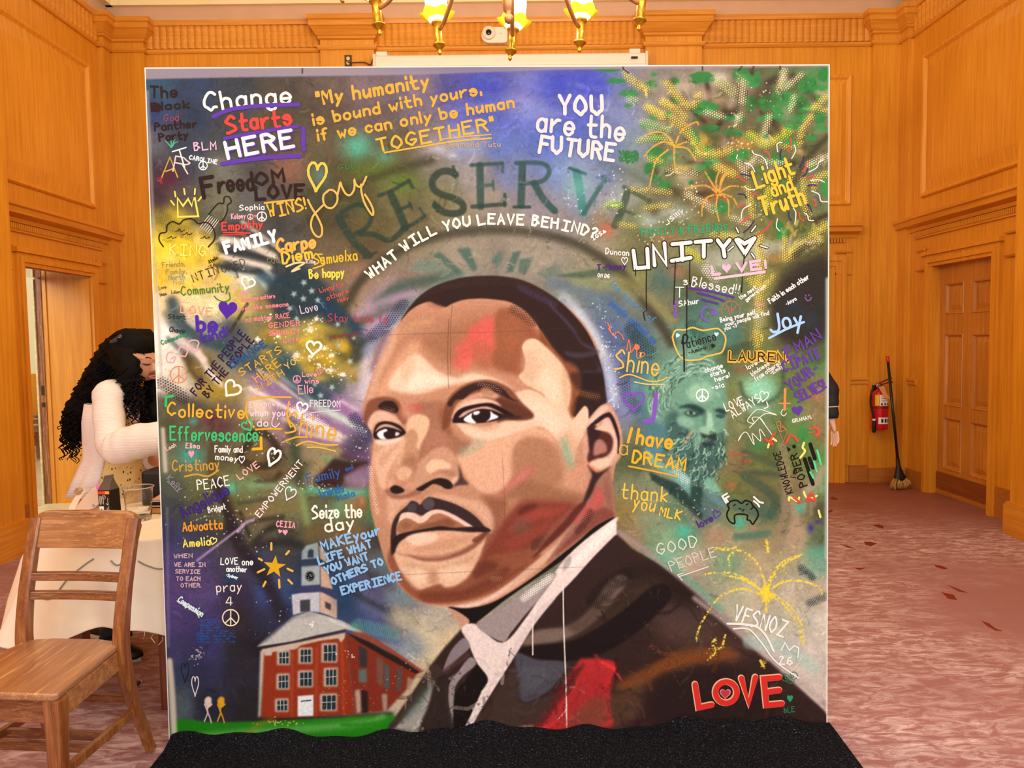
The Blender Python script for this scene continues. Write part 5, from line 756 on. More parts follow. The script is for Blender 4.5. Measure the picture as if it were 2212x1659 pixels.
def heart_pts(x, y, w, h, rot=0):
    t = np.linspace(0, 2*math.pi, 25); X = 16*np.sin(t)**3/32*w; Y = -(13*np.cos(t)-5*np.cos(2*t)-2*np.cos(3*t)-np.cos(4*t))/29*h
    a = math.radians(rot); return np.stack([x+X*math.cos(a)-Y*math.sin(a), y+X*math.sin(a)+Y*math.cos(a)], 1)
def ring(x, y, r, n=22): return np.array([(x+r*math.cos(i*2*math.pi/n), y+r*math.sin(i*2*math.pi/n)) for i in range(n+1)])
def peace(x, y, r, a=0):
    return [ring(x, y, r), np.array([(x, y-r), (x, y+r)]), np.array([(x, y), (x-.7*r, y+.7*r)]), np.array([(x, y), (x+.7*r, y+.7*r)])]
def line(t, sm=True): return Painter.smooth(q(t), False, 6) if sm else np.array(q(t), float)
MARKS = []          # (part name, label, [(strokes, width, colour, filled)])
def W(t, x0, y0, x1, y1, h, w, col, lab=1, sh=None, path=None, extra=()):
    st = text_strokes(t, x0, y0, x1, y1, h, path); L = []
    if sh: L.append(([s+np.array(sh[:2]) for s in st], sh[3] if len(sh) > 3 else w, sh[2], False))
    L.append((st, w, col, False))
    for e in extra: L.append(e)
    if lab and MARKS and MARKS[-1][0] == 'lettering' and MARKS[-1][1] and MARKS[-1][3][0][2] == L[0][2] and path is None and np.hypot(*(MARKS[-1][3][-1][0][0][0]-st[0][0])) < 150:
        MARKS[-1] = ('lettering', lab, MARKS[-1][2]+' '+t, MARKS[-1][3]+L)
    else: MARKS.append(('lettering', lab, t, L))
    return st
def K(name, label, *L): MARKS.append((name, label, '', list(L)))
def lettering():
    blk, wht, prp, gld, pnk, red = '2c1c1a', 'f4ece4', '5c38a6', 'd2a03c', 'e8b8cc', 'd8443e'
    def ul(t, w, c, sm=True): return ([line(t, sm)], w, c, False)
    W('The', 323, 214, 380, 212, 27, 5, blk); W('Black', 326, 243, 406, 236, 19, 4.2, blk, extra=[([ring(336, 236, 5)], 10, blk, False)]); W('God', 353, 265, 384, 264, 16, 2, '8a4058'); W('Panther', 333, 286, 423, 277, 19, 4, blk); W('Party', 343, 308, 404, 301, 18, 4, blk)
    W('Change', 442, 243, 626, 222, 44, 6, wht, sh=None, extra=[ul('459 255 498 239 565 231 642 228', 9, prp)])
    W('Starts', 489, 289, 627, 272, 40, 7, red, extra=[ul('483 302 565 287 642 275', 7.5, prp)])
    W('HERE', 492, 346, 632, 318, 41, 7.5, wht, sh=(3.5, 2.5, prp, 7), extra=[ul('478 357 565 344 647 339', 9, prp), ([line('653 280 653 315', False), line('654 322 655 326', False)], 9, prp, False)])
    W('BLM', 419, 329, 465, 325, 19, 3, 'dcb0cc', 0)
    W('A', 348, 387, 382, 387, 50, 3, 'b89a3a', 0); W('R', 372, 372, 404, 378, 38, 3, 'd8c0bc', 0); W('T', 382, 368, 412, 362, 46, 3, 'e2dcd8', 0)
    K('doodle', 'green grass tuft', ([line('368 322 360 312 356 308'), line('368 322 368 310 366 304'), line('369 322 376 312 382 310'), line('369 322 374 308 376 306')], 2, '4fae8c', False))
    K('doodle', 'red sprig', ([line('344 396 338 388', False), line('345 388 350 400', False), line('338 396 352 388', False), line('344 386 346 400', False)], 1.8, 'a03048', False))
    W('CAROLINE', 407, 347, 466, 357, 10, 2.2, 'e0f0ee', 0); K('peace_sign', 'small white peace sign', (peace(437, 361, 9), 2, 'e0f0ee', False))
    W('F', 439, 429, 464, 425, 48, 9, blk, 0); W('Free', 466, 419, 532, 412, 1, .1, blk, 0); MARKS.pop()
    W('reed', 472, 419, 546, 410, 42, 7, blk, 0); W('OM', 553, 403, 612, 394, 30, 6.5, blk, 0); W('LOVE', 552, 433, 655, 428, 32, 7, blk)
    W('WINS!', 581, 472, 660, 456, 31, 4.5, 'd8aa3c', extra=[ul('570 441 633 434', 4, 'd8aa3c')]); W('Sophia', 516, 457, 569, 455, 13, 2, wht, 0); W('Kelsey', 499, 476, 529, 474, 13, 1.8, 'e6a8bc', 0)
    K('peace_sign', 'pink peace sign', (peace(539, 471, 6), 1.6, 'e6b8c0', False)); K('peace_sign', 'white peace sign', (peace(564, 470, 10), 2.2, 'efe4e0', False)); K('painted_heart', 'tiny pink heart', ([heart_pts(550, 469, 7, 7)], 0, 'e06a80', True))
    K('doodle', 'yellow crown', ([line('383 472 382 431 394 448 405 433 413 448 419 429 427 470 383 472', False)], 4, 'e6d45a', False), ([line('376 417 378 428', False), line('396 411 398 423', False), line('420 411 419 423', False), line('434 428 427 437', False), line('368 437 375 446', False)], 3.4, 'e6d45a', False))
    K('doodle', 'black hair pick with white teeth', ([line('449 466 469 443 481 442 483 429 493 428 498 439 490 446 488 463 474 482 449 466')], 2.6, blk, False), ([np.array([(451+k*4, 468+k*2.4), (431+k*4, 494+k*2.8)]) for k in range(6)], 1.4, 'd8d0c8', False))
    K('doodle', 'black cloud outline', ([line('352 536 343 522 345 508 358 504 360 490 372 482 386 487 396 478 414 476 428 486 444 483 456 491 463 508 461 522 449 536')], 2.8, blk, False), ([line('%d %d %d %d %d %d %d %d %d %d' % (x, y, x+6, y-2, x+9, y-5, x+12, y, x+20, y-3)) for x, y in ((360, 518), (378, 503), (394, 510), (432, 518))], 1.5, blk, False))
    W('Empathy', 479, 500, 566, 494, 19, 3.4, red, extra=[ul('481 505 539 506', 3, red), ul('480 510 530 510', 2, red)]); W('FAMILY', 488, 549, 596, 522, 27, 7, 'fbf6f0')
    W('Carpe', 598, 545, 680, 536, 30, 5, 'eeb04c', sh=(-1.5, 1.5, 'f08a5c', 5)); W('Diem', 610, 571, 674, 560, 27, 5, 'e4b83c', extra=[ul('617 578 638 570 656 570 640 580 630 588 646 582', 4, 'ecc894')]); W('Ellie', 660, 570, 680, 571, 8, 1.6, 'f4d0d4', 0)
    W('Samuelxa', 678, 574, 770, 562, 26, 3, 'e0b42c', 0, extra=[ul('675 582 700 572 690 560 686 552 694 551', 3, 'e0b42c')]); W('Be happy', 668, 604, 742, 598, 21, 3.4, 'f0d04c'); W('GOD', 578, 575, 603, 568, 16, 1.6, '7a7444')
    W('KING', 366, 554, 443, 557, 26, 3, 'f0e06c'); W('Friends,', 350, 581, 398, 577, 13, 1.6, '9a8a3c'); W('Family,', 358, 596, 402, 593, 12, 1.6, '9a944c'); W('North', 364, 608, 398, 605, 12, 1.8, '8a9a84'); W('Hall', 374, 618, 396, 616, 11, 1.6, '9a9a78'); W('Love', 343, 628, 358, 626, 8, 1.1, '4c3c30'); W('Hope', 346, 643, 359, 640, 8, 1.1, '4c3c30')
    W('Lilian', 370, 637, 388, 636, 7, 1.1, '4a3a24', 0); W('Atelin', 451, 572, 470, 562, 9, 1.4, blk, 0); W("'26", 452, 583, 466, 577, 8, 1.5, '5a2a1a'); W('NTIN', 418, 612, 472, 592, 20, 2, '3c3a20', 0); W('UKED', 480, 592, 530, 576, 18, 1.5, '3c4240', 0)
    W('Community', 392, 641, 494, 632, 22, 2.3, '3c7a1e', extra=[ul('494 634 496 648 484 654 470 650 462 642', 2.3, '3c7a1e')]); K('painted_heart', 'white chalky heart outline', ([heart_pts(534, 613, 30, 26, 20)], 4, 'f6efe6', False)); K('painted_heart', 'pink smudged heart', ([heart_pts(528, 636, 14, 9)], 0, 'ee88aa', True))
    pk = 'f08090'
    W('Everyone matters', 522, 654, 593, 645, 10, 1.7, pk, 0); W('even like someone', 515, 674, 622, 663, 11, 1.9, pk, 0); W('no matter RACE', 531, 698, 625, 688, 12, 1.9, pk); W('GENDER', 581, 711, 647, 704, 12, 2, pk); W('SEXUALITY', 581, 727, 646, 722, 11, 2, pk); W('Love', 613, 742, 645, 737, 11, 1.8, pk)
    K('painted_heart', 'solid purple heart', ([heart_pts(491, 670, 41, 40, 6)], 0, '5026a0', True)); W('LOVE', 390, 678, 457, 685, 20, 2.6, 'f0a088'); W('be', 427, 719, 468, 716, 36, 7.5, '4a2c9c'); W('kind!', 438, 741, 492, 728, 23, 4.6, '4a2c9c')
    W('Start', 363, 691, 400, 692, 11, 1.8, '2a3434'); W('Change', 366, 719, 400, 723, 12, 2, '2c3a40'); W('Community', 350, 748, 404, 727, 11, 2, '2c8a5c'); W('GOD', 366, 791, 434, 752, 27, 3, 'e8a4b0'); K('peace_sign', 'orange outlined peace sign', (peace(386, 812, 18), 2.1, 'd88458', False))
    W('FOR THE PEOPLE', 424, 857, 530, 724, 19, 3, '2c1a40'); W('BY THE PEOPLE', 449, 862, 548, 738, 18, 3, '2c1a40'); W('CHANGE', 502, 798, 576, 748, 17, 2.8, '1c5090'); W('STARTS', 521, 814, 608, 762, 17, 2.6, 'd2a040'); W('HERE', 556, 829, 607, 790, 20, 2.6, 'd2a040'); W('WITH', 562, 846, 614, 812, 16, 2.4, 'd2a040'); W('YOU', 621, 801, 652, 778, 15, 2.2, 'd2b04c')
    W('Collective', 364, 901, 528, 905, 31, 4.2, 'e8ac34'); W('Effervescence', 369, 953, 557, 955, 33, 4.2, '40bc74'); K('doodle', 'green and yellow corner brackets', ([line('374 858 359 861 359 880', False)], 6, '3cb468', False), ([line('564 947 565 971 547 972', False)], 6, 'ecb024', False))
    K('painted_heart', 'thick white heart outline', ([heart_pts(501, 842, 36, 36, 38)], 4.6, 'f6f0e8', False)); W('It shows', 537, 882, 603, 878, 13, 2, 'e6c8dc'); W('when you', 541, 901, 615, 900, 16, 2.3, 'e6d2e6'); W('do', 557, 923, 579, 922, 18, 2.4, 'e6d8e4', extra=[ul('588 910 588 920 596 924 604 916', 2.2, 'e6d8e4'), ([line('589 905 590 908', False), line('600 904 600 908', False)], 2, 'e6d8e4', False)])
    K('doodle', 'yellow brackets and rules', ([line('534 872 531 892 538 912 549 925'), line('540 865 580 860 628 860'), line('552 930 580 928 608 928'), line('624 870 620 900 628 924')], 4, 'e0a830', False))
    W('Shine', 616, 936, 722, 954, 52, 4, 'dca438', extra=[ul('617 954 640 946 665 946', 3.6, 'dca438'), ul('640 964 665 955 700 962 730 962', 3.6, 'd8b04c'), ul('664 968 690 968 725 976', 3.2, 'd8b04c')]); K('painted_heart', 'green heart outline', ([heart_pts(535, 921, 24, 24, -30)], 3.6, '46b878', False))
    W('Leah', 361, 976, 381, 967, 10, 1.6, 'e8c0bc', 0); W('Elisa', 402, 970, 431, 971, 12, 2, 'f0b8bc', 0); K('painted_heart', 'small pink heart', ([heart_pts(414, 983, 13, 17)], 0, 'f09ab4', True)); W('Family and', 465, 979, 524, 979, 16, 2.2, 'f6eee8'); W('money', 466, 994, 513, 999, 15, 2.2, 'f6eee8'); K('painted_heart', 'thin white heart outline', ([heart_pts(523, 994, 12, 16)], 2, 'f6eee8', False))
    W('Cristinay', 374, 1021, 474, 1016, 26, 3, 'c8963c', 0, extra=[ul('400 1032 425 1027 450 1031 472 1018', 4, 'c8963c')]); W('Kelly', 360, 1038, 388, 1064, 15, 1.8, '8a8494', 0, extra=[ul('362 1042 386 1066', 1.8, '8a8494')]); W('PEACE', 428, 1061, 497, 1051, 24, 2.5, 'f0ece4'); W('LOVE', 519, 1038, 561, 1009, 15, 2.6, 'eab0a8')
    K('painted_heart', 'bold white heart outline', ([heart_pts(591, 988, 27, 40, 22)], 5, 'f8f4ee', False)); W('Angelique', 398, 1122, 498, 1068, 30, 4, '3c2478', 0); W('Bridget', 452, 1110, 489, 1101, 14, 1.9, 'eceae8', 0); W('Adwoatta', 397, 1150, 481, 1144, 22, 3.4, 'e0962c', 0); W('Amelia', 398, 1184, 455, 1179, 19, 3, 'f4e05c', 0); K('painted_heart', 'small yellow heart outline', ([heart_pts(462, 1170, 14, 16, 16)], 2.2, 'f4e87c', False))
    lv = 'c8a8b4'
    for t, x0, y0, x1, y1 in (('WHEN', 378, 1208, 417, 1206), ('WE ARE IN', 379, 1226, 445, 1226), ('SERVICE', 381, 1240, 434, 1241), ('TO EACH', 383, 1256, 434, 1256), ('OTHER.', 393, 1270, 436, 1270)): W(t, x0, y0, x1, y1, 9.5, 2.2, lv)
    W('LOVE one', 478, 1221, 547, 1222, 16, 2.3, 'e2f4f2'); W('another', 491, 1236, 534, 1237, 13, 2.3, 'e2f4f2'); W('-Sydney', 489, 1246, 514, 1252, 7, 1.7, 'dcecf0', 0); W('pray', 470, 1281, 523, 1278, 24, 2.4, 'e8dccc'); W('4', 490, 1309, 503, 1309, 20, 2.4, 'e8dccc'); K('peace_sign', 'cream and yellow peace sign', (peace(500, 1336, 17.5), 2.6, 'e8dcbc', False))
    W('Compassion', 385, 1301, 437, 1334, 15, 2.5, 'dcf2f0', extra=[ul('384 1300 392 1306 396 1304 404 1314 410 1312 418 1322 424 1322 432 1336', 1.8, 'dcf2f0')]); K('painted_heart', 'dark thin heart outline', ([heart_pts(402, 1452, 16, 44)], 1.4, '1e1a34', False)); K('painted_heart', 'tall white heart outline', ([heart_pts(424, 1481, 15, 44)], 2, 'e0d4dc', False))
    W('EMPOWERMENT', 562, 1119, 656, 1003, 15, 2.4, 'f2e4e4'); K('painted_heart', 'white heart outline under lettering', ([heart_pts(627, 1067, 24, 30, 25)], 2.4, 'f4ece8', False)); W('CEIIA', 598, 1139, 637, 1142, 14, 2.4, 'f0a0b0', 0); K('painted_heart', 'two pink hearts', ([heart_pts(606, 1149, 9, 9, 20), heart_pts(617, 1151, 11, 13)], 0, 'f0a0c0', True))
    K('doodle', 'yellow star with rays', ([np.array([(594+(25 if k % 2 == 0 else 10)*math.sin(k*math.pi/5+.1), 1226-(25 if k % 2 == 0 else 10)*math.cos(k*math.pi/5+.1)) for k in range(10)])], 0, 'd8a820', True), ([line(t, False) for t in ('587 1175 587 1189', '625 1192 619 1199', '622 1230 633 1235', '604 1254 605 1271', '624 1254 632 1262', '575 1258 570 1268', '572 1231 558 1238', '560 1208 567 1212')], 4.6, 'e0b848', False))
    W('Family', 666, 1046, 736, 1030, 24, 2.6, '2c5ca8'); W('and', 748, 1019, 763, 1012, 10, 2, '2c5ca8'); W('friends', 692, 1076, 743, 1063, 20, 2.6, '2466b4'); W('Nala', 732, 1083, 766, 1071, 14, 2.4, '2466b4', 0)
    W('Seize the', 676, 1121, 782, 1117, 31, 4.2, 'f8f2e4'); W('day', 705, 1150, 766, 1141, 30, 4.2, 'f8f2e4')
    lb = '8cbcec'
    for t, x0, y0, x1, y1, h in (('MAKEyour', 698, 1190, 822, 1153, 22), ('LIFE WHAT', 691, 1220, 804, 1182, 18), ('YOU WANT', 706, 1240, 797, 1209, 18), ('OTHERS TO', 720, 1263, 829, 1219, 17), ('EXPERIENCE', 741, 1285, 868, 1252, 19)): W(t, x0, y0, x1, y1, h, 4.6, lb)
    W('FREEDOM', 670, 880, 734, 880, 16, 2.1, 'dcd0dc', extra=[ul('671 893 700 890 735 887', 1.6, 'e0d0dc')]); K('painted_heart', 'white heart outline beside freedom', ([heart_pts(652, 882, 24, 25, 16)], 3.8, 'f6f0ee', False)); W('Love', 653, 815, 683, 814, 10, 2, 'ee98b4'); W('wins', 658, 829, 688, 830, 12, 2, 'ee98b4'); W('Elle', 645, 853, 676, 850, 21, 2.2, 'ee98b4', 0); K('peace_sign', 'pink outlined peace sign', (peace(641, 821, 8), 2, 'ee90b0', False)); K('painted_heart', 'coral heart outline', ([heart_pts(690, 804, 14, 13, 14)], 2, 'ee8090', False))
    W('Love', 650, 680, 686, 671, 20, 2, 'd4c4d8'); W('Living for', 691, 634, 743, 619, 11, 1.6, 'd0564e'); W('others', 706, 650, 752, 634, 12, 1.6, 'd0564e'); W('Holly', 730, 655, 752, 648, 8, 1.4, 'd0564e', 0); W('Stay true to', 707, 695, 836, 697, 19, 1.8, 'b8404c'); W('yourself', 712, 733, 776, 728, 14, 1.4, '8a3440'); K('painted_heart', 'chunky cream heart outline', ([heart_pts(677, 752, 32, 30, 6)], 5, 'f8f2de', False))
    K('painted_heart', 'tall yellow heart outline', ([heart_pts(683, 380, 40, 64, 4)], 5.6, 'e4bc4c', False)); W('GOD', 730, 369, 768, 366, 12, 1.6, '3c7a48')
    z = lambda t: Painter.smooth([(650+a/4.1475, 130+b/4.1475) for a, b in q(t)], False, 6)
    K('lettering', 'gold cursive word joy', ([z('55 1260 90 1330 140 1410 180 1500 180 1570 150 1592 110 1560 84 1490 100 1410 150 1350 200 1300'), z('225 1185 195 1220 195 1280 225 1325 275 1330 315 1280 318 1220 290 1180 250 1170 225 1190'), z('318 1220 335 1150 345 1105 362 1150 395 1205 435 1215 470 1160 470 1080 480 1110 505 1140 540 1130 578 1050'), z('530 1120 535 1190 560 1280 605 1360 636 1394 640 1350 610 1280 565 1210')], 4.4, 'd8ac58', False))
    W('"My humanity', 684, 229, 923, 188, 33, 6, gld); W('is bound with yours,', 676, 272, 1036, 203, 27, 5.2, gld); W('if we can only be human', 686, 306, 1107, 231, 27, 5.2, gld); W('TOGETHER"', 816, 329, 1066, 279, 31, 5, 'd8a83c', extra=[ul('828 331 900 319 980 306 1058 299', 3.6, 'd8a83c'), ul('950 302 1000 296 1058 291', 2.4, 'd8a83c')]); W('Desmond Tutu', 960, 320, 1078, 317, 13, 1.8, 'b89a68', 0)
    W('YOU', 1206, 247, 1298, 247, 46, 8, 'e2cfd0'); W('are the', 1158, 283, 1344, 301, 52, 7, 'e2cfd0'); W('FUTURE', 1162, 329, 1322, 346, 41, 7.6, 'e2cfd0')
    W('WHAT WILL YOU LEAVE BEHIND?', 0, 0, 1, 1, 24, 4.8, 'f6f0dc', path=q('799 604 835 576 869 549 895 530 925 513 955 501 990 492 1026 487 1060 484 1132 485 1200 493 1250 504 1282 514')); W('IGS', 1278, 519, 1299, 506, 9, 2.2, 'f4ece8', 0, extra=[([heart_pts(1303, 500, 8, 9, 20)], 0, 'f4ece8', True)])
    W('Light', 1632, 402, 1713, 372, 42, 6, 'e8b83c'); W('and', 1668, 421, 1711, 406, 34, 5, 'e8b83c'); W('Truth', 1646, 464, 1738, 437, 44, 6.6, 'e8b83c')
    zz = lambda t: Painter.smooth([(1400+a/4.1475, 130+b/4.1475) for a, b in q(t)], False, 6)
    K('doodle', 'white confetti squiggles', ([zz(t) for t in ('920 800 940 830 1000 850 1040 890 1060 960', '850 910 910 930 945 990', '855 1120 890 1150 960 1145', '910 1285 840 1330 825 1410', '1150 810 1145 740 1190 725', '1275 870 1310 800 1300 750', '1430 990 1500 950 1520 900 1560 880', '1445 1065 1520 1060 1570 1080', '1455 1160 1520 1190 1540 1250 1600 1255', '1150 1410 1140 1480 1170 1520', '1290 1310 1315 1360 1305 1460', '1390 1355 1420 1380 1430 1420 1475 1425', '790 840 780 870')], 2, 'ece8e4', False))
    K('doodle', 'red confetti squiggles', ([zz(t) for t in ('1035 800 1070 830 1085 880', '1265 690 1270 740 1240 805', '1410 900 1400 950 1370 985', '790 1025 830 1060 862 1078', '910 1190 960 1195 990 1225', '1410 1050 1450 1025 1490 1030', '1460 1235 1490 1250 1490 1295', '800 1310 860 1275', '1345 1355 1350 1400 1385 1430', '820 1450 910 1390', '960 1560 1040 1510 1100 1430')], 3, 'cc4444', False))
    K('doodle', 'dark purple confetti squiggles', ([zz(t) for t in ('1185 790 1172 830 1178 880', '1385 850 1370 910 1345 950', '1420 960 1400 1010 1375 1030', '820 1010 870 1020 910 1030', '800 1190 850 1195 870 1225', '1250 1345 1255 1400 1275 1420', '1410 1275 1440 1300 1455 1345', '845 1535 900 1490 940 1430', '1420 1115 1460 1105 1495 1110')], 3, '3a2a5c', False))
    W('JSilly', 1438, 485, 1474, 455, 10, 1.9, 'e4e4e0', 0); W('FAMILY & FRIENDS', 1384, 508, 1570, 497, 18, 2.6, '2a9a68')
    U = [np.array(q(t), float) for t in ('1366 540 1371 578 1398 576 1396 536', '1412 572 1409 530 1437 570 1433 524', '1450 526 1490 522', '1470 524 1472 560', '1449 562 1490 555', '1500 521 1534 518', '1518 520 1518 553', '1548 517 1560 533 1574 516', '1560 533 1563 552', '1588 516 1607 545 1628 512', '1592 515 1606 524 1626 513')]
    K('lettering', 'white block letters with black outline and a heart', (U, 13, blk, False), (U, 8.2, 'f2e6e0', False))
    K('paint_drips', 'thin black drips', ([line(t, False) for t in ('1395 580 1394 620 1395 668 1388 674 1390 684 1392 691', '1457 563 1455 620 1454 656', '1488 563 1488 600 1489 616', '1371 580 1371 594', '1606 548 1603 582 1600 630', '1482 613 1482 720')], 2.2, blk, False))
    K('doodle', 'short white dashes outlined in black', ([line(t, False) for t in ('1588 490 1593 500', '1630 486 1621 498', '1640 528 1655 533', '1621 545 1628 555', '1582 530 1570 540')], 6, blk, False), ([line(t, False) for t in ('1588 490 1593 500', '1630 486 1621 498', '1640 528 1655 533', '1621 545 1628 555', '1582 530 1570 540')], 3, 'f2e6d8', False))
    W('L', 1538, 592, 1553, 590, 21, 6, 'ecb0c8', 0); K('painted_heart', 'pink heart standing for an o', ([heart_pts(1567, 577, 20, 20, -4)], 0, 'ecb0c8', True)); W('VE!', 1590, 584, 1652, 578, 20, 6, 'ecb0c8', 0, extra=[ul('1542 600 1600 592 1649 585', 6, 'ecb8cc')])
    W('Duncan', 1306, 548, 1356, 551, 14, 2.1, 'e8e4e0', 0, extra=[([heart_pts(1347, 562, 13, 17)], 1.8, 'e8e4e0', False)]); W('T-Money', 1289, 584, 1350, 579, 15, 3, '46286c', 0); W('ON DG', 1289, 597, 1314, 600, 9, 1.9, 'ecdcd4', 0); W('The support of', 1314, 613, 1406, 697, 17, 2.1, '4c7ca8'); W('people around me', 1315, 655, 1412, 742, 15, 2.3, '3060b0')
    W('T', 1457, 640, 1475, 640, 25, 2.1, 'ece8e4', 0); W('3', 1475, 614, 1483, 613, 11, 2, 'ece8e4', 0); W('SAhur', 1466, 660, 1508, 653, 13, 2.1, 'ece8e4', 0); W('Blessed!!', 1492, 616, 1592, 634, 24, 2.3, 'e4e0ea', extra=[ul('1487 621 1530 627 1583 640', 4.6, '54308a'), ul('1505 631 1540 640 1562 648', 4.6, '54308a'), ul('1515 645 1548 654', 4.6, '54308a')])
    K('doodle', 'purple scribbles', ([line('1459 648 1455 655 1458 668 1454 678 1460 682'), line('1527 660 1515 668 1514 682 1526 692'), line('1534 664 1544 668 1536 676 1546 676')], 4, '7c4cc0', False))
    W('the next', 1598, 645, 1632, 621, 10, 1.8, 'f0e8e0'); W('generation', 1611, 649, 1652, 617, 9, 1.8, 'f0e8e0'); W('Faith in each other', 1662, 653, 1746, 598, 12, 2.1, 'f4ece8'); W('-Anya', 1697, 658, 1719, 645, 9, 1.8, 'f0e4ec', 0); K('doodle', 'small purple smiley', ([line('1737 640 1742 647 1749 644 1750 640'), line('1738 635 1739 637', False), line('1745 634 1746 636', False)], 2.6, '7a5a8c', False))
    W('Being your self', 1555, 694, 1631, 676, 11, 1.9, 'f0e8e8'); W('your people will find', 1566, 703, 1660, 677, 10, 1.8, 'e8e0e0'); W('you <3', 1564, 712, 1590, 704, 9, 1.7, 'e0d8d8'); K('doodle', 'orange scribbled tree in a circle', ([ring(1577, 668, 20), line('1578 650 1580 676'), line('1566 656 1578 668'), line('1592 654 1580 670'), line('1576 680 1570 664 1562 668')], 1.6, 'c0644a', False))
    W('Joy', 1664, 715, 1733, 701, 44, 5.6, 'a0c8f4', extra=[ul('1660 728 1698 708 1735 693', 5, 'a0c8f4')])
    K('doodle', 'wavy yellow frame', ([line('1451 727 1458 712 1478 711 1495 706 1517 712 1541 708 1553 710 1566 728 1560 756 1546 763 1525 768 1510 775 1480 776 1466 766 1456 745 1451 727')], 3.6, 'dcb450', False)); W('atience', 1484, 749, 1546, 732, 22, 2, '2a1a20', extra=[ul('1475 727 1472 740 1480 738 1484 726 1478 721 1474 728 1476 760 1477 800', 3.4, '2a1a20')]); W('-Amira', 1486, 764, 1524, 752, 10, 1.6, '2a2024', 0)
    K('painted_heart', 'small pale blue hearts', ([heart_pts(1462, 723, 9, 11, 30), heart_pts(1546, 720, 10, 10)], 0, 'b4e8ee', True)); K('painted_heart', 'small black heart', ([heart_pts(1539, 745, 9, 10, 20)], 0, '2a1c1e', True))
    K('doodle', 'orange scribbles', ([line('1311 696 1318 716 1312 708 1324 724 1330 717 1340 721 1346 733'), line('1352 756 1357 733 1360 750 1362 760 1372 742'), ring(1374, 749, 3), line('1374 756 1375 772 1388 768 1391 762 1380 760')], 2.4, 'dc7048', False), ([ring(1374, 749, 3)], 7, 'dc7048', False))
    W('Shine', 1326, 797, 1420, 808, 48, 4, 'dcb454', extra=[ul('1337 815 1360 808 1400 822 1425 821 1440 813', 3, 'dcb454'), ul('1369 824 1400 829 1432 829', 2.6, 'dcc474')]); K('painted_heart', 'purple brushed heart outline', ([heart_pts(1368, 863, 46, 40, 0)], 5, '7c4cb8', False)); K('lettering', 'purple letter J', ([line('1416 850 1413 885 1408 906 1390 909')], 9, '8450c0', False))
    W('change', 1523, 803, 1560, 791, 11, 1.9, 'eef4ee'); W('starts', 1535, 812, 1566, 802, 11, 1.9, 'eef4ee'); W('here!', 1545, 823, 1576, 812, 11, 1.9, 'eef4ee'); W('-sia', 1536, 841, 1563, 833, 12, 2, 'eef4ee', 0); K('peace_sign', 'bold white peace sign', (peace(1516, 852, 13), 2.8, 'f2f8f4', False))
    W('LAUREN.', 1574, 777, 1700, 779, 23, 8.4, 'e0a83c', 0, extra=[]); st = text_strokes('LAUREN.', 1574, 777, 1700, 779, 22); MARKS[-1][3].append((st, 3.2, '3c2c18', False))
    W('love &', 1614, 796, 1648, 777, 11, 1.9, 'f6dcdc'); W('kindness', 1624, 810, 1661, 785, 11, 1.9, 'f6dcdc'); W('from others:)', 1632, 821, 1685, 784, 11, 1.9, 'f6dcdc'); W('-Emily', 1664, 808, 1691, 791, 9, 1.8, 'f6dcdc', 0)
    for t, x0, y0, x1, y1, h in (('EMAN', 1702, 770, 1774, 729, 26), ('CIPATE', 1695, 801, 1772, 768, 24), ('YOUR-', 1708, 842, 1768, 797, 26), ('SELVES!', 1724, 866, 1784, 836, 25)): W(t, x0, y0, x1, y1, h, 4.4, '5f3c98')
    W('LOVE', 1568, 886, 1607, 870, 20, 2.3, 'f0e8e0'); W('ALWAYS', 1583, 901, 1644, 864, 20, 2.3, 'f0e8e0'); K('painted_heart', 'white heart outline with a tail', ([heart_pts(1649, 853, 19, 24, 12), line('1655 866 1658 876 1650 880')], 2.2, 'f0e8e0', False)); K('doodle', 'orange sword', ([line('1695 838 1694 882', False)], 5.6, 'e08850', False), ([line('1682 869 1706 869', False)], 3, 'e08850', False))
    K('painted_heart', 'small solid purple heart', ([heart_pts(1722, 884, 24, 23, -10)], 0, '5c3898', True)); W('GRAHAM.', 1712, 911, 1752, 901, 9, 1.8, 'dce0d4', 0); K('doodle', 'red smiley face', ([line('1746 924 1757 922', False), line('1746 932 1757 931', False)], 2.4, 'd8503c', False), ([line('1758 919 1766 924 1768 932 1762 938')], 5, 'd8503c', False))
    K('doodle', 'white bird scribble', ([line('1618 922 1650 892 1676 894 1660 888 1636 882 1620 896 1614 908 1628 912 1624 900 1640 900 1650 912'), line('1640 900 1662 930 1666 936'), line('1600 940 1594 950 1600 938 1612 932 1628 958 1624 934 1642 950 1640 925 1652 940'), line('1690 882 1686 890 1692 896 1698 890')], 1.8, 'ece4d0', False))
    K('doodle', 'red and yellow brush marks', ([line(t) for t in ('1658 964 1662 952 1667 944', '1668 944 1676 950', '1728 986 1738 972 1733 964 1736 954', '1704 1078 1704 1072 1712 1074 1722 1080 1726 1072', '1736 1060 1740 1070 1750 1074 1764 1068', '1768 1100 1772 1114')], 4.6, 'f0e078', False), ([line(t) for t in ('1673 934 1664 946 1668 958', '1652 946 1660 952 1666 956', '1697 954 1706 938 1716 942 1722 950', '1742 1080 1752 1064 1760 1078 1744 1072', '1714 1072 1722 1078 1728 1084')], 5, 'd04838', False))
    K('doodle', 'orange crystal outline', ([line(t, False) for t in ('1675 910 1682 908 1698 926 1684 930 1675 910 1691 952 1698 930', '1684 906 1686 930', '1682 916 1698 926')], 1.6, 'c07848', False)); K('doodle', 'black and mint bars', ([line('1750 957 1760 988', False), line('1738 989 1756 1043', False), line('1748 987 1756 1008', False)], 8.5, '1c1410', False), ([line('1765 970 1773 1000', False), line('1758 994 1764 1016', False), line('1750 1017 1757 1030', False)], 4, '56d49c', False))
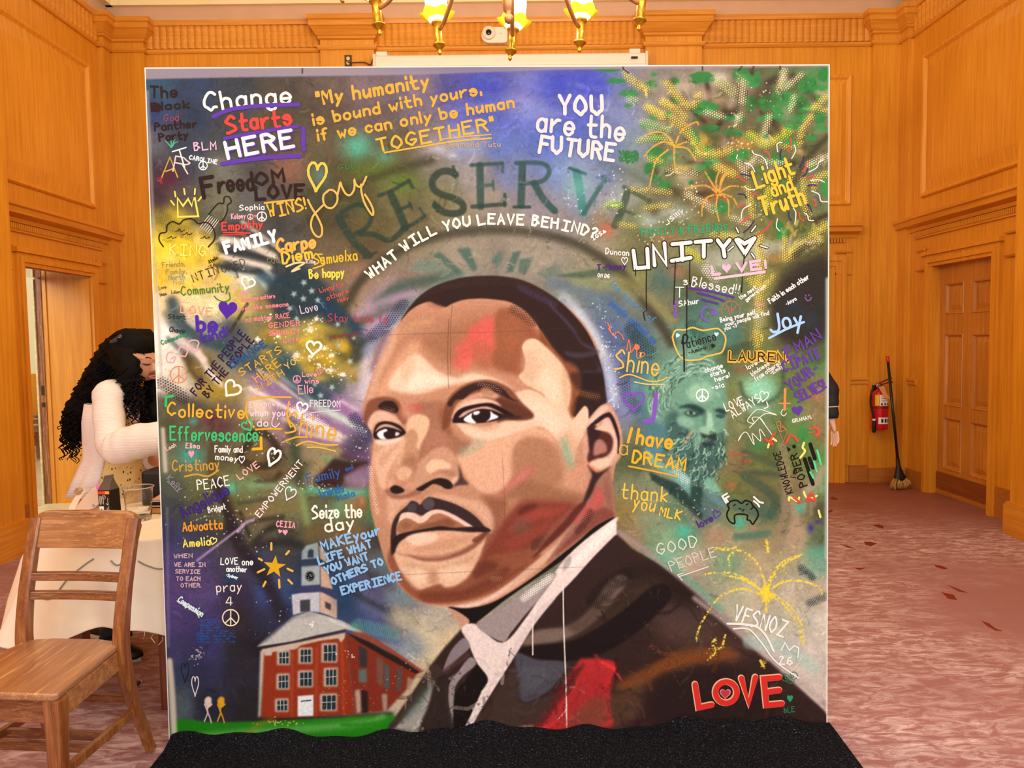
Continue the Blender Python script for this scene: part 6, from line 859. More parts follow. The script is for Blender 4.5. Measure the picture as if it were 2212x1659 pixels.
    W('I', 1352, 955, 1360, 930, 34, .1, gld, 0); MARKS.pop(); K('lettering', 'gold brushed capital I', ([line('1364 924 1356 954', False)], 6, 'e4ac28', False)); W('have', 1374, 957, 1450, 967, 36, 6, 'e4ac28'); W('a', 1338, 982, 1354, 983, 40, 2.6, 'd8ac3c', 0); W('DREAM', 1365, 998, 1478, 1014, 29, 5, 'e4b030', extra=[ul('1358 1006 1410 1016 1463 1028', 3.8, 'd8a434')])
    W('thank', 1342, 1075, 1440, 1083, 36, 3.6, 'ecc04c'); W('you', 1368, 1096, 1412, 1104, 34, 3.6, 'ecc04c'); W('MLK', 1424, 1112, 1468, 1122, 22, 3.6, 'ecc04c', 0); W('love', 1511, 1138, 1541, 1122, 17, 3, '4c2c84', extra=[([heart_pts(1548, 1109, 15, 18, 20)], 2.2, '5434a0', False)])
    W('GOOD', 1422, 1196, 1507, 1178, 27, 3, 'd4d8c8'); W('PEOPLE', 1451, 1232, 1547, 1199, 24, 2.6, 'd0ccc0', extra=[ul('1466 1244 1490 1236 1530 1222', 2.4, 'e0dcd4'), ([line('1474 1252 1464 1240 1476 1236', False)], 2.2, 'e0dcd4', False)])
    W('KNOWLEDGE', 1712, 1061, 1684, 972, 17, 2.3, '181410'); W('is', 1718, 1029, 1720, 1011, 12, 2.2, '181410'); W('POWER', 1744, 1045, 1722, 976, 19, 2.8, '181410', extra=[([np.array(q('1699 962 1708 968 1702 974'))], 0, '181410', True), ([ring(1715, 962, 2)], 4, '181410', False)])
    K('doodle', 'black outlined curly hair shape with white dashes', ([line('1575 1096 1572 1088 1580 1080 1592 1079 1602 1085 1610 1079 1622 1083 1626 1090 1634 1098 1638 1110 1632 1122 1626 1130 1620 1122 1614 1120 1613 1110 1588 1110 1587 1128 1576 1124 1570 1110 1575 1096')], 3.2, '14100e', False), ([line(t, False) for t in ('1584 1090 1588 1088', '1596 1096 1602 1098', '1604 1102 1607 1098', '1612 1088 1616 1086', '1622 1098 1626 1094')], 2.4, '14100e', False), ([line(t, False) for t in ('1570 1064 1560 1070 1568 1084', '1574 1070 1567 1074 1572 1082', '1628 1071 1640 1082 1648 1084', '1628 1080 1636 1086 1640 1092')], 4, 'f0e8e0', False))
    W('Choose', 1575, 983, 1612, 983, 10, 1.4, 'b0583c'); W('Love', 1600, 998, 1622, 997, 10, 1.4, 'b0583c')
    W('VESNOZ', 1584, 1338, 1692, 1372, 40, 4, 'f4f0ee', 0, extra=[ul('1572 1345 1606 1346 1636 1352 1656 1372 1672 1404', 4.6, 'f2eeea'), ul('1585 1356 1618 1357 1645 1385 1675 1425 1726 1462', 3, 'f4f0ee')]); K('doodle', 'white crown', ([line('1688 1402 1696 1386 1706 1402 1716 1392 1726 1397 1724 1417', False)], 2.8, 'f4f0ee', False)); W('26', 1684, 1432, 1712, 1433, 19, 3, 'f4f0ee')
    K('doodle', 'green goggle eyes', ([ring(1698, 1461, 8), ring(1716, 1457, 8), ring(1700, 1462, 2.5), ring(1713, 1459, 2.5), line('1700 1470 1710 1474 1718 1468')], 1.7, '2a7a58', False)); K('painted_heart', 'small green heart', ([heart_pts(1708, 1506, 13, 16)], 0, '2a9a70', True)); W('bLE', 1696, 1537, 1718, 1535, 13, 1.9, '2a7a58', 0)
    L = [np.array(q(t), float) for t in ('1502 1476 1510 1526 1538 1520', '1602 1462 1618 1516 1632 1460', '1684 1460 1650 1463 1656 1520 1690 1517', '1653 1492 1684 1488')]; O = [ring(1569, 1493, 23)]
    K('lettering', 'red block word love outlined in cream with a heart in the o', (L+O, 15, 'ecb488', False), ([s+1.2 for s in L+O], 12, 'd8302c', False), ([heart_pts(1568, 1496, 25, 24)], 0, 'c87c80', True), ([heart_pts(1568, 1496, 19, 18)], 0, 'c83440', True))
# ------------------------------------------------------------------ the painted panel standing on the floor
def homog(src, dst):
    A = []
    for (x, y), (u, v) in zip(src, dst): A += [[x, y, 1, 0, 0, 0, -u*x, -u*y], [0, 0, 0, x, y, 1, -v*x, -v*y]]
    h = np.linalg.solve(np.array(A, float), np.array(dst, float).ravel()); return np.append(h, 1).reshape(3, 3)
MW, MH = 2.40, 2.393
MC = [V((-1.226, 2.693, 0)), V((1.173, 2.737, 0)), V((1.172, 2.767, 2.393)), V((-1.226, 2.723, 2.393))]
MX = (MC[1]-MC[0]).normalized(); MZ = (MC[3]-MC[0]).normalized(); MN = MX.cross(MZ)*1.0   # MN points towards the viewer
if MN.y > 0: MN = -MN
H = homog([(0, 0), (MW, 0), (MW, MH), (0, MH)], [(370, 1607), (1787, 1560), (1787, 138), (312, 152)]); HI = np.linalg.inv(H)
def to_panel(P):                                  # drawing units -> metres on the panel
    P = np.asarray(P, float); Q = np.c_[P, np.ones(len(P))] @ HI.T; return Q[:, :2]/Q[:, 2:]
pm = bpy.data.materials.new('acrylic_paint'); pm.use_nodes = True; nt = pm.node_tree; pb = nt.nodes['Principled BSDF']
an = nt.nodes.new('ShaderNodeAttribute'); an.attribute_name = 'Col'; nt.links.new(an.outputs['Color'], pb.inputs['Base Color']); pb.inputs['Roughness'].default_value = .7; pb.inputs['Specular IOR Level'].default_value = .12
tn = nt.nodes.new('ShaderNodeTexNoise'); tn.inputs['Scale'].default_value = 420; bp = nt.nodes.new('ShaderNodeBump'); bp.inputs['Strength'].default_value = .1; bp.inputs['Distance'].default_value = .001
tcn = nt.nodes.new('ShaderNodeTexCoord'); nt.links.new(tcn.outputs['Object'], tn.inputs['Vector']); nt.links.new(tn.outputs['Fac'], bp.inputs['Height']); nt.links.new(bp.outputs[0], pb.inputs['Normal'])
def lin(a): return np.where(a <= .04045, a/12.92, ((a+.055)/1.055)**2.4)
mural = empty('painted_panel', (-.026, 2.715, 0)); tag(mural, 'large square painted panel with a man\'s portrait covered in handwriting, standing on the floor', 'mural')
NX = 1120; NY = 1116
us = np.linspace(0, MW, NX); vs = np.linspace(0, MH, NY); Ug, Vg = np.meshgrid(us, vs)
uv = np.stack([Ug.ravel(), Vg.ravel(), np.ones(NX*NY)], 1) @ H.T; px = uv[:, 0]/uv[:, 2]-PX0-.5; py = uv[:, 1]/uv[:, 2]-PY0-.5
img = picture()
xi = np.clip(px.astype(int), 0, PW-2); yi = np.clip(py.astype(int), 0, PH-2); fx_ = np.clip(px-xi, 0, 1)[:, None]; fy_ = np.clip(py-yi, 0, 1)[:, None]
cv = (img[yi, xi]*(1-fx_)+img[yi, xi+1]*fx_)*(1-fy_)+(img[yi+1, xi]*(1-fx_)+img[yi+1, xi+1]*fx_)*fy_
co_ = np.array(MC[0])[None]+Ug.ravel()[:, None]*np.array(MX)[None]+Vg.ravel()[:, None]*np.array(MZ)[None]
me = bpy.data.meshes.new('painted_canvas'); nv = NX*NY; nf = (NX-1)*(NY-1)
ii = (np.arange(NY-1)[:, None]*NX+np.arange(NX-1)[None]).ravel(); quads = np.stack([ii, ii+1, ii+NX+1, ii+NX], 1).astype(np.int32)
me.vertices.add(nv); me.vertices.foreach_set('co', co_.astype(np.float32).ravel()); me.loops.add(nf*4); me.loops.foreach_set('vertex_index', quads.ravel())
me.polygons.add(nf); me.polygons.foreach_set('loop_start', np.arange(0, nf*4, 4, dtype=np.int32)); me.polygons.foreach_set('loop_total', np.full(nf, 4, np.int32)); me.update(calc_edges=True)
ca = me.color_attributes.new('Col', 'FLOAT_COLOR', 'POINT'); ca.data.foreach_set('color', np.c_[lin(cv), np.ones(nv)].astype(np.float32).ravel()); me.materials.append(pm)
oc = bpy.data.objects.new('painted_canvas', me); COL.objects.link(oc); oc.parent = mural; oc.matrix_parent_inverse = mural.matrix_basis.inverted()
fm = mat('primed_edge', 'e8e2da', .7, noise=.08, nscale=30)
def on_panel(u, v, h): return MC[0]+MX*float(u)+MZ*float(v)+MN*float(h)
m = MB(); m.loft([[on_panel(a, b, h) for a, b in ((-.004, 0), (MW+.004, 0), (MW+.004, MH+.004), (-.004, MH+.004))] for h in (-.0006, -.045)]); m.build('stretcher_frame', fm, mural)
pine = wood('pine', 'b08a58', 'c8a06a', 'd8b480')
for u in (.95, 2.05): MB().bar(on_panel(u, 1.5, -.06), on_panel(u, .05, -.60), .045, .045).build('back_strut', pine, mural); MB().bar(on_panel(u, .024, -.05), on_panel(u, .024, -.64), .045, .045).build('foot_rail', pine, mural)
# lettering and doodles: flat ribbons of paint on the canvas
def ribbon(P, w, lift, verts, faces):
    P = np.asarray(P, float); keep = [0]+[i for i in range(1, len(P)) if np.hypot(*(P[i]-P[i-1])) > .15]; P = P[keep]
    if len(P) == 1: P = np.array([P[0]-[.2, 0], P[0]+[.2, 0]])
    r = w/2; base = len(verts); n = len(P); D = np.diff(P, axis=0); D /= np.maximum(np.hypot(D[:, 0], D[:, 1]), 1e-6)[:, None]; L_, R_ = [], []
    for i in range(n):
        d0, d1 = D[max(i-1, 0)], D[min(i, n-2)]; t = d0+d1; k = np.hypot(*t)
        if k < .5: t = d1; k = 1.
        t = t/k; nn = np.array([-t[1], t[0]]); s = min(1/max(abs(nn @ np.array([-d1[1], d1[0]])), .45), 1.8); L_.append(P[i]+nn*r*s); R_.append(P[i]-nn*r*s)
    a0 = math.atan2(*(D[0][::-1])); a1 = math.atan2(*(D[-1][::-1]))
    cap0 = [P[0]+r*np.array([math.cos(a0+PI/2+k*PI/4), math.sin(a0+PI/2+k*PI/4)]) for k in (1, 2, 3)]; cap1 = [P[-1]+r*np.array([math.cos(a1-PI/2+k*PI/4), math.sin(a1-PI/2+k*PI/4)]) for k in (1, 2, 3)]
    sl = .00012/max(n, 2)
    for l in (L_, R_): verts += [(x, y, lift+sl*j) for j, (x, y) in enumerate(l)]
    verts += [(x, y, lift) for x, y in cap0]+[(x, y, lift+sl*n) for x, y in cap1]
    for i in range(n-1): faces.append((base+i, base+i+1, base+n+i+1, base+n+i))
    c0 = base+2*n; faces.append((base, c0, c0+1, c0+2, base+n)); c1 = c0+3; faces.append((base+2*n-1, c1, c1+1, c1+2, base+n-1))
lettering()
def extent(L): return sum(len(st)*w for st, w, c, f in L)
sizes = sorted([sum(np.ptp(np.concatenate([np.asarray(s) for s in st]), axis=0).prod() for st, w, c, f in M_[3]) for M_ in MARKS if M_[0] == 'lettering'], reverse=True); cut = sizes[min(92, len(sizes)-1)]
small = []; lift = .0003
def mark_mesh(name, layers):
    global lift
    verts, faces, cols = [], [], []
    if lift > .0022: lift = .0003
    for st, w, col, fill in layers:
        lift = lift+.00016 if len(layers) < 9 else .0003+(lift+.00016) % .002; n0 = len(verts)
        for k, s in enumerate(st):
            if fill:
                b0 = len(verts); S_ = np.asarray(s)[:-1] if np.allclose(s[0], s[-1]) else np.asarray(s); verts += [(x, y, lift) for x, y in S_]; faces.append(tuple(range(b0, len(verts))))
            else: ribbon(s, w, lift+(k % 3)*.00003, verts, faces)
        cols += [(*srgb(col), 1)]*(len(verts)-n0)
    A = np.array(verts); uv_ = to_panel(A[:, :2]); pts = [tuple(on_panel(u, v, h)) for (u, v), h in zip(uv_, A[:, 2])]
    me = bpy.data.meshes.new(name); me.from_pydata(pts, [], faces); me.update()
    c_ = me.color_attributes.new('Col', 'FLOAT_COLOR', 'POINT'); c_.data.foreach_set('color', np.array(cols, np.float32).ravel()); me.materials.append(pm)
    o = bpy.data.objects.new(name, me); COL.objects.link(o); o.parent = mural; o.matrix_parent_inverse = mural.matrix_basis.inverted(); return o
CN = {'f': 'white', 'e': 'pale', 'd': 'soft', '2': 'dark'}
def colour_word(h):
    r, g, b_ = [int(h[i:i+2], 16) for i in (0, 2, 4)]; mx, mn = max(r, g, b_), min(r, g, b_)
    if mx < 80: return 'black'
    if mx-mn < 36: return 'white' if mx > 200 else 'grey'
    if r == mx: return ('yellow' if g > .72*r and b_ < .75*r else 'pink' if b_ > .6*r and g < .85*r else 'cream' if mn > 180 else 'red' if g < .5*r else 'orange')
    if g == mx: return 'green'
    return 'purple' if r > .5*b_ and g < .7*b_ else 'blue'
for nm, lab, t, L in MARKS:
    if nm == 'lettering' and lab and isinstance(lab, int):
        sz = sum(np.ptp(np.concatenate([np.asarray(s) for s in st]), axis=0).prod() for st, w, c, f in L)
        if sz < cut: small += L; continue
        lab = '%s handwritten words %s' % (colour_word(L[-1][2]), ' '.join(t.lower().replace('"', '').split()[:9]))
    elif nm == 'lettering' and not isinstance(lab, str):
        sz = sum(np.ptp(np.concatenate([np.asarray(s) for s in st]), axis=0).prod() for st, w, c, f in L)
        if sz < cut: small += L; continue
        lab = '%s handwritten lettering' % colour_word(L[-1][2])
    o = mark_mesh(nm, L); o['label'] = lab
if small: o = mark_mesh('small_lettering', small); o['kind'] = 'stuff'; o['label'] = 'small scattered handwriting in many colours'
# black carpet mat in front, its back edge riding up against the canvas
rm = random.Random(4); m = MB(); nx, ny = 120, 50; R = []
x0l, x1l = on(375, 1602), on(1789, 1563); f0, f1 = V((-1.19, .6, 0)), V((1.06, .6, 0))
for j in range(ny+1):
    t = j/ny; row = []
    for i in range(nx+1):
        s = i/nx; a = x0l.lerp(x1l, s); b_ = f0.lerp(f1, s); p = a.lerp(b_, t); lift_ = .012+(.020+.012*math.sin(s*17)+.010*math.sin(s*41+1))*max(0, 1-t*26) if j else .0
        if j <= 1: p = p+V((0, .004+.0, 0)) if j else p
        row.append(V((p.x, p.y-(.012 if j == 0 else 0), max(lift_, .012) if j else .026+.013*math.sin(s*17)+.010*math.sin(s*41+1)+.006*math.sin(s*83))))
    R.append(row)
m.loft(R, False, False)
for a, b_ in (((0, 0), None),):
    m.loft([[r[0] for r in R], [V((r[0].x, r[0].y, .0005)) for r in R]], False, False); m.loft([[r[-1] for r in R], [V((r[-1].x, r[-1].y, .0005)) for r in R]], False, False); m.loft([R[-1], [V((p.x, p.y, .0005)) for p in R[-1]]], False, False)
km = bpy.data.materials.new('black_carpet'); km.use_nodes = True; nt = km.node_tree; kb = nt.nodes['Principled BSDF']; tcn = nt.nodes.new('ShaderNodeTexCoord')
kn = nt.nodes.new('ShaderNodeTexNoise'); kn.inputs['Scale'].default_value = 190; kn.inputs['Detail'].default_value = 3; nt.links.new(tcn.outputs['Object'], kn.inputs['Vector'])
kr = nt.nodes.new('ShaderNodeValToRGB'); e = kr.color_ramp.elements; e[0].position = .42; e[0].color = (.003, .003, .004, 1); e[1].position = .72; e[1].color = (.055, .058, .075, 1); x = e.new(.6); x.color = (.012, .013, .018, 1); x = e.new(.78); x.color = (.4, .42, .48, 1)
nt.links.new(kn.outputs['Fac'], kr.inputs[0]); nt.links.new(kr.outputs[0], kb.inputs['Base Color']); kb.inputs['Roughness'].default_value = 1.; kb.inputs['Specular IOR Level'].default_value = .1
kp = nt.nodes.new('ShaderNodeBump'); kp.inputs['Strength'].default_value = .6; kp.inputs['Distance'].default_value = .006; nt.links.new(kn.outputs['Fac'], kp.inputs['Height']); nt.links.new(kp.outputs[0], kb.inputs['Normal'])
mt_ = m.build('floor_mat', km, smooth=True); tag(mt_, 'black flecked carpet mat on the floor in front of the painted panel', 'mat')
# ------------------------------------------------------------------ fittings on the walls
wh = mat('warm_white_plastic', 'efe4d4', .4); dkp = mat('black_plastic', '14120f', .35); brass = mat('aged_brass', 'b08a3c', .3, .9, noise=.25, nscale=40)
steel = mat('steel', 'b8b4ac', .3, .9)
# projector screen case
Ys = 7.12; a, b_ = at(808, 118, Ys), at(1397, 113, Ys); zc = (a.z+b_.z)/2
scr = empty('projector_screen', (0, Ys+.07, zc-.16)); tag(scr, 'long white rolled-up projector screen case mounted above the painted panel', 'screen')
m = MB(); m.run((a.x, Ys+.13, zc-.16), (b_.x, Ys+.13, zc-.16), (0, -1, 0), [(0, 0), (.10, 0), (.13, .02), (.135, .05), (.115, .065), (.12, .15), (.10, .165), (0, .165)]); m.build('case', wh, scr)
for x in (a.x, b_.x): MB().box((x-.012, Ys-.01, zc-.163), (x+.012, Ys+.132, zc+.008), .004).build('end_cap', mat('cap_cream', 'e4d6c0', .4), scr)
for x in (a.x+.06, b_.x-.1): MB().box((x-.05, Ys+.05, zc+.003), (x+.05, 7.34, zc+.05), .004).build('bracket', wh, scr)
p = at(1370, 125, Ys); MB().box((p.x-.03, Ys-.018, p.z-.008), (p.x+.03, Ys, p.z+.008), .002).build('badge', dkp, scr)
# wall camera
c0, c1 = at(1040, 96, 7.33), at(1096, 61, 7.33)
wc = empty('wall_camera', (c0.x, 7.34, c0.z)); tag(wc, 'small white wall camera with a round black lens on the fluted frieze', 'camera')
hgt = c1.z-c0.z; r = hgt/2; pts = [V((c0.x+r+r*math.cos(PI/2+k*PI/10), 7.34, c0.z+r+r*math.sin(PI/2+k*PI/10))) for k in range(11)]+[V((c1.x-.03+.03*math.cos(-PI/2+k*PI/8), 7.34, c0.z+.03+.03*math.sin(-PI/2+k*PI/8))) for k in range(5)]+[V((c1.x-.03+.03*math.cos(k*PI/8), 7.34, c1.z-.03+.03*math.sin(k*PI/8))) for k in range(5)]
m = MB(); m.prism(pts, (0, -.05, 0)); o = m.build('body', wh, wc); bv = o.modifiers.new('b', 'BEVEL'); bv.width = .008; bv.segments = 2
lc = V((c0.x+.07, 7.29, c0.z+hgt*.6)); RM = Matrix.Translation(lc) @ Matrix.Rotation(PI/2, 4, 'X')
MB().lathe([(.062, -.02), (.062, .012), (.056, .02), (.03, .022)], n=28, M=RM).build('lens_ring', mat('ring_white', 'e6d8c6', .35), wc, True)
MB().lathe([(.001, .03), (.018, .029), (.027, .023), (.028, .01)][::-1], n=24, M=RM).build('lens', mat('lens_black', '0a0808', .08), wc, True)
MB().box((c1.x-.075, 7.288, c0.z+hgt*.56), (c1.x-.05, 7.291, c0.z+hgt*.58)).build('mark', mat('faint_mark', '9c9084', .5), wc)
# brass outlet with a plugged cord
p0, p1 = at(745, 146, 7.29), at(760, 119, 7.29); oz = empty('power_outlet', (p0.x, 7.29, p0.z)); tag(oz, 'small brass wall outlet with a plugged-in cord beside the screen case', 'outlet')
MB().box((p0.x, 7.282, p0.z), (p1.x, 7.291, p1.z), .003).build('plate', mat('dark_brass', '5c4a2a', .4, .7), oz)
cx_ = (p0.x+p1.x)/2
for dz in (.35, .7): MB().lathe([(.017, 0), (.017, .006), (.012, .008)], n=16, M=Matrix.Translation((cx_, 7.284, p0.z+(p1.z-p0.z)*dz)) @ Matrix.Rotation(PI/2, 4, 'X')).build('socket', mat('ivory', 'd8ccaa', .4), oz)
MB().tube(cat([(cx_, 7.268, p0.z+.045), (cx_+.03, 7.25, p0.z+.03), (cx_+.09, 7.26, p0.z+.035), (cx_+.16, 7.25, p0.z+.03), (cx_+.21, 7.25, p0.z+.01), (cx_+.235, 7.25, p0.z+.06), (cx_+.25, 7.26, p0.z+.10)]), .006).build('cord', mat('cord_brown', '5a3a24', .6), oz, True)
# fire extinguisher
ex = on(1900, 1041); Xe = at(1899, 930, 7.21).x; z0 = at(1899, 928, 7.21).z; red = mat('extinguisher_red', 'c8101c', .22, coat=.6); rub = mat('black_rubber', '16120f', .5)
fe = empty('fire_extinguisher', (Xe, 7.21, z0)); tag(fe, 'red fire extinguisher with white labels hung on the wall beside a broom', 'fire extinguisher')
T = Matrix.Translation((Xe, 7.21, z0)); S = .078; Hh = at(1899, 842, 7.21).z-z0
MB().lathe([(.05, 0), (S-.006, .004), (S, .015), (S, Hh-.07), (S-.004, Hh-.045), (S-.02, Hh-.02), (.035, Hh), (.022, Hh+.008), (.022, Hh+.03)], n=32, M=T).build('cylinder', red, fe, True)
def band(name, z, h, col, a0, a1, rr=.0012): return MB().loft([[T @ V(((S+rr)*math.sin(a), -(S+rr)*math.cos(a), zz)) for a in np.linspace(a0, a1, 18)] for zz in (z, z+h)], False, False).build(name, mat('paper_'+name+col, col, .5), fe, True)
band('label', .235, .10, 'eee4d0', -.45, .95); band('label', .235, .10, 'e8c41c', -.95, -.50); band('label', .062, .062, 'f0ece2', -.55, 1.0); band('band', .205, .02, '7a1418', -1.4, 1.4)
ink = mat('black_ink', '15120f', .6)
for k in range(3):
    a = -.25+k*.42; MB().loft([[T @ V(((S+.002)*math.sin(x), -(S+.002)*math.cos(x), zz)) for x in np.linspace(a, a+.25, 5)] for zz in (.075, .11)], False, False).build('pictogram', ink, fe)
    a = -.3+k*.4; MB().loft([[T @ V(((S+.002)*math.sin(x), -(S+.002)*math.cos(x), zz)) for x in np.linspace(a, a+.22, 5)] for zz in (.242, .258)], False, False).build('pictogram', ink, fe)
for k, (z, wd) in enumerate(((.318, .9), (.30, .7), (.285, .8), (.27, .5))): MB().loft([[T @ V(((S+.002)*math.sin(x), -(S+.002)*math.cos(x), zz)) for x in np.linspace(-.25, -.25+wd, 8)] for zz in (z, z+.004)], False, False).build('print_line', ink, fe)
MB().loft([[T @ V(((S+.002)*math.sin(x), -(S+.002)*math.cos(x), zz)) for x in np.linspace(-.2, .35, 6)] for zz in (.124, .128)], False, False).build('print_line', ink, fe)
m = MB(); m.box((-.026, -.026, Hh+.02), (.026, .026, Hh+.06), .006, T); m.bar(T @ V((-.03, -.01, Hh+.05)), T @ V((.11, -.03, Hh+.075)), .02, .012); m.bar(T @ V((-.01, -.01, Hh+.065)), T @ V((.10, -.03, Hh+.115)), .02, .012); m.build('valve', mat('valve_metal', '8c2018', .4, .3), fe)
MB().lathe([(.02, 0), (.02, .01), (.016, .013)], n=16, M=T @ Matrix.Translation((-.03, -.03, Hh+.04)) @ Matrix.Rotation(PI/2, 4, 'X')).build('gauge', steel, fe)
MB().tube(cat([T @ V(p) for p in ((-.03, -.02, Hh+.04), (-.075, -.04, Hh+.03), (-.105, -.05, Hh-.04), (-.108, -.05, Hh-.13), (-.09, -.06, Hh-.22), (-.082, -.06, Hh-.30))]), [.010]*30+[.013]).build('hose', rub, fe, True)
MB().lathe([(.012, 0), (.017, .01), (.016, .11), (.013, .12)], n=14, M=T @ Matrix.Translation((-.080, -.062, Hh-.40))).build('nozzle', rub, fe, True)
MB().lathe([(.015, 0), (.015, .016)], n=14, M=T @ Matrix.Translation((-.081, -.062, Hh-.285))).build('nozzle_collar', wh, fe)
MB().prism([T @ V(p) for p in ((-.045, -.07, Hh+.03), (.01, -.06, Hh+.045), (.03, -.075, Hh-.03), (.065, -.085, Hh-.075), (.05, -.088, Hh-.085), (.0, -.086, Hh-.07), (-.02, -.08, Hh-.02))], (0, .002, 0)).build('tag', mat('orange_tag', 'e09a5c', .7), fe)
MB().tube([T @ V(p) for p in ((.0, -.03, Hh+.06), (.03, -.05, Hh+.07), (.08, -.05, Hh+.085))], .0022, 6).build('safety_pin', steel, fe)
MB().box((Xe-.03, 7.28, z0+.1), (Xe+.03, 7.299, z0+.42)).build('wall_bracket', dkp, fe)
# broom leaning in the corner
bt, bm_ = at(1917, 770, 7.12), at(1941, 1010, 6.99); br = empty('broom', (3.62, 6.93, 0)); tag(br, 'broom with a black handle and straw bristles leaning in the corner', 'broom')
d = (bt-bm_).normalized(); s0 = bm_+d*.06
MB().tube([s0, bt-d*.05], .0125, 12).build('handle', mat('broom_black', '1c1816', .3), br, True); MB().tube([bt-d*.055, bt-d*.05, bt, bt+d*.006], [.013, .0155, .0155, .010], 12).build('handle_cap', mat('cap_red', 'c8202a', .4), br, True)
foot = V((3.635, 6.96, 0)); ax = V((1, .15, 0)).normalized(); sec = lambda c_, w_, t_, sh=0: [c_+ax*(w_*math.cos(k*2*PI/14))+V((0, 1, 0))*(t_*math.sin(k*2*PI/14))+V((0, 0, sh*math.cos(k*2*PI/14))) for k in range(14)]
MB().loft([sec(s0+d*.03, .017, .017), sec(s0-d*.04, .02, .02), sec(bm_-d*.04+V((.0, 0, 0)), .038, .026), sec(bm_-d*.10, .062, .032, .02), sec(bm_-d*.12, .064, .032, .02)]).build('collar', rub, br, True)
m = MB(); rb = random.Random(2)
for k in range(150):
    t = rb.uniform(-1, 1); e = rb.uniform(-1, 1); top = bm_-d*.10+ax*(t*.058)+V((0, e*.022, 0)); end = foot+ax*(t*.095+.01)+V((0, e*.045-.01, rb.uniform(.004, .03)+max(0, t-.4)*.06)); mid = top.lerp(end, .55)+ax*t*.012
    m.tube([top, mid, end], [.0042, .0046, .0022], 5)
m.build('bristles', mat('straw', 'b48a44', .8, noise=.35, nscale=50), br, True)
# ------------------------------------------------------------------ chandelier: twelve arms round a turned stem
ch = empty('chandelier', (.02, 3.46, 2.9)); tag(ch, 'brass chandelier with ruffled yellow glass cups and glowing white bulbs', 'chandelier')
CC = V((.045, 3.41, 0)); RR = .72; ZF = at(1110, 131, CC.y+RR).z
bulb = mat('bulb_glow', 'fff2cc', .4, emit='fff0c8', estr=7.); cup = mat('yellow_glass', 'dcc418', .3, emit='d8c010', estr=.35, trans=.1); brd = mat('brass_bright', 'c89c34', .28, .85, noise=.3, nscale=60); wax = mat('finial_brass', 'b4885c', .35, .7)
m = MB(); m.lathe([(.004, 0), (.016, .01), (.02, .03), (.012, .045), (.022, .055), (.026, .10), (.03, .13), (.016, .15), (.024, .17), (.02, .19), (.04, .21), (.06, .26), (.05, .32), (.02, .36), (.018, .62), (.05, .66), (.018, .70), (.016, 1.1)], (CC.x, CC.y, at(1108, 52, CC.y).z), 20); m.build('stem', wax, ch, True)
ZS = at(1108, 52, CC.y).z; m = MB(); z = ZS+1.1
while z < 5.72: m.tube([V((CC.x, CC.y, z)), V((CC.x, CC.y, z+.10))], .012, 8); z += .11
m.lathe([(.10, 0), (.08, .04), (.02, .06)][::-1], (CC.x, CC.y, 5.75), 20); m.build('chain', brd, ch)
for i in range(12):
    ang = math.radians(90+i*30-1); u = V((math.cos(ang), math.sin(ang), 0)); base = CC+u*RR; tl = u*.13+(V((.12, 0, 0)) if i == 0 else V((0, 0, 0))); A = V((base.x, base.y, ZF)); up = (V((0, 0, 1))+tl).normalized()
    rot = V((0, 0, 1)).rotation_difference(up).to_matrix().to_4x4(); T = Matrix.Translation(A) @ rot; k = .78
    hold = MB().lathe([(r_*k, z_*k) for r_, z_ in ((.003, 0), (.012, .012), (.014, .03), (.008, .04), (.014, .05), (.036, .085), (.042, .09), (.042, .10), (.028, .105), (.028, .28), (.034, .285), (.042, .30), (.042, .31), (.03, .315))], n=18, M=T @ Matrix.Diagonal((1, 1, .72, 1))).build('candle_holder', brd, ch, True)
    n_ = 96; R = []
    for r_, z_, wv in ((.02, .31, 0), (.05, .316, .0), (.082, .328, .003), (.100, .348, .008), (.110, .362, .013)): R.append([T @ V(((r_+wv*.7*math.cos(6*t))*k*math.cos(t), (r_+wv*.7*math.cos(6*t))*k*math.sin(t), (z_+wv*.6*math.cos(6*t))*k*.9-.035)) for t in [j*2*PI/n_ for j in range(n_)]])
    MB().loft(R, False).build('glass_cup', cup, hold, True)
    MB().lathe([(r_*k, z_*k) for r_, z_ in ((.03, .315), (.062, .34), (.072, .40), (.073, .50), (.06, .58), (.03, .63), (.002, .64))], n=20, M=T @ Matrix.Translation((0, 0, -.075))).build('bulb', bulb, hold, True)
    q0 = T @ V((0, 0, .235*k*.72)); inn = CC+V((0, 0, ZS+.29)); P = [q0-u*.026*k, q0-u*.08+V((0, 0, .02)), q0-u*.17+V((0, 0, .09)), q0-u*.29+V((0, 0, .21)), q0-u*.43+V((0, 0, .27)), q0-u*.58+V((0, 0, .22)), V((inn.x, inn.y, inn.z))+u*.03]
    MB().tube(cat(P, 5), .0105*1.1, 8).build('arm', wax, ch, True)
    if i % 2 == 0:
        l = bpy.data.lights.new('bulb_light', 'POINT'); l.energy = 27; l.color = (1, .86, .62); l.shadow_soft_size = .06; lo = bpy.data.objects.new('bulb_light', l); COL.objects.link(lo); lo.location = T @ V((0, 0, .52)); lo.parent = ch; lo.matrix_parent_inverse = ch.matrix_basis.inverted()
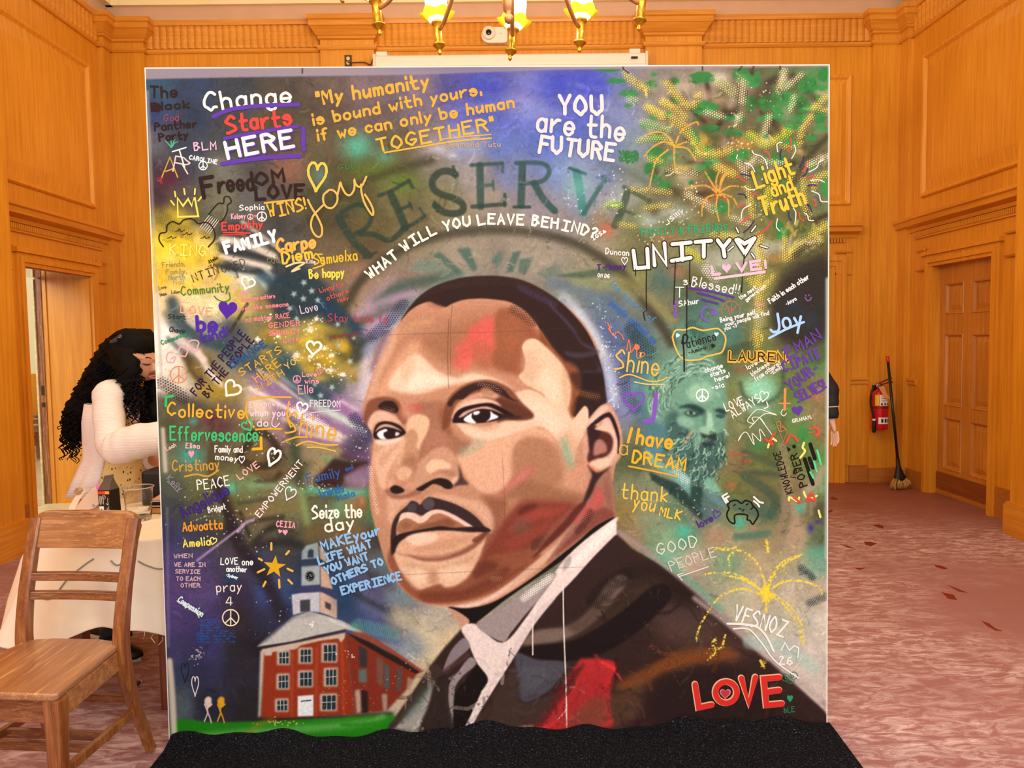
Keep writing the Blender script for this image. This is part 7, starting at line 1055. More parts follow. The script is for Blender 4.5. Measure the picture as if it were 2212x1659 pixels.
# ------------------------------------------------------------------ wooden chair
cw = wood('worn_maple', '5c2c16', '864a22', 'a86c3a', 'z', .3, 1.1, .22, .4); cwx = wood('worn_maple_across', '76441f', 'a0683a', 'c08c56', 'x', .28, 1.0, .6, .4); cdk = wood('dark_maple', '4c1e0c', '6e3014', '884a2a', 'z', .28, 1.2, .15, .5); cdx = wood('dark_maple_across', '54280f', '743e1e', '905a38', 'x', .28, 1.2, .35, .5); cseat = wood('worn_seat', '804e30', '9c6a46', 'b4855e', 'y', .32, .55, .7, .35)
def make_chair(loc, rz):
    r = empty('wooden_chair', loc, rz); L_ = lambda p: Matrix.Translation(loc) @ Matrix.Rotation(rz, 4, 'Z') @ V(p)
    MM = Matrix.Translation(loc) @ Matrix.Rotation(rz, 4, 'Z')
    # local axes: +x right, -y front; back posts at y = 0
    wb_, wf = .172, .212
    seat = MB(); seat.M = MM; pts = [(-wf, -.36), (-wf+.01, -.372), (wf-.01, -.372), (wf, -.36), (wb_-.005, .0), (wb_-.03, .012), (.08, .026), (-.08, .026), (-wb_+.03, .012), (-wb_+.005, .0)]
    seat.prism([(x, y, .428) for x, y in pts], (0, 0, .024)); so = seat.build('seat', cseat, r); bv = so.modifiers.new('b', 'BEVEL'); bv.width = .009; bv.segments = 3; bv.limit_method = 'ANGLE'
    m = MB(); m.M = MM; m.bar((-wf+.03, -.345, .392), (wf-.03, -.345, .392), .022, .07, bev=.003); m.build('apron', cdx, r)
    for s in (-1, 1): m = MB(); m.M = MM; m.bar((s*(wf-.02), -.33, .395), (s*(wb_-.012), -.01, .395), .022, .065, bev=.003); m.build('apron', cwx, r)
    m = MB(); m.M = MM; m.bar((-wb_, .0, .395), (wb_, .0, .395), .02, .06); m.build('apron', cdx, r)
    for s in (-1, 1):
        m = MB(); m.M = MM; m.bar((s*(wf-.026), -.338, .43), (s*(wf-.034), -.330, .012), .052, .05, up=(0, 1, 0), bev=.010, w2=.036, d2=.034); o = m.build('front_leg', cw, r); MB().lathe([(.012, 0), (.014, .004), (.014, .012)], n=12, M=MM @ Matrix.Translation((s*(wf-.034), -.33, 0))).build('glide', steel, o)
        P = cat([(s*(wb_+.004), .135, .012), (s*(wb_+.003), .09, .12), (s*(wb_+.002), .03, .28), (s*wb_, .0, .43), (s*(wb_+.002), .018, .58), (s*(wb_+.004), .055, .72), (s*(wb_+.005), .095, .845)], 4); m = MB(); m.M = MM; n_ = len(P); Rg = []
        for i, p in enumerate(P):
            t = (P[min(i+1, n_-1)]-P[max(i-1, 0)]).normalized(); x = V((1, 0, 0)); y = t.cross(x).normalized(); z_ = p.z; w_ = .030+.010*min(1, max(0, (z_-.0)/.4)); d_ = .030+.022*math.exp(-((z_-.43)/.2)**2)
            b2 = .006; Rg.append([p+x*(a_*w_/2)+y*(c_*d_/2) for a_, c_ in ((-1, -.7), (-.7, -1), (.7, -1), (1, -.7), (1, .7), (.7, 1), (-.7, 1), (-1, .7))])
        m.loft(Rg); o = m.build('back_post', cw, r, False); MB().lathe([(.012, 0), (.014, .004), (.014, .012)], n=12, M=MM @ Matrix.Translation((s*(wb_+.004), .135, 0))).build('glide', steel, o)
        m = MB(); m.M = MM; m.bar((s*(wf-.03), -.32, .19), (s*(wb_+.0), .05, .19), .018, .028, bev=.003); m.build('stretcher', cw, r)
    for y, z_ in ((-.10, .185), (-.17, .185)): m = MB(); m.M = MM; m.bar((-.182, y, z_), (.182, y, z_), .02, .028, bev=.003); m.build('stretcher', cdx, r)
    m = MB(); m.M = MM; m.bar((-wb_, .035, .245), (wb_, .035, .245), .02, .03, bev=.003); m.build('stretcher', cdx, r)
    def rail(name, z0, z1, y0, y1, curve, mt, round_=0, over=0):
        m = MB(); m.M = MM; n_ = 18; Rg = []; X0 = wb_-.012+over
        for i in range(n_+1):
            x = -X0+2*X0*i/n_; c_ = curve*(1-(x/X0)**2); e = 0
            if round_: dd = max(0, abs(x)-(X0-round_)); e = round_-math.sqrt(max(round_**2-dd*dd, 0))
            ya, yb = y0+c_, y1+c_; th = .011
            Rg.append([V((x, ya-th, z0)), V((x, yb-th, z1-e)), V((x, yb+th, z1-e)), V((x, ya+th, z0))])
        m.loft(Rg); o = m.build(name, mt, r); bv = o.modifiers.new('b', 'BEVEL'); bv.width = .004; bv.segments = 2; bv.limit_method = 'ANGLE'; return o
    rail('crest_rail', .748, .868, .066, .104, .012, cwx, .05, .034); rail('back_slat', .645, .673, .032, .038, .010, cdx); rail('back_slat', .585, .612, .02, .026, .010, cdx)
    return r
CH0 = V((-1.455, 2.515, 0)); chair = make_chair(CH0, math.radians(-6))
tag(chair, 'worn wooden side chair with slatted back in front of the cloth-covered table', 'chair')
for k, (x, y, a_) in enumerate(((-6.3, 9.6, 1.5), (-6.8, 10.5, 1.3), (-7.2, 11.3, 1.7))):
    c_ = copy_tree(chair); c_.location = (x, y, 0); c_.rotation_euler = (0, 0, a_); tag(c_, ('dark wooden chair seen through the open doorway, nearest of them', 'dark wooden chair beyond the doorway, behind the nearest one there', 'dark wooden chair farthest back in the room beyond the doorway')[k], 'chair', 'chairs in the room beyond')
# ------------------------------------------------------------------ table with a canvas cloth
TC = V((-1.47, 3.27, 0)); TR = .47; tb = empty('table', TC); tag(tb, 'small wooden table under a white cloth behind the chair', 'table')
MB().lathe([(TR-.02, .682), (TR, .687), (TR, .707), (TR-.01, .712)], TC, 48).build('tabletop', cw, tb)
for sx, sy in ((.13, -.30), (-.31, -.14), (.31, .12), (-.10, .31)):
    p = TC+V((sx, sy, 0)); m = MB(); m.bar((p.x, p.y, .682), (p.x, p.y, 0), .058, .058, bev=.004); m.build('leg', cdk, tb)
clm = bpy.data.materials.new('canvas_cloth'); clm.use_nodes = True; nt = clm.node_tree; cb = nt.nodes['Principled BSDF']; tcn = nt.nodes.new('ShaderNodeTexCoord'); cn = nt.nodes.new('ShaderNodeTexNoise'); cn.inputs['Scale'].default_value = 3; cn.inputs['Detail'].default_value = 5; nt.links.new(tcn.outputs['Object'], cn.inputs['Vector'])
cr_ = nt.nodes.new('ShaderNodeValToRGB'); e = cr_.color_ramp.elements; e[0].position = .3; e[1].position = .62; e[0].color = (*srgb('e6cfae'), 1); e[1].color = (*srgb('f4e8d6'), 1); nt.links.new(cn.outputs['Fac'], cr_.inputs[0])
wv = nt.nodes.new('ShaderNodeTexNoise'); wv.inputs['Scale'].default_value = 9; wv.inputs['Detail'].default_value = 1; nt.links.new(tcn.outputs['Object'], wv.inputs['Vector'])
nt.links.new(cr_.outputs[0], cb.inputs['Base Color']); cb.inputs['Roughness'].default_value = .9
cbp = nt.nodes.new('ShaderNodeBump'); cbp.inputs['Strength'].default_value = .25; cbp.inputs['Distance'].default_value = .02; nt.links.new(wv.outputs['Fac'], cbp.inputs['Height']); nt.links.new(cbp.outputs[0], cb.inputs['Normal'])
rc = random.Random(9); m = MB(); na = 180; R = []; SQ = .79; ph = math.radians(2)
def cloth_pt(t, l):                               # t angle, l length measured from the centre of the square cloth
    c_, s_ = math.cos(t), math.sin(t); Lm = SQ/max(abs(math.cos(t-ph)), abs(math.sin(t-ph))); Lm = min(Lm, .64) if 1.0 < t % (2*PI) < 3.2 else Lm; Rt = TR+.006
    if l <= Rt: return V((TC.x+c_*l, TC.y+s_*l, .7135+.0012*math.sin(5*t)))
    dr = min(l, Lm)-Rt; corner = max(0, Lm-SQ)/(SQ*.414); f_ = dr/.45
    fold = (.022*math.sin(9*t+.6)+.012*math.sin(17*t+2))*min(1, f_*1.6); out = .016*min(1, f_*4)+.03*f_+(.05+.16*max(0, -c_))*corner*f_+fold*(.5 if c_ > .2 else 1)
    return V((TC.x+c_*(Rt+out), TC.y+s_*(Rt+out), .7135-.012*min(1, f_*6)-dr*.96+.05*corner*f_*f_))
ls = [0.02, .15, .3, .42, .455, .47, .476, .482, .49, .505]+[.505+k*.0135 for k in range(1, 60)]
for l in ls:
    row = []
    for k in range(na):
        t = k*2*PI/na; Lm = SQ/max(abs(math.cos(t-ph)), abs(math.sin(t-ph))); ll = l if l < .505 else .505+(l-.505)*(min(Lm, .90)-.505)/(ls[-1]-.505); row.append(cloth_pt(t, ll+(.012*math.sin(3*t+1)+.016*math.sin(7*t))*max(0, (l-.9)) if l > .5 else ll))
    R.append(row)
m.loft(R, False); cl_ = m.build('tablecloth', clm, smooth=True); sd = cl_.modifiers.new('s', 'SOLIDIFY'); sd.thickness = .0015; sd.offset = 1
tag(cl_, 'cream canvas tablecloth draped over the small table behind the chair', 'tablecloth')
gm = mat('grey_marker', '8e8878', .8)
def cloth_line(pts, w_, name):
    m = MB(); P = cat([cloth_pt(math.radians(a_), l_)+V((math.cos(math.radians(a_))*.004, math.sin(math.radians(a_))*.004, .0)) for a_, l_ in pts], 5); m.tube(P, w_, 6); m.build(name, gm, cl_)
cloth_line(((226, .63), (234, .655), (243, .685), (249, .665), (254, .60), (260, .55), (264, .53)), .003, 'drawn_line'); cloth_line(((272, .535), (275, .55), (279, .53)), .003, 'drawn_line'); cloth_line(((283, .54), (287, .56), (292, .575), (297, .56)), .003, 'drawn_line')
m = MB()
for k in range(16):
    t = math.radians(285+k*3.2); p = cloth_pt(t, .90); m.tube([p, p+V((rc.uniform(-.01, .01), rc.uniform(-.01, .01), -.012)), p+V((rc.uniform(-.014, .014), rc.uniform(-.014, .014), -.028))], .0009, 4)
p = cloth_pt(math.radians(300), .9); m.tube(cat([p, p+V((.0, -.004, -.05)), p+V((.008, -.004, -.10)), p+V((.03, -.004, -.12))]), .0009, 4); m.build('fringe', mat('white_thread', 'f0e8dc', .9), cl_)
ZT = .717
# handbag
bgm = mat('beige_leather', 'cfae94', .45, noise=.06, nscale=14, bump=.05, bscale=120); hb0 = on(203, 1112, ZT)
hb = empty('handbag', (hb0.x, hb0.y, ZT)); tag(hb, 'beige leather handbag with a pink badge lying on the tablecloth', 'handbag')
def bp_(x, y, d=0): v = at(x, y, hb0.y+d); return V((v.x, v.y, max(v.z, ZT+.002)))
body = [(192, 1112), (186, 1100), (200, 1076), (222, 1052), (240, 1040), (250, 1050), (252, 1080), (246, 1102), (225, 1112)]
m = MB(); m.loft([[bp_(x, y, dd) for x, y in body] for dd in (-.03, -.045, .05, .06)]); o = m.build('body', bgm, hb); bv = o.modifiers.new('b', 'BEVEL'); bv.width = .01; bv.segments = 3
flap = [(163, 1106), (166, 1094), (178, 1078), (196, 1058), (214, 1046), (224, 1046), (233, 1060), (230, 1072), (218, 1086), (204, 1098), (186, 1104), (170, 1110)]
m = MB(); m.loft([[bp_(x, y, dd) for x, y in flap] for dd in (-.052, -.06, -.066)]); o = m.build('flap', mat('beige_flap', 'd8b8a0', .4, noise=.05, nscale=16), hb); bv = o.modifiers.new('b', 'BEVEL'); bv.width = .006; bv.segments = 3
p = bp_(216, 1053, -.072); MB().lathe([(.013, 0), (.0155, .003), (.0155, .006), (.009, .010), (.002, .009)], n=20, M=Matrix.Translation(p+V((0, .006, 0))) @ Matrix.Rotation(PI/2, 4, 'X')).build('badge', mat('pink_badge', 'e468a8', .35, noise=.2, nscale=120), hb, True)
p = bp_(201, 1092, -.068); MB().sphere(p, .005, 8).build('clasp', steel, hb)
st = cat([bp_(148, 1122, -.05), bp_(152, 1108, -.05), bp_(160, 1088, -.05), bp_(170, 1072, -.05), bp_(180, 1062, -.045), bp_(196, 1056, -.03)], 5)
m = MB(); m.loft([[p+V((-.016, 0, -.004)), p+V((.016, 0, .004)), p+V((.016, .003, .004)), p+V((-.016, .003, -.004))] for p in st]); m.build('strap', mat('strap_beige', 'e6cfb4', .5), hb)
m = MB(); p = bp_(167, 1064, -.055)
for k in range(3): m.tube([p+V((.014*math.cos(t)+.006*k, -.004*k, .009*math.sin(t)+.006*k)) for t in np.linspace(0, 2*PI, 14)], .0018, 5)
m.build('buckle', mat('gold_metal', 'c8b080', .25, .9), hb)
# black drink carton, gable top leaning
k0 = on(252, 1119, ZT)+V((-.008, -.03, 0)); ct = empty('drink_carton', (k0.x, k0.y, ZT)); tag(ct, 'black gable-top drink carton with a red and orange band on the tablecloth', 'carton')
MM = Matrix.Translation(k0) @ Matrix.Rotation(math.radians(-16), 4, 'Z') @ Matrix.Rotation(math.radians(-2.5), 4, 'Y'); cbk = mat('carton_black', '17130f', .4)
m = MB(); m.M = MM; m.box((-.028, -.028, 0), (.028, .028, .128)); m.build('body', cbk, ct)
m = MB(); m.M = MM; m.loft([[(-.028, -.028, .128), (.028, -.028, .128), (.028, .028, .128), (-.028, .028, .128)], [(-.026, -.012, .150), (.026, -.012, .158), (.026, .012, .158), (-.026, .012, .150)], [(-.018, -.002, .168), (.028, -.002, .178), (.028, .002, .178), (-.018, .002, .168)], [(-.016, -.002, .182), (.03, -.002, .190), (.03, .002, .190), (-.016, .002, .182)]]); m.build('gable_top', mat('carton_grey', '5a5048', .5), ct)
for a_, b2, col in ((-.0282, .008, 'd8402c'), (.008, .0282, 'e8a04c')): m = MB(); m.M = MM; m.box((a_, -.0288, .112), (b2, -.0278, .124)); m.build('band', mat('band_'+col, col, .5), ct)
m = MB(); m.M = MM; m.box((-.026, -.0286, .006), (-.004, -.0278, .062)); lb_ = m.build('label', wh, ct)
m = MB(); m.M = MM
for k in range(18): m.box((-.020, -.0292, .010+k*.0024), (-.013, -.0284, .0112+k*.0024+(.0007 if k % 3 else 0)))
m.build('barcode', ink, lb_)
m = MB(); m.M = MM
for k, (x, z_, h_) in enumerate(((-.022, .07, .036), (-.017, .068, .038), (-.012, .072, .03), (-.004, .07, .026), (.018, .066, .03), (.02, .012, .05), (.012, .012, .044), (.006, .012, .03))): m.box((x, -.0286, z_), (x+.0014, -.0278, z_+h_))
m.tube([(.012, -.0285, .075), (.015, -.0285, .068), (.021, -.0285, .072)], .0012, 5); m.tube([(.0085*math.cos(t), -.0285, .1+.0085*math.sin(t)) for t in np.linspace(0, 2*PI, 16)], .0007, 4); m.tube([(-.004, -.0285, .103), (0, -.0285, .097), (.004, -.0285, .103)], .0009, 4); m.build('print', mat('white_ink', 'e6e0d4', .6), ct)
# clear plastic cup
p = on(301, 1121, ZT); cp = empty('plastic_cup', (p.x, p.y, ZT)); tag(cp, 'clear empty plastic cup on the tablecloth beside the black carton', 'cup')
pl_ = mat('clear_plastic', 'ffffff', .05, trans=1., ior=1.25)
MB().lathe([(.001, .004), (.044, .004), (.046, .0), (.0485, .004), (.0505, .05), (.0575, .128), (.0615, .131), (.0615, .136), (.058, .136), (.0565, .128), (.0492, .05), (.0468, .007), (.001, .006)], (p.x, p.y, ZT), 40, cap=False).build('cup_wall', pl_, cp, True)
MB().tube([V((p.x+.060*math.cos(t), p.y+.060*math.sin(t), ZT+.134)) for t in np.linspace(0, 2*PI, 41)], .0022, 6, False).build('rim', mat('rim_plastic', 'f0ece8', .15, trans=.6), cp, True)
# pile of printed sheets in a tray, black tote behind
p = on(350, 1106, ZT); sh = empty('card_stack', (p.x, p.y, ZT)); tag(sh, 'stack of dark printed cards on a wooden block beside the plastic cup', 'cards')
m = MB(); m.box((p.x-.045, p.y-.03, ZT), (p.x+.14, p.y+.10, ZT+.022), .002); m.build('wood_block', wood('light_block', 'b06a28', 'c88438', 'd89a50', 'x'), sh)
for k in range(7): m = MB(); M_ = Matrix.Translation((p.x+.045, p.y+.05, ZT+.0225+k*.0055)) @ Matrix.Rotation(rc.uniform(-.12, .12), 4, 'Z'); m.box((-.085, -.07, 0), (.085, .07, .004), 0, M_); m.build('card', mat('card_%d' % k, ('3a2620', 'e0ccb8', '2c1c1a', '5a3a30', '241a18', 'd8c4ac', 'c89a84')[k], .6), sh)
p = at(350, 1071, 3.46); bk = empty("black_bag", (p.x, 3.46, ZT)); tag(bk, 'black bag standing on the table behind the clear cup', 'bag')
m = MB(); m.box((p.x-.07, 3.41, ZT), (p.x+.16, 3.54, ZT+.155), .015); m.build('body', mat('black_nylon', '0e0b0c', .55), bk); m = MB(); m.tube(cat([(p.x-.03, 3.409, ZT+.10), (p.x, 3.404, ZT+.02), (p.x+.08, 3.404, ZT+.02), (p.x+.12, 3.409, ZT+.1)]), .004, 6); m.build('handle', mat('bag_seam', '2c2624', .5), bk)
# felt pen under the table
p0_, p1_ = on(283, 1486, .009), on(303, 1472, .009); mk = empty('marker_pen', (p0_.x, p0_.y, 0)); tag(mk, 'black marker pen with a white cap end lying on the floor behind the chair leg', 'pen')
d = (p1_-p0_); MB().tube([p0_-d*1.6, p1_-d*.08], .008, 12).build('barrel', dkp, mk, True); MB().tube([p1_-d*.08, p1_], .0085, 12).build('cap', wh, mk, True)
# ------------------------------------------------------------------ people
def skin_mesh(name, J, E, root, mt, parent, sub=2):
    keys = list(J); me = bpy.data.meshes.new(name); me.from_pydata([tuple(J[k][0]) for k in keys], [(keys.index(a), keys.index(b)) for a, b in E], []); me.update()
    o = bpy.data.objects.new(name, me); COL.objects.link(o); o.parent = parent; o.matrix_parent_inverse = parent.matrix_basis.inverted()
    o.modifiers.new('skin', 'SKIN').use_smooth_shade = True
    if not me.skin_vertices: me.attributes.new('skin_vertex', 'FLOAT', 'POINT') if False else None
    for i, k in enumerate(keys):
        r = J[k][1]; sv = me.skin_vertices[0].data[i]; sv.radius = (r, r) if not isinstance(r, tuple) else r; sv.use_root = k in root
    s = o.modifiers.new('sub', 'SUBSURF'); s.levels = s.render_levels = sub; me.materials.append(mt); return o
def chain(*ks): return list(zip(ks, ks[1:]))
def hand(J, E, wrist, pre, palm, fdir, side, thumb, r=.0088, L_=.085, curl=None):   # palm + four fingers + thumb as chains rooted in the palm
    fdir, side = fdir.normalized(), side.normalized(); nrm = fdir.cross(side).normalized(); curl = curl or nrm
    J[pre+'palm'] = (palm, (.030, .017)); E.append((wrist, pre+'palm')); J[pre+'knuckle'] = (palm+fdir*.045, (.034, .013)); E.append((pre+'palm', pre+'knuckle')); roots = []
    for i, (o, l) in enumerate(((-.023, .86), (-.0075, 1.), (.008, .95), (.0225, .76))):
        b = palm+fdir*.03+side*o; pts = [b, b+fdir*(.022+L_*.36*l)+side*o*.15, b+fdir*(.022+L_*.68*l)+curl*.010+side*o*.2, b+fdir*(.020+L_*.95*l)+curl*.028+side*o*.2]
        ks = ['%sf%d%d' % (pre, i, j) for j in range(4)]
        for k, p_, rr in zip(ks, pts, (1.05, 1, .92, .78)): J[k] = (p_, r*rr)
        E += chain(*ks); roots.append(ks[0])
    b = palm-fdir*.012+side*thumb*.02; ks = [pre+'t0', pre+'t1', pre+'t2', pre+'t3']
    for k, p_, rr in zip(ks, (b, b+side*thumb*.026+fdir*.022, b+side*thumb*.036+fdir*.048+curl*.006, b+side*thumb*.036+fdir*.072+curl*.014), (1.3, 1.2, 1.05, .85)): J[k] = (p_, r*rr)
    E += chain(*ks); roots.append(ks[0]); return roots
def ring_(c_, f_, s_, rf, rs, a0=0, a1=2*PI, n=28, up=None, wob=None):
    out = []
    for k in range(n):
        a = a0+(a1-a0)*k/(n if abs(a1-a0) > 6.28 else n-1); p = V(c_)+f_*(rf*math.cos(a))+s_*(rs*math.sin(a))
        if wob: p = p+(f_*math.cos(a)+s_*math.sin(a))*wob(a)
        out.append(p)
    return out
def curls(anchors, n, seed, lmin, lmax, rad=.011, tr=.0046, drift=V((0, 0, 0)), amp=1.):
    R_ = random.Random(seed); m = MB()
    for _ in range(n):
        c_, r, out = R_.choice(anchors); a, e = R_.uniform(0, 2*PI), R_.uniform(-.9, 1)
        d = V((math.cos(a)*math.sqrt(max(0, 1-e*e)), math.sin(a)*math.sqrt(max(0, 1-e*e)), e)); p = V(c_)+d*r*R_.uniform(.86, 1.03); L_ = R_.uniform(lmin, lmax); tu = L_/.045; N = int(tu*7)+4; ph_ = R_.uniform(0, 6); hr = rad*R_.uniform(.7, 1.25); P = []
        dirn = (V((0, 0, -1))+out*.55+drift+V((R_.uniform(-.2, .2), R_.uniform(-.2, .2), 0))).normalized(); x = dirn.cross(V((.3, .9, .1))).normalized(); y = dirn.cross(x)
        for i in range(N):
            t = i/(N-1); P.append(p+dirn*(L_*t)+(x*math.cos(ph_+t*tu*2*PI)+y*math.sin(ph_+t*tu*2*PI))*hr*min(1, .25+t*2)*amp+d*.012*t)
        m.tube(P, [tr*(1-.55*i/(N-1)) for i in range(N)], 5)
    return m
skn = mat('skin_warm', 'c08a6e', .5, noise=.05, nscale=20); hairm = mat('curly_black_hair', '0a0706', .75, spec=.15, noise=.3, nscale=90)
def knit_mat(name, col):
    m = mat(name, col, .9); nt = m.node_tree; b = nt.nodes['Principled BSDF']; tc = nt.nodes.new('ShaderNodeTexCoord'); wv = nt.nodes.new('ShaderNodeTexWave'); wv.inputs['Scale'].default_value = 60; wv.inputs['Distortion'].default_value = 1.2; wv.bands_direction = 'Z'
    nt.links.new(tc.outputs['Object'], wv.inputs['Vector']); bp = nt.nodes.new('ShaderNodeBump'); bp.inputs['Strength'].default_value = .35; bp.inputs['Distance'].default_value = .006; nt.links.new(wv.outputs['Fac'], bp.inputs['Height']); nt.links.new(bp.outputs[0], b.inputs['Normal'])
    r = nt.nodes.new('ShaderNodeValToRGB'); r.color_ramp.elements[0].color = (*srgb('e2d0c6'), 1); r.color_ramp.elements[1].color = (*srgb(col), 1); r.color_ramp.elements[1].position = .45; nt.links.new(wv.outputs['Fac'], r.inputs[0]); nt.links.new(r.outputs[0], b.inputs['Base Color']); return m
knit = knit_mat('ivory_knit', 'f2e6e0')
dress = mat('yellow_print', 'd8b878', .85); nt = dress.node_tree; tcn = nt.nodes.new('ShaderNodeTexCoord'); vo = nt.nodes.new('ShaderNodeTexVoronoi'); vo.inputs['Scale'].default_value = 62; mpn = nt.nodes.new('ShaderNodeMapping'); mpn.inputs['Scale'].default_value = (1, 1, .6); mpn.inputs['Rotation'].default_value = (.5, .6, .3); nt.links.new(tcn.outputs['Object'], mpn.inputs[0]); nt.links.new(mpn.outputs[0], vo.inputs['Vector'])
rr_ = nt.nodes.new('ShaderNodeValToRGB'); e = rr_.color_ramp.elements; e[0].position = .20; e[0].color = (*srgb('3c2c1c'), 1); e[1].position = .27; e[1].color = (*srgb('d6b676'), 1); nt.links.new(vo.outputs['Distance'], rr_.inputs[0]); nt.links.new(rr_.outputs[0], nt.nodes['Principled BSDF'].inputs['Base Color'])
jean = mat('dark_denim', '1c2430', .8, noise=.2, nscale=60); shoe = mat('black_shoe', '15120f', .45); sole = mat('pale_sole', 'b8a894', .6)
# --- the woman at the table
wo = empty('person', (-2.0, 3.90, 0)); tag(wo, 'woman with long black curly hair in a white cardigan leaning over the table', 'person')
F = V((.86, -.42, 0)).normalized(); Sd = V((F.y, -F.x, 0))               # facing; her right-hand side (towards us)
J = {}; E = []
hd = at(301, 787, 3.81)
nk = at(268, 852, 3.84); J.update(pelvis=(at(236, 1085, 3.90), .10), waist=(at(243, 1000, 3.88), .085), chest=(at(252, 915, 3.86), .085), neckb=(nk, .05), neck=(nk.lerp(hd, .45), .046))
J['head'] = (hd+V((-.03, .01, .03)), .086); J['face'] = (hd+F*.035+V((0, 0, -.015)), .072); J['chin'] = (hd+F*.055+V((0, 0, -.082)), .036); J['brow'] = (hd+F*.05+V((0, 0, .045)), .066)
E += chain('pelvis', 'waist', 'chest', 'neckb', 'neck', 'head', 'face', 'chin')+[('face', 'brow')]
sr, er, wr_ = at(236, 854, 3.68), at(246, 960, 3.58), at(352, 951, 3.54); J.update(shr=(sr, .06), elr=(er, .044), wrr=(wr_, .028)); E += chain('chest', 'shr', 'elr', 'wrr')
sl, el, wl_ = at(305, 872, 4.06), at(322, 985, 3.98), at(352, 1003, 3.78); J.update(shl=(sl, .058), ell=(el, .042), wrl=(wl_, .027)); E += chain('chest', 'shl', 'ell', 'wrl')
f1, f2 = on(258, 1420), on(238, 1376); J.update(hipr=(at(240, 1120, 3.82), .095), hipl=(at(246, 1118, 4.02), .095)); J.update(knr=(V((-1.93, 3.78, .50)), .062), anr=(V((f1.x-.03, f1.y+.03, .10)), .042), knl=(V((-2.08, 3.98, .50)), .062), anl=(V((f2.x, f2.y+.05, .10)), .042))
E += chain('pelvis', 'hipr', 'knr', 'anr')+chain('pelvis', 'hipl', 'knl', 'anl')
rt = hand(J, E, 'wrr', 'r', wr_+V((.06, -.005, -.012)), V((1, -.05, -.2)), V((0, -1, .1)), 1)+hand(J, E, 'wrl', 'l', wl_+V((.055, -.03, -.01)), V((.9, -.4, -.15)), V((.4, .9, 0)), -1)
body = skin_mesh('body', J, E, ['pelvis']+rt, skn, wo)
def feat(name, pts, r, mt): return MB().tube(cat(pts, 4), r, 8).build(name, mt, wo, True)
U_ = V((0, 0, 1)); fc = hd+F*.105+V((0, 0, -.012)); lash = mat('lash_black', '1c100c', .6); lip = mat('lip_rose', 'a8625a', .4)
for s in (-1, 1):
    feat('eyebrow', [fc+Sd*(s*.012)+U_*.040-F*.004, fc+Sd*(s*.030)+U_*.046-F*.010, fc+Sd*(s*.048)+U_*.038-F*.028], .0034, lash); feat('eyelid', [fc+Sd*(s*.014)+U_*.016-F*.010, fc+Sd*(s*.029)+U_*.011-F*.010, fc+Sd*(s*.044)+U_*.016-F*.026], .0034, lash)
MB().loft([ring_(fc+U_*z-F*.012, F, Sd, f_, s_, n=14) for z, f_, s_ in ((.028, .006, .007), (.010, .016, .009), (-.006, .026, .012), (-.016, .028, .016), (-.024, .016, .014), (-.028, .004, .006))]).build('nose', skn, wo, True)
feat('lips', [fc+Sd*-.020-U_*.048-F*.018, fc-U_*.045-F*.003, fc+Sd*.020-U_*.048-F*.018], .0055, lip); feat('lips', [fc+Sd*-.016-U_*.053-F*.018, fc-U_*.056-F*.005, fc+Sd*.016-U_*.053-F*.018], .006, lip)
MB().loft([ring_(hd+Sd*.075-F*.022+U_*z, F, Sd, f_, .010, n=12) for z, f_ in ((.026, .008), (.018, .018), (0, .019), (-.02, .012), (-.03, .006))]).build('ear', skn, wo, True)
# dress, cardigan, trousers, shoes
cs = [(at(272, 848, 3.86), .062, .085), (at(262, 868, 3.86), .095, .150), (at(266, 905, 3.86), .115, .158), (at(264, 950, 3.87), .115, .142), (at(262, 985, 3.88), .110, .128), (at(260, 1020, 3.89), .122, .150), (at(258, 1060, 3.90), .138, .180), (at(252, 1120, 3.92), .165, .215), (at(238, 1200, 3.92), .20, .24), (at(238, 1262, 3.92), .22, .26)]
MB().loft([ring_(c_, F, Sd, f_, s_, n=40, wob=(lambda a, i=i: .010*math.sin(9*a)*max(0, i-3)/6)) for i, (c_, f_, s_) in enumerate(cs)]).build('dress', dress, wo, True)
m = MB(); R = []
for i, (c_, f_, s_) in enumerate(cs[1:7]):
    k = 1.10+.03*i/6; back = .012+.009*i; R.append(ring_(c_-F*back, F, Sd, f_*k+back*.55, s_*k+.012, .95, 2*PI-.95, 46, wob=lambda a, i=i: .012*math.sin(11*a)*max(0, i-2)/4))
m.loft(R, False, False); o = m.build('cardigan', knit, wo, True); sd = o.modifiers.new('s', 'SOLIDIFY'); sd.thickness = .012
for nm, P, rs in (('right', [at(266, 838, 3.78), at(250, 846, 3.73), sr+V((-.0, -.0, .0)), at(236, 908, 3.63), er+V((-.005, 0, 0)), at(258, 966, 3.56), at(285, 957, 3.55), at(325, 949, 3.54), at(366, 946, 3.54)], (.03, .058, .073, .069, .072, .082, .083, .079, .072)), ('left', [at(285, 855, 3.98), sl, at(316, 930, 4.06), el, at(334, 992, 3.90)], (.04, .074, .072, .070, .05))):
    Pc = cat(P, 5); n_ = len(Pc); rr2 = [np.interp(i/(n_-1)*(len(P)-1), range(len(P)), rs)+.003*math.sin(i*1.4) for i in range(n_)]
    MB().tube(Pc, rr2, 20).build('sleeve', knit, wo, True)
MB().loft([ring_(at(287+dx, y, 3.74), F, Sd, .012, w_, n=16) for y, w_, dx in ((862, .03, -3), (878, .042, 0), (900, .030, 2), (912, .01, 4))]).build('white_top', mat('lilac_white', 'd8d0dc', .8), wo, True)
for a, b, c_ in (('hipr', 'knr', 'anr'), ('hipl', 'knl', 'anl')): MB().tube(cat([J[a][0], J[b][0], J[c_][0]-V((0, 0, .02))], 6), [.11-.045*i/12 for i in range(13)], 16).build('trouser_leg', jean, wo, True)
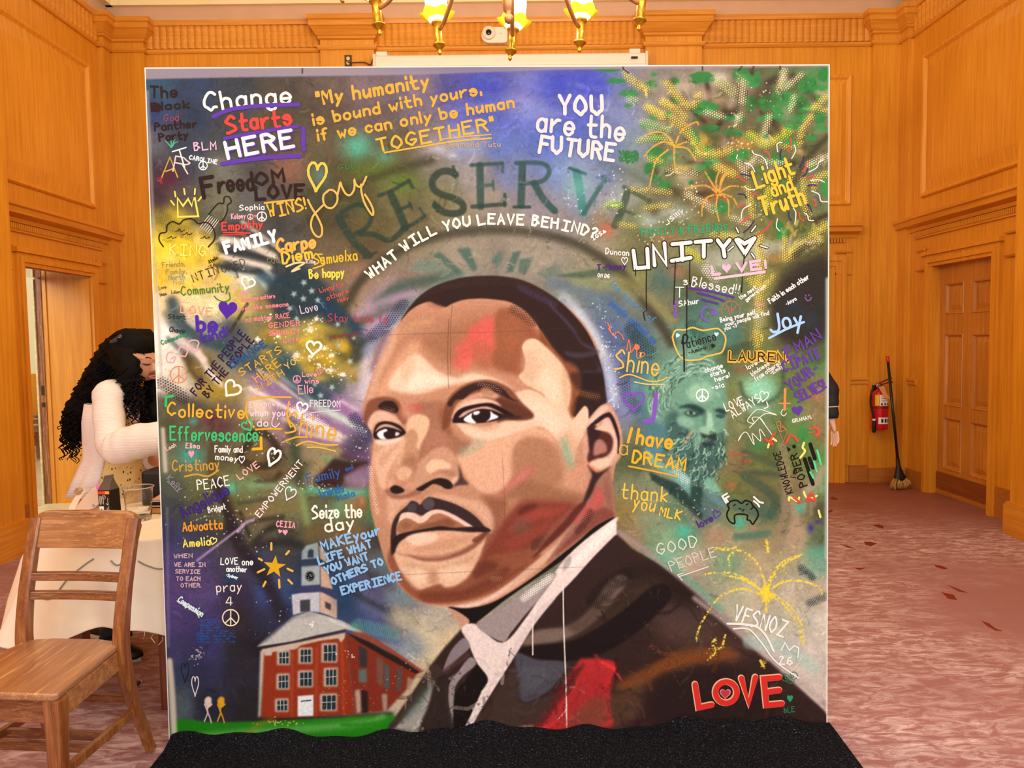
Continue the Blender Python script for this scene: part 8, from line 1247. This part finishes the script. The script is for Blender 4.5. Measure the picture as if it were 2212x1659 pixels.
for fp in (f1, f2):
    d_ = V((.93, -.36, 0)); s_ = V((.36, .93, 0)); o = MB().loft([[fp+d_*x+s_*(w_*math.cos(k*PI/8))+V((0, 0, .016+h_*max(0, math.sin(k*PI/8)))) for k in range(16)] for x, w_, h_ in ((-.12, .02, .05), (-.10, .036, .085), (-.03, .040, .09), (.05, .046, .06), (.10, .044, .045), (.125, .02, .03))]).build('shoe', shoe, wo, True)
    MB().loft([[fp+d_*x+s_*(w_*y)+V((0, 0, z)) for x, w_, y in [(-.125, .03, 0)]+[(-.11, .036, 1), (0, .043, 1), (.09, .047, 1), (.13, .02, 0), (.09, .047, -1), (0, .043, -1), (-.11, .036, -1)]] for z in (.001, .018)]).build('sole', sole, o)
# hair: a full mass of ringlets
hv = {'a': (at(282, 752, 3.84), .102), 'b': (at(258, 762, 3.84), .088), 'c': (at(232, 800, 3.86), .086), 'd': (at(206, 845, 3.90), .086), 'e': (at(182, 888, 3.92), .086), 'f': (at(170, 926, 3.92), .066), 'g': (at(276, 785, 3.73), .056), 'h': (at(282, 820, 3.71), .040), 'i': (at(322, 742, 3.95), .060), 'j': (at(333, 800, 3.92), .045), 'k': (at(338, 850, 3.88), .060), 'l': (at(334, 895, 3.84), .065), 'm': (at(340, 918, 3.82), .035)}
m = MB()
for ks in ('abcdef', 'bgh', 'aij', 'jklm'):
    P = cat([hv[k][0] for k in ks], 6); n_ = len(P); m.tube(P, [np.interp(i/(n_-1)*(len(ks)-1), range(len(ks)), [hv[k][1] for k in ks]) for i in range(n_)], 22)
for k in hv: m.sphere(hv[k][0], hv[k][1]*.995, 12)
for v_ in m.b.verts: c_ = v_.co; k_ = .010*math.sin(c_.x*95+c_.z*40)*math.sin(c_.y*110+1)+.008*math.sin(c_.z*130+c_.x*60); v_.co = c_+V((k_, k_*.6, k_*.3))
ho = m.build('hair', hairm, wo, True)
back = V((-.35, .1, 0)); zero = V((0, 0, 0))
anc = [(hv[k][0], hv[k][1]*1.02, back*.7) for k in 'bcdef']+[(hv[k][0], hv[k][1]*1.0, back*.4) for k in 'cdede']
curls(anc, 620, 5, .05, .13).build('ringlets', hairm, ho, True)
curls([(hv[k][0], hv[k][1]*.95, V((.12, 0, 0))) for k in 'gghhbba'], 170, 6, .06, .15, .012).build('ringlets', hairm, ho, True)
curls([(at(296, 868, 3.66), .022, zero), (at(286, 850, 3.68), .03, V((.1, 0, 0)))], 16, 8, .07, .14, .012, .005).build('ringlets', hairm, ho, True)
curls([(hv[k][0], hv[k][1], zero) for k in 'jkl'], 70, 7, .05, .12).build('ringlets', hairm, ho, True)
p = at(252, 735, 3.76); MB().loft([ring_(p+V((.028*x, 0, .018*x)), V((0, 1, 0)), V((-.4, 0, .9)), .012, .016, n=10) for x in (-1, -.5, 0, .5, 1)]).build('hair_clip', mat('clip_blue_black', '1c2430', .2, coat=.6), ho, True)
# --- the person half hidden behind the right edge of the panel
ma = empty('person', (1.97, 5.45, 0)); tag(ma, 'person in a dark navy jacket mostly hidden behind the right edge of the painted panel', 'person')
navy = mat('navy_jacket', '1a1e26', .7, noise=.15, nscale=40); J = {}; E = []
J.update(pelvis=(V((1.90, 5.46, .92)), .13), waist=(V((1.90, 5.46, 1.06)), .125), chest=(V((1.90, 5.46, 1.26)), .135), neck=(V((1.90, 5.46, 1.44)), .05), head=(V((1.89, 5.46, 1.58)), .09), face=(V((1.84, 5.46, 1.55)), .07), chin=(V((1.81, 5.46, 1.49)), .035))
E += chain('pelvis', 'waist', 'chest', 'neck', 'head', 'face', 'chin'); es, ws_ = at(1790, 838, 5.36), at(1796, 908, 5.33); sh_ = V((2.05, 5.42, 1.35))
J.update(shr=(sh_, .07), elr=(es, .045), wrr=(ws_, .026), shl=(V((1.72, 5.5, 1.35)), .07), ell=(V((1.62, 5.45, 1.10)), .045), wrl=(V((1.55, 5.3, .95)), .03)); E += chain('chest', 'shr', 'elr', 'wrr')+chain('chest', 'shl', 'ell', 'wrl')
J.update(hipr=(V((2.0, 5.44, .86)), .09), knr=(V((2.06, 5.40, .48)), .062), anr=(V((2.10, 5.38, .08)), .045), hipl=(V((1.8, 5.48, .86)), .09), knl=(V((1.78, 5.46, .48)), .062), anl=(V((1.76, 5.5, .08)), .045)); E += chain('pelvis', 'hipr', 'knr', 'anr')+chain('pelvis', 'hipl', 'knl', 'anl')
rt = hand(J, E, 'wrr', 'r', at(1801, 922, 5.33), V((.14, -.02, -1)), V((.45, -.9, .1)), -1, .0095, .10, V((-.6, -.1, 0)))
skin_mesh('body', J, E, ['pelvis']+rt, mat('skin_light', 'e8c0a8', .5), ma)
MB().loft([ring_(V((1.90+dx, 5.46, z)), V((1, 0, 0)), V((0, 1, 0)), a_, b_, n=28) for z, a_, b_, dx in ((.80, .17, .13, 0), (1.0, .165, .13, 0), (1.2, .18, .14, 0), (1.34, .19, .12, 0), (1.41, .12, .085, 0), (1.45, .07, .06, 0))]).build('jacket', navy, ma, True)
P = cat([V((1.99, 5.44, 1.38)), sh_+V((.0, 0, .0)), es.lerp(sh_, .45)+V((.005, 0, 0)), es, es.lerp(ws_, .5), ws_+V((0, 0, .012))], 5); n_ = len(P)
MB().tube(P, [np.interp(i/(n_-1), (0, .2, .45, .6, .8, 1), (.05, .082, .070, .062, .056, .046))+.004*math.sin(i*1.7) for i in range(n_)], 18).build('sleeve', navy, ma, True)
cu = ws_.lerp(es, .42); MB().tube([cu+(ws_-cu)*.0, cu+(ws_-cu)*.06], [.0585, .058], 18).build('piping', mat('white_piping', 'd8d4d0', .6), ma, True)
for a, b_, c_ in (('hipr', 'knr', 'anr'), ('hipl', 'knl', 'anl')): MB().tube(cat([J[a][0], J[b_][0], J[c_][0]-V((0, 0, .02))], 6), [.105-.04*i/12 for i in range(13)], 16).build('trouser_leg', navy, ma, True)
for x, y in ((2.09, 5.38), (1.75, 5.50)):
    fp = V((x, y, 0)); d_ = V((-1, -.1, 0)).normalized(); s_ = V((.1, -1, 0)).normalized(); MB().loft([[fp+d_*u_+s_*(w_*math.cos(k*PI/8))+V((0, 0, .002+h_*max(0, math.sin(k*PI/8)))) for k in range(16)] for u_, w_, h_ in ((-.08, .02, .05), (-.06, .036, .09), (.02, .040, .09), (.10, .046, .06), (.17, .044, .045), (.195, .02, .03))]).build('shoe', shoe, ma, True)
hm_ = skin_mesh('hair', {'a': (V((1.90, 5.46, 1.62)), .10), 'b': (V((1.95, 5.47, 1.52)), .09), 'c': (V((1.98, 5.45, 1.42)), .085), 'd': (V((2.0, 5.43, 1.36)), .06)}, chain('a', 'b', 'c', 'd'), ['a'], hairm, ma)
curls([(V((2.0, 5.42, 1.40)), .085, V((.2, 0, 0))), (V((2.05, 5.38, 1.36)), .07, V((.2, 0, 0)))], 60, 12, .06, .14).build('ringlets', hairm, hm_, True)
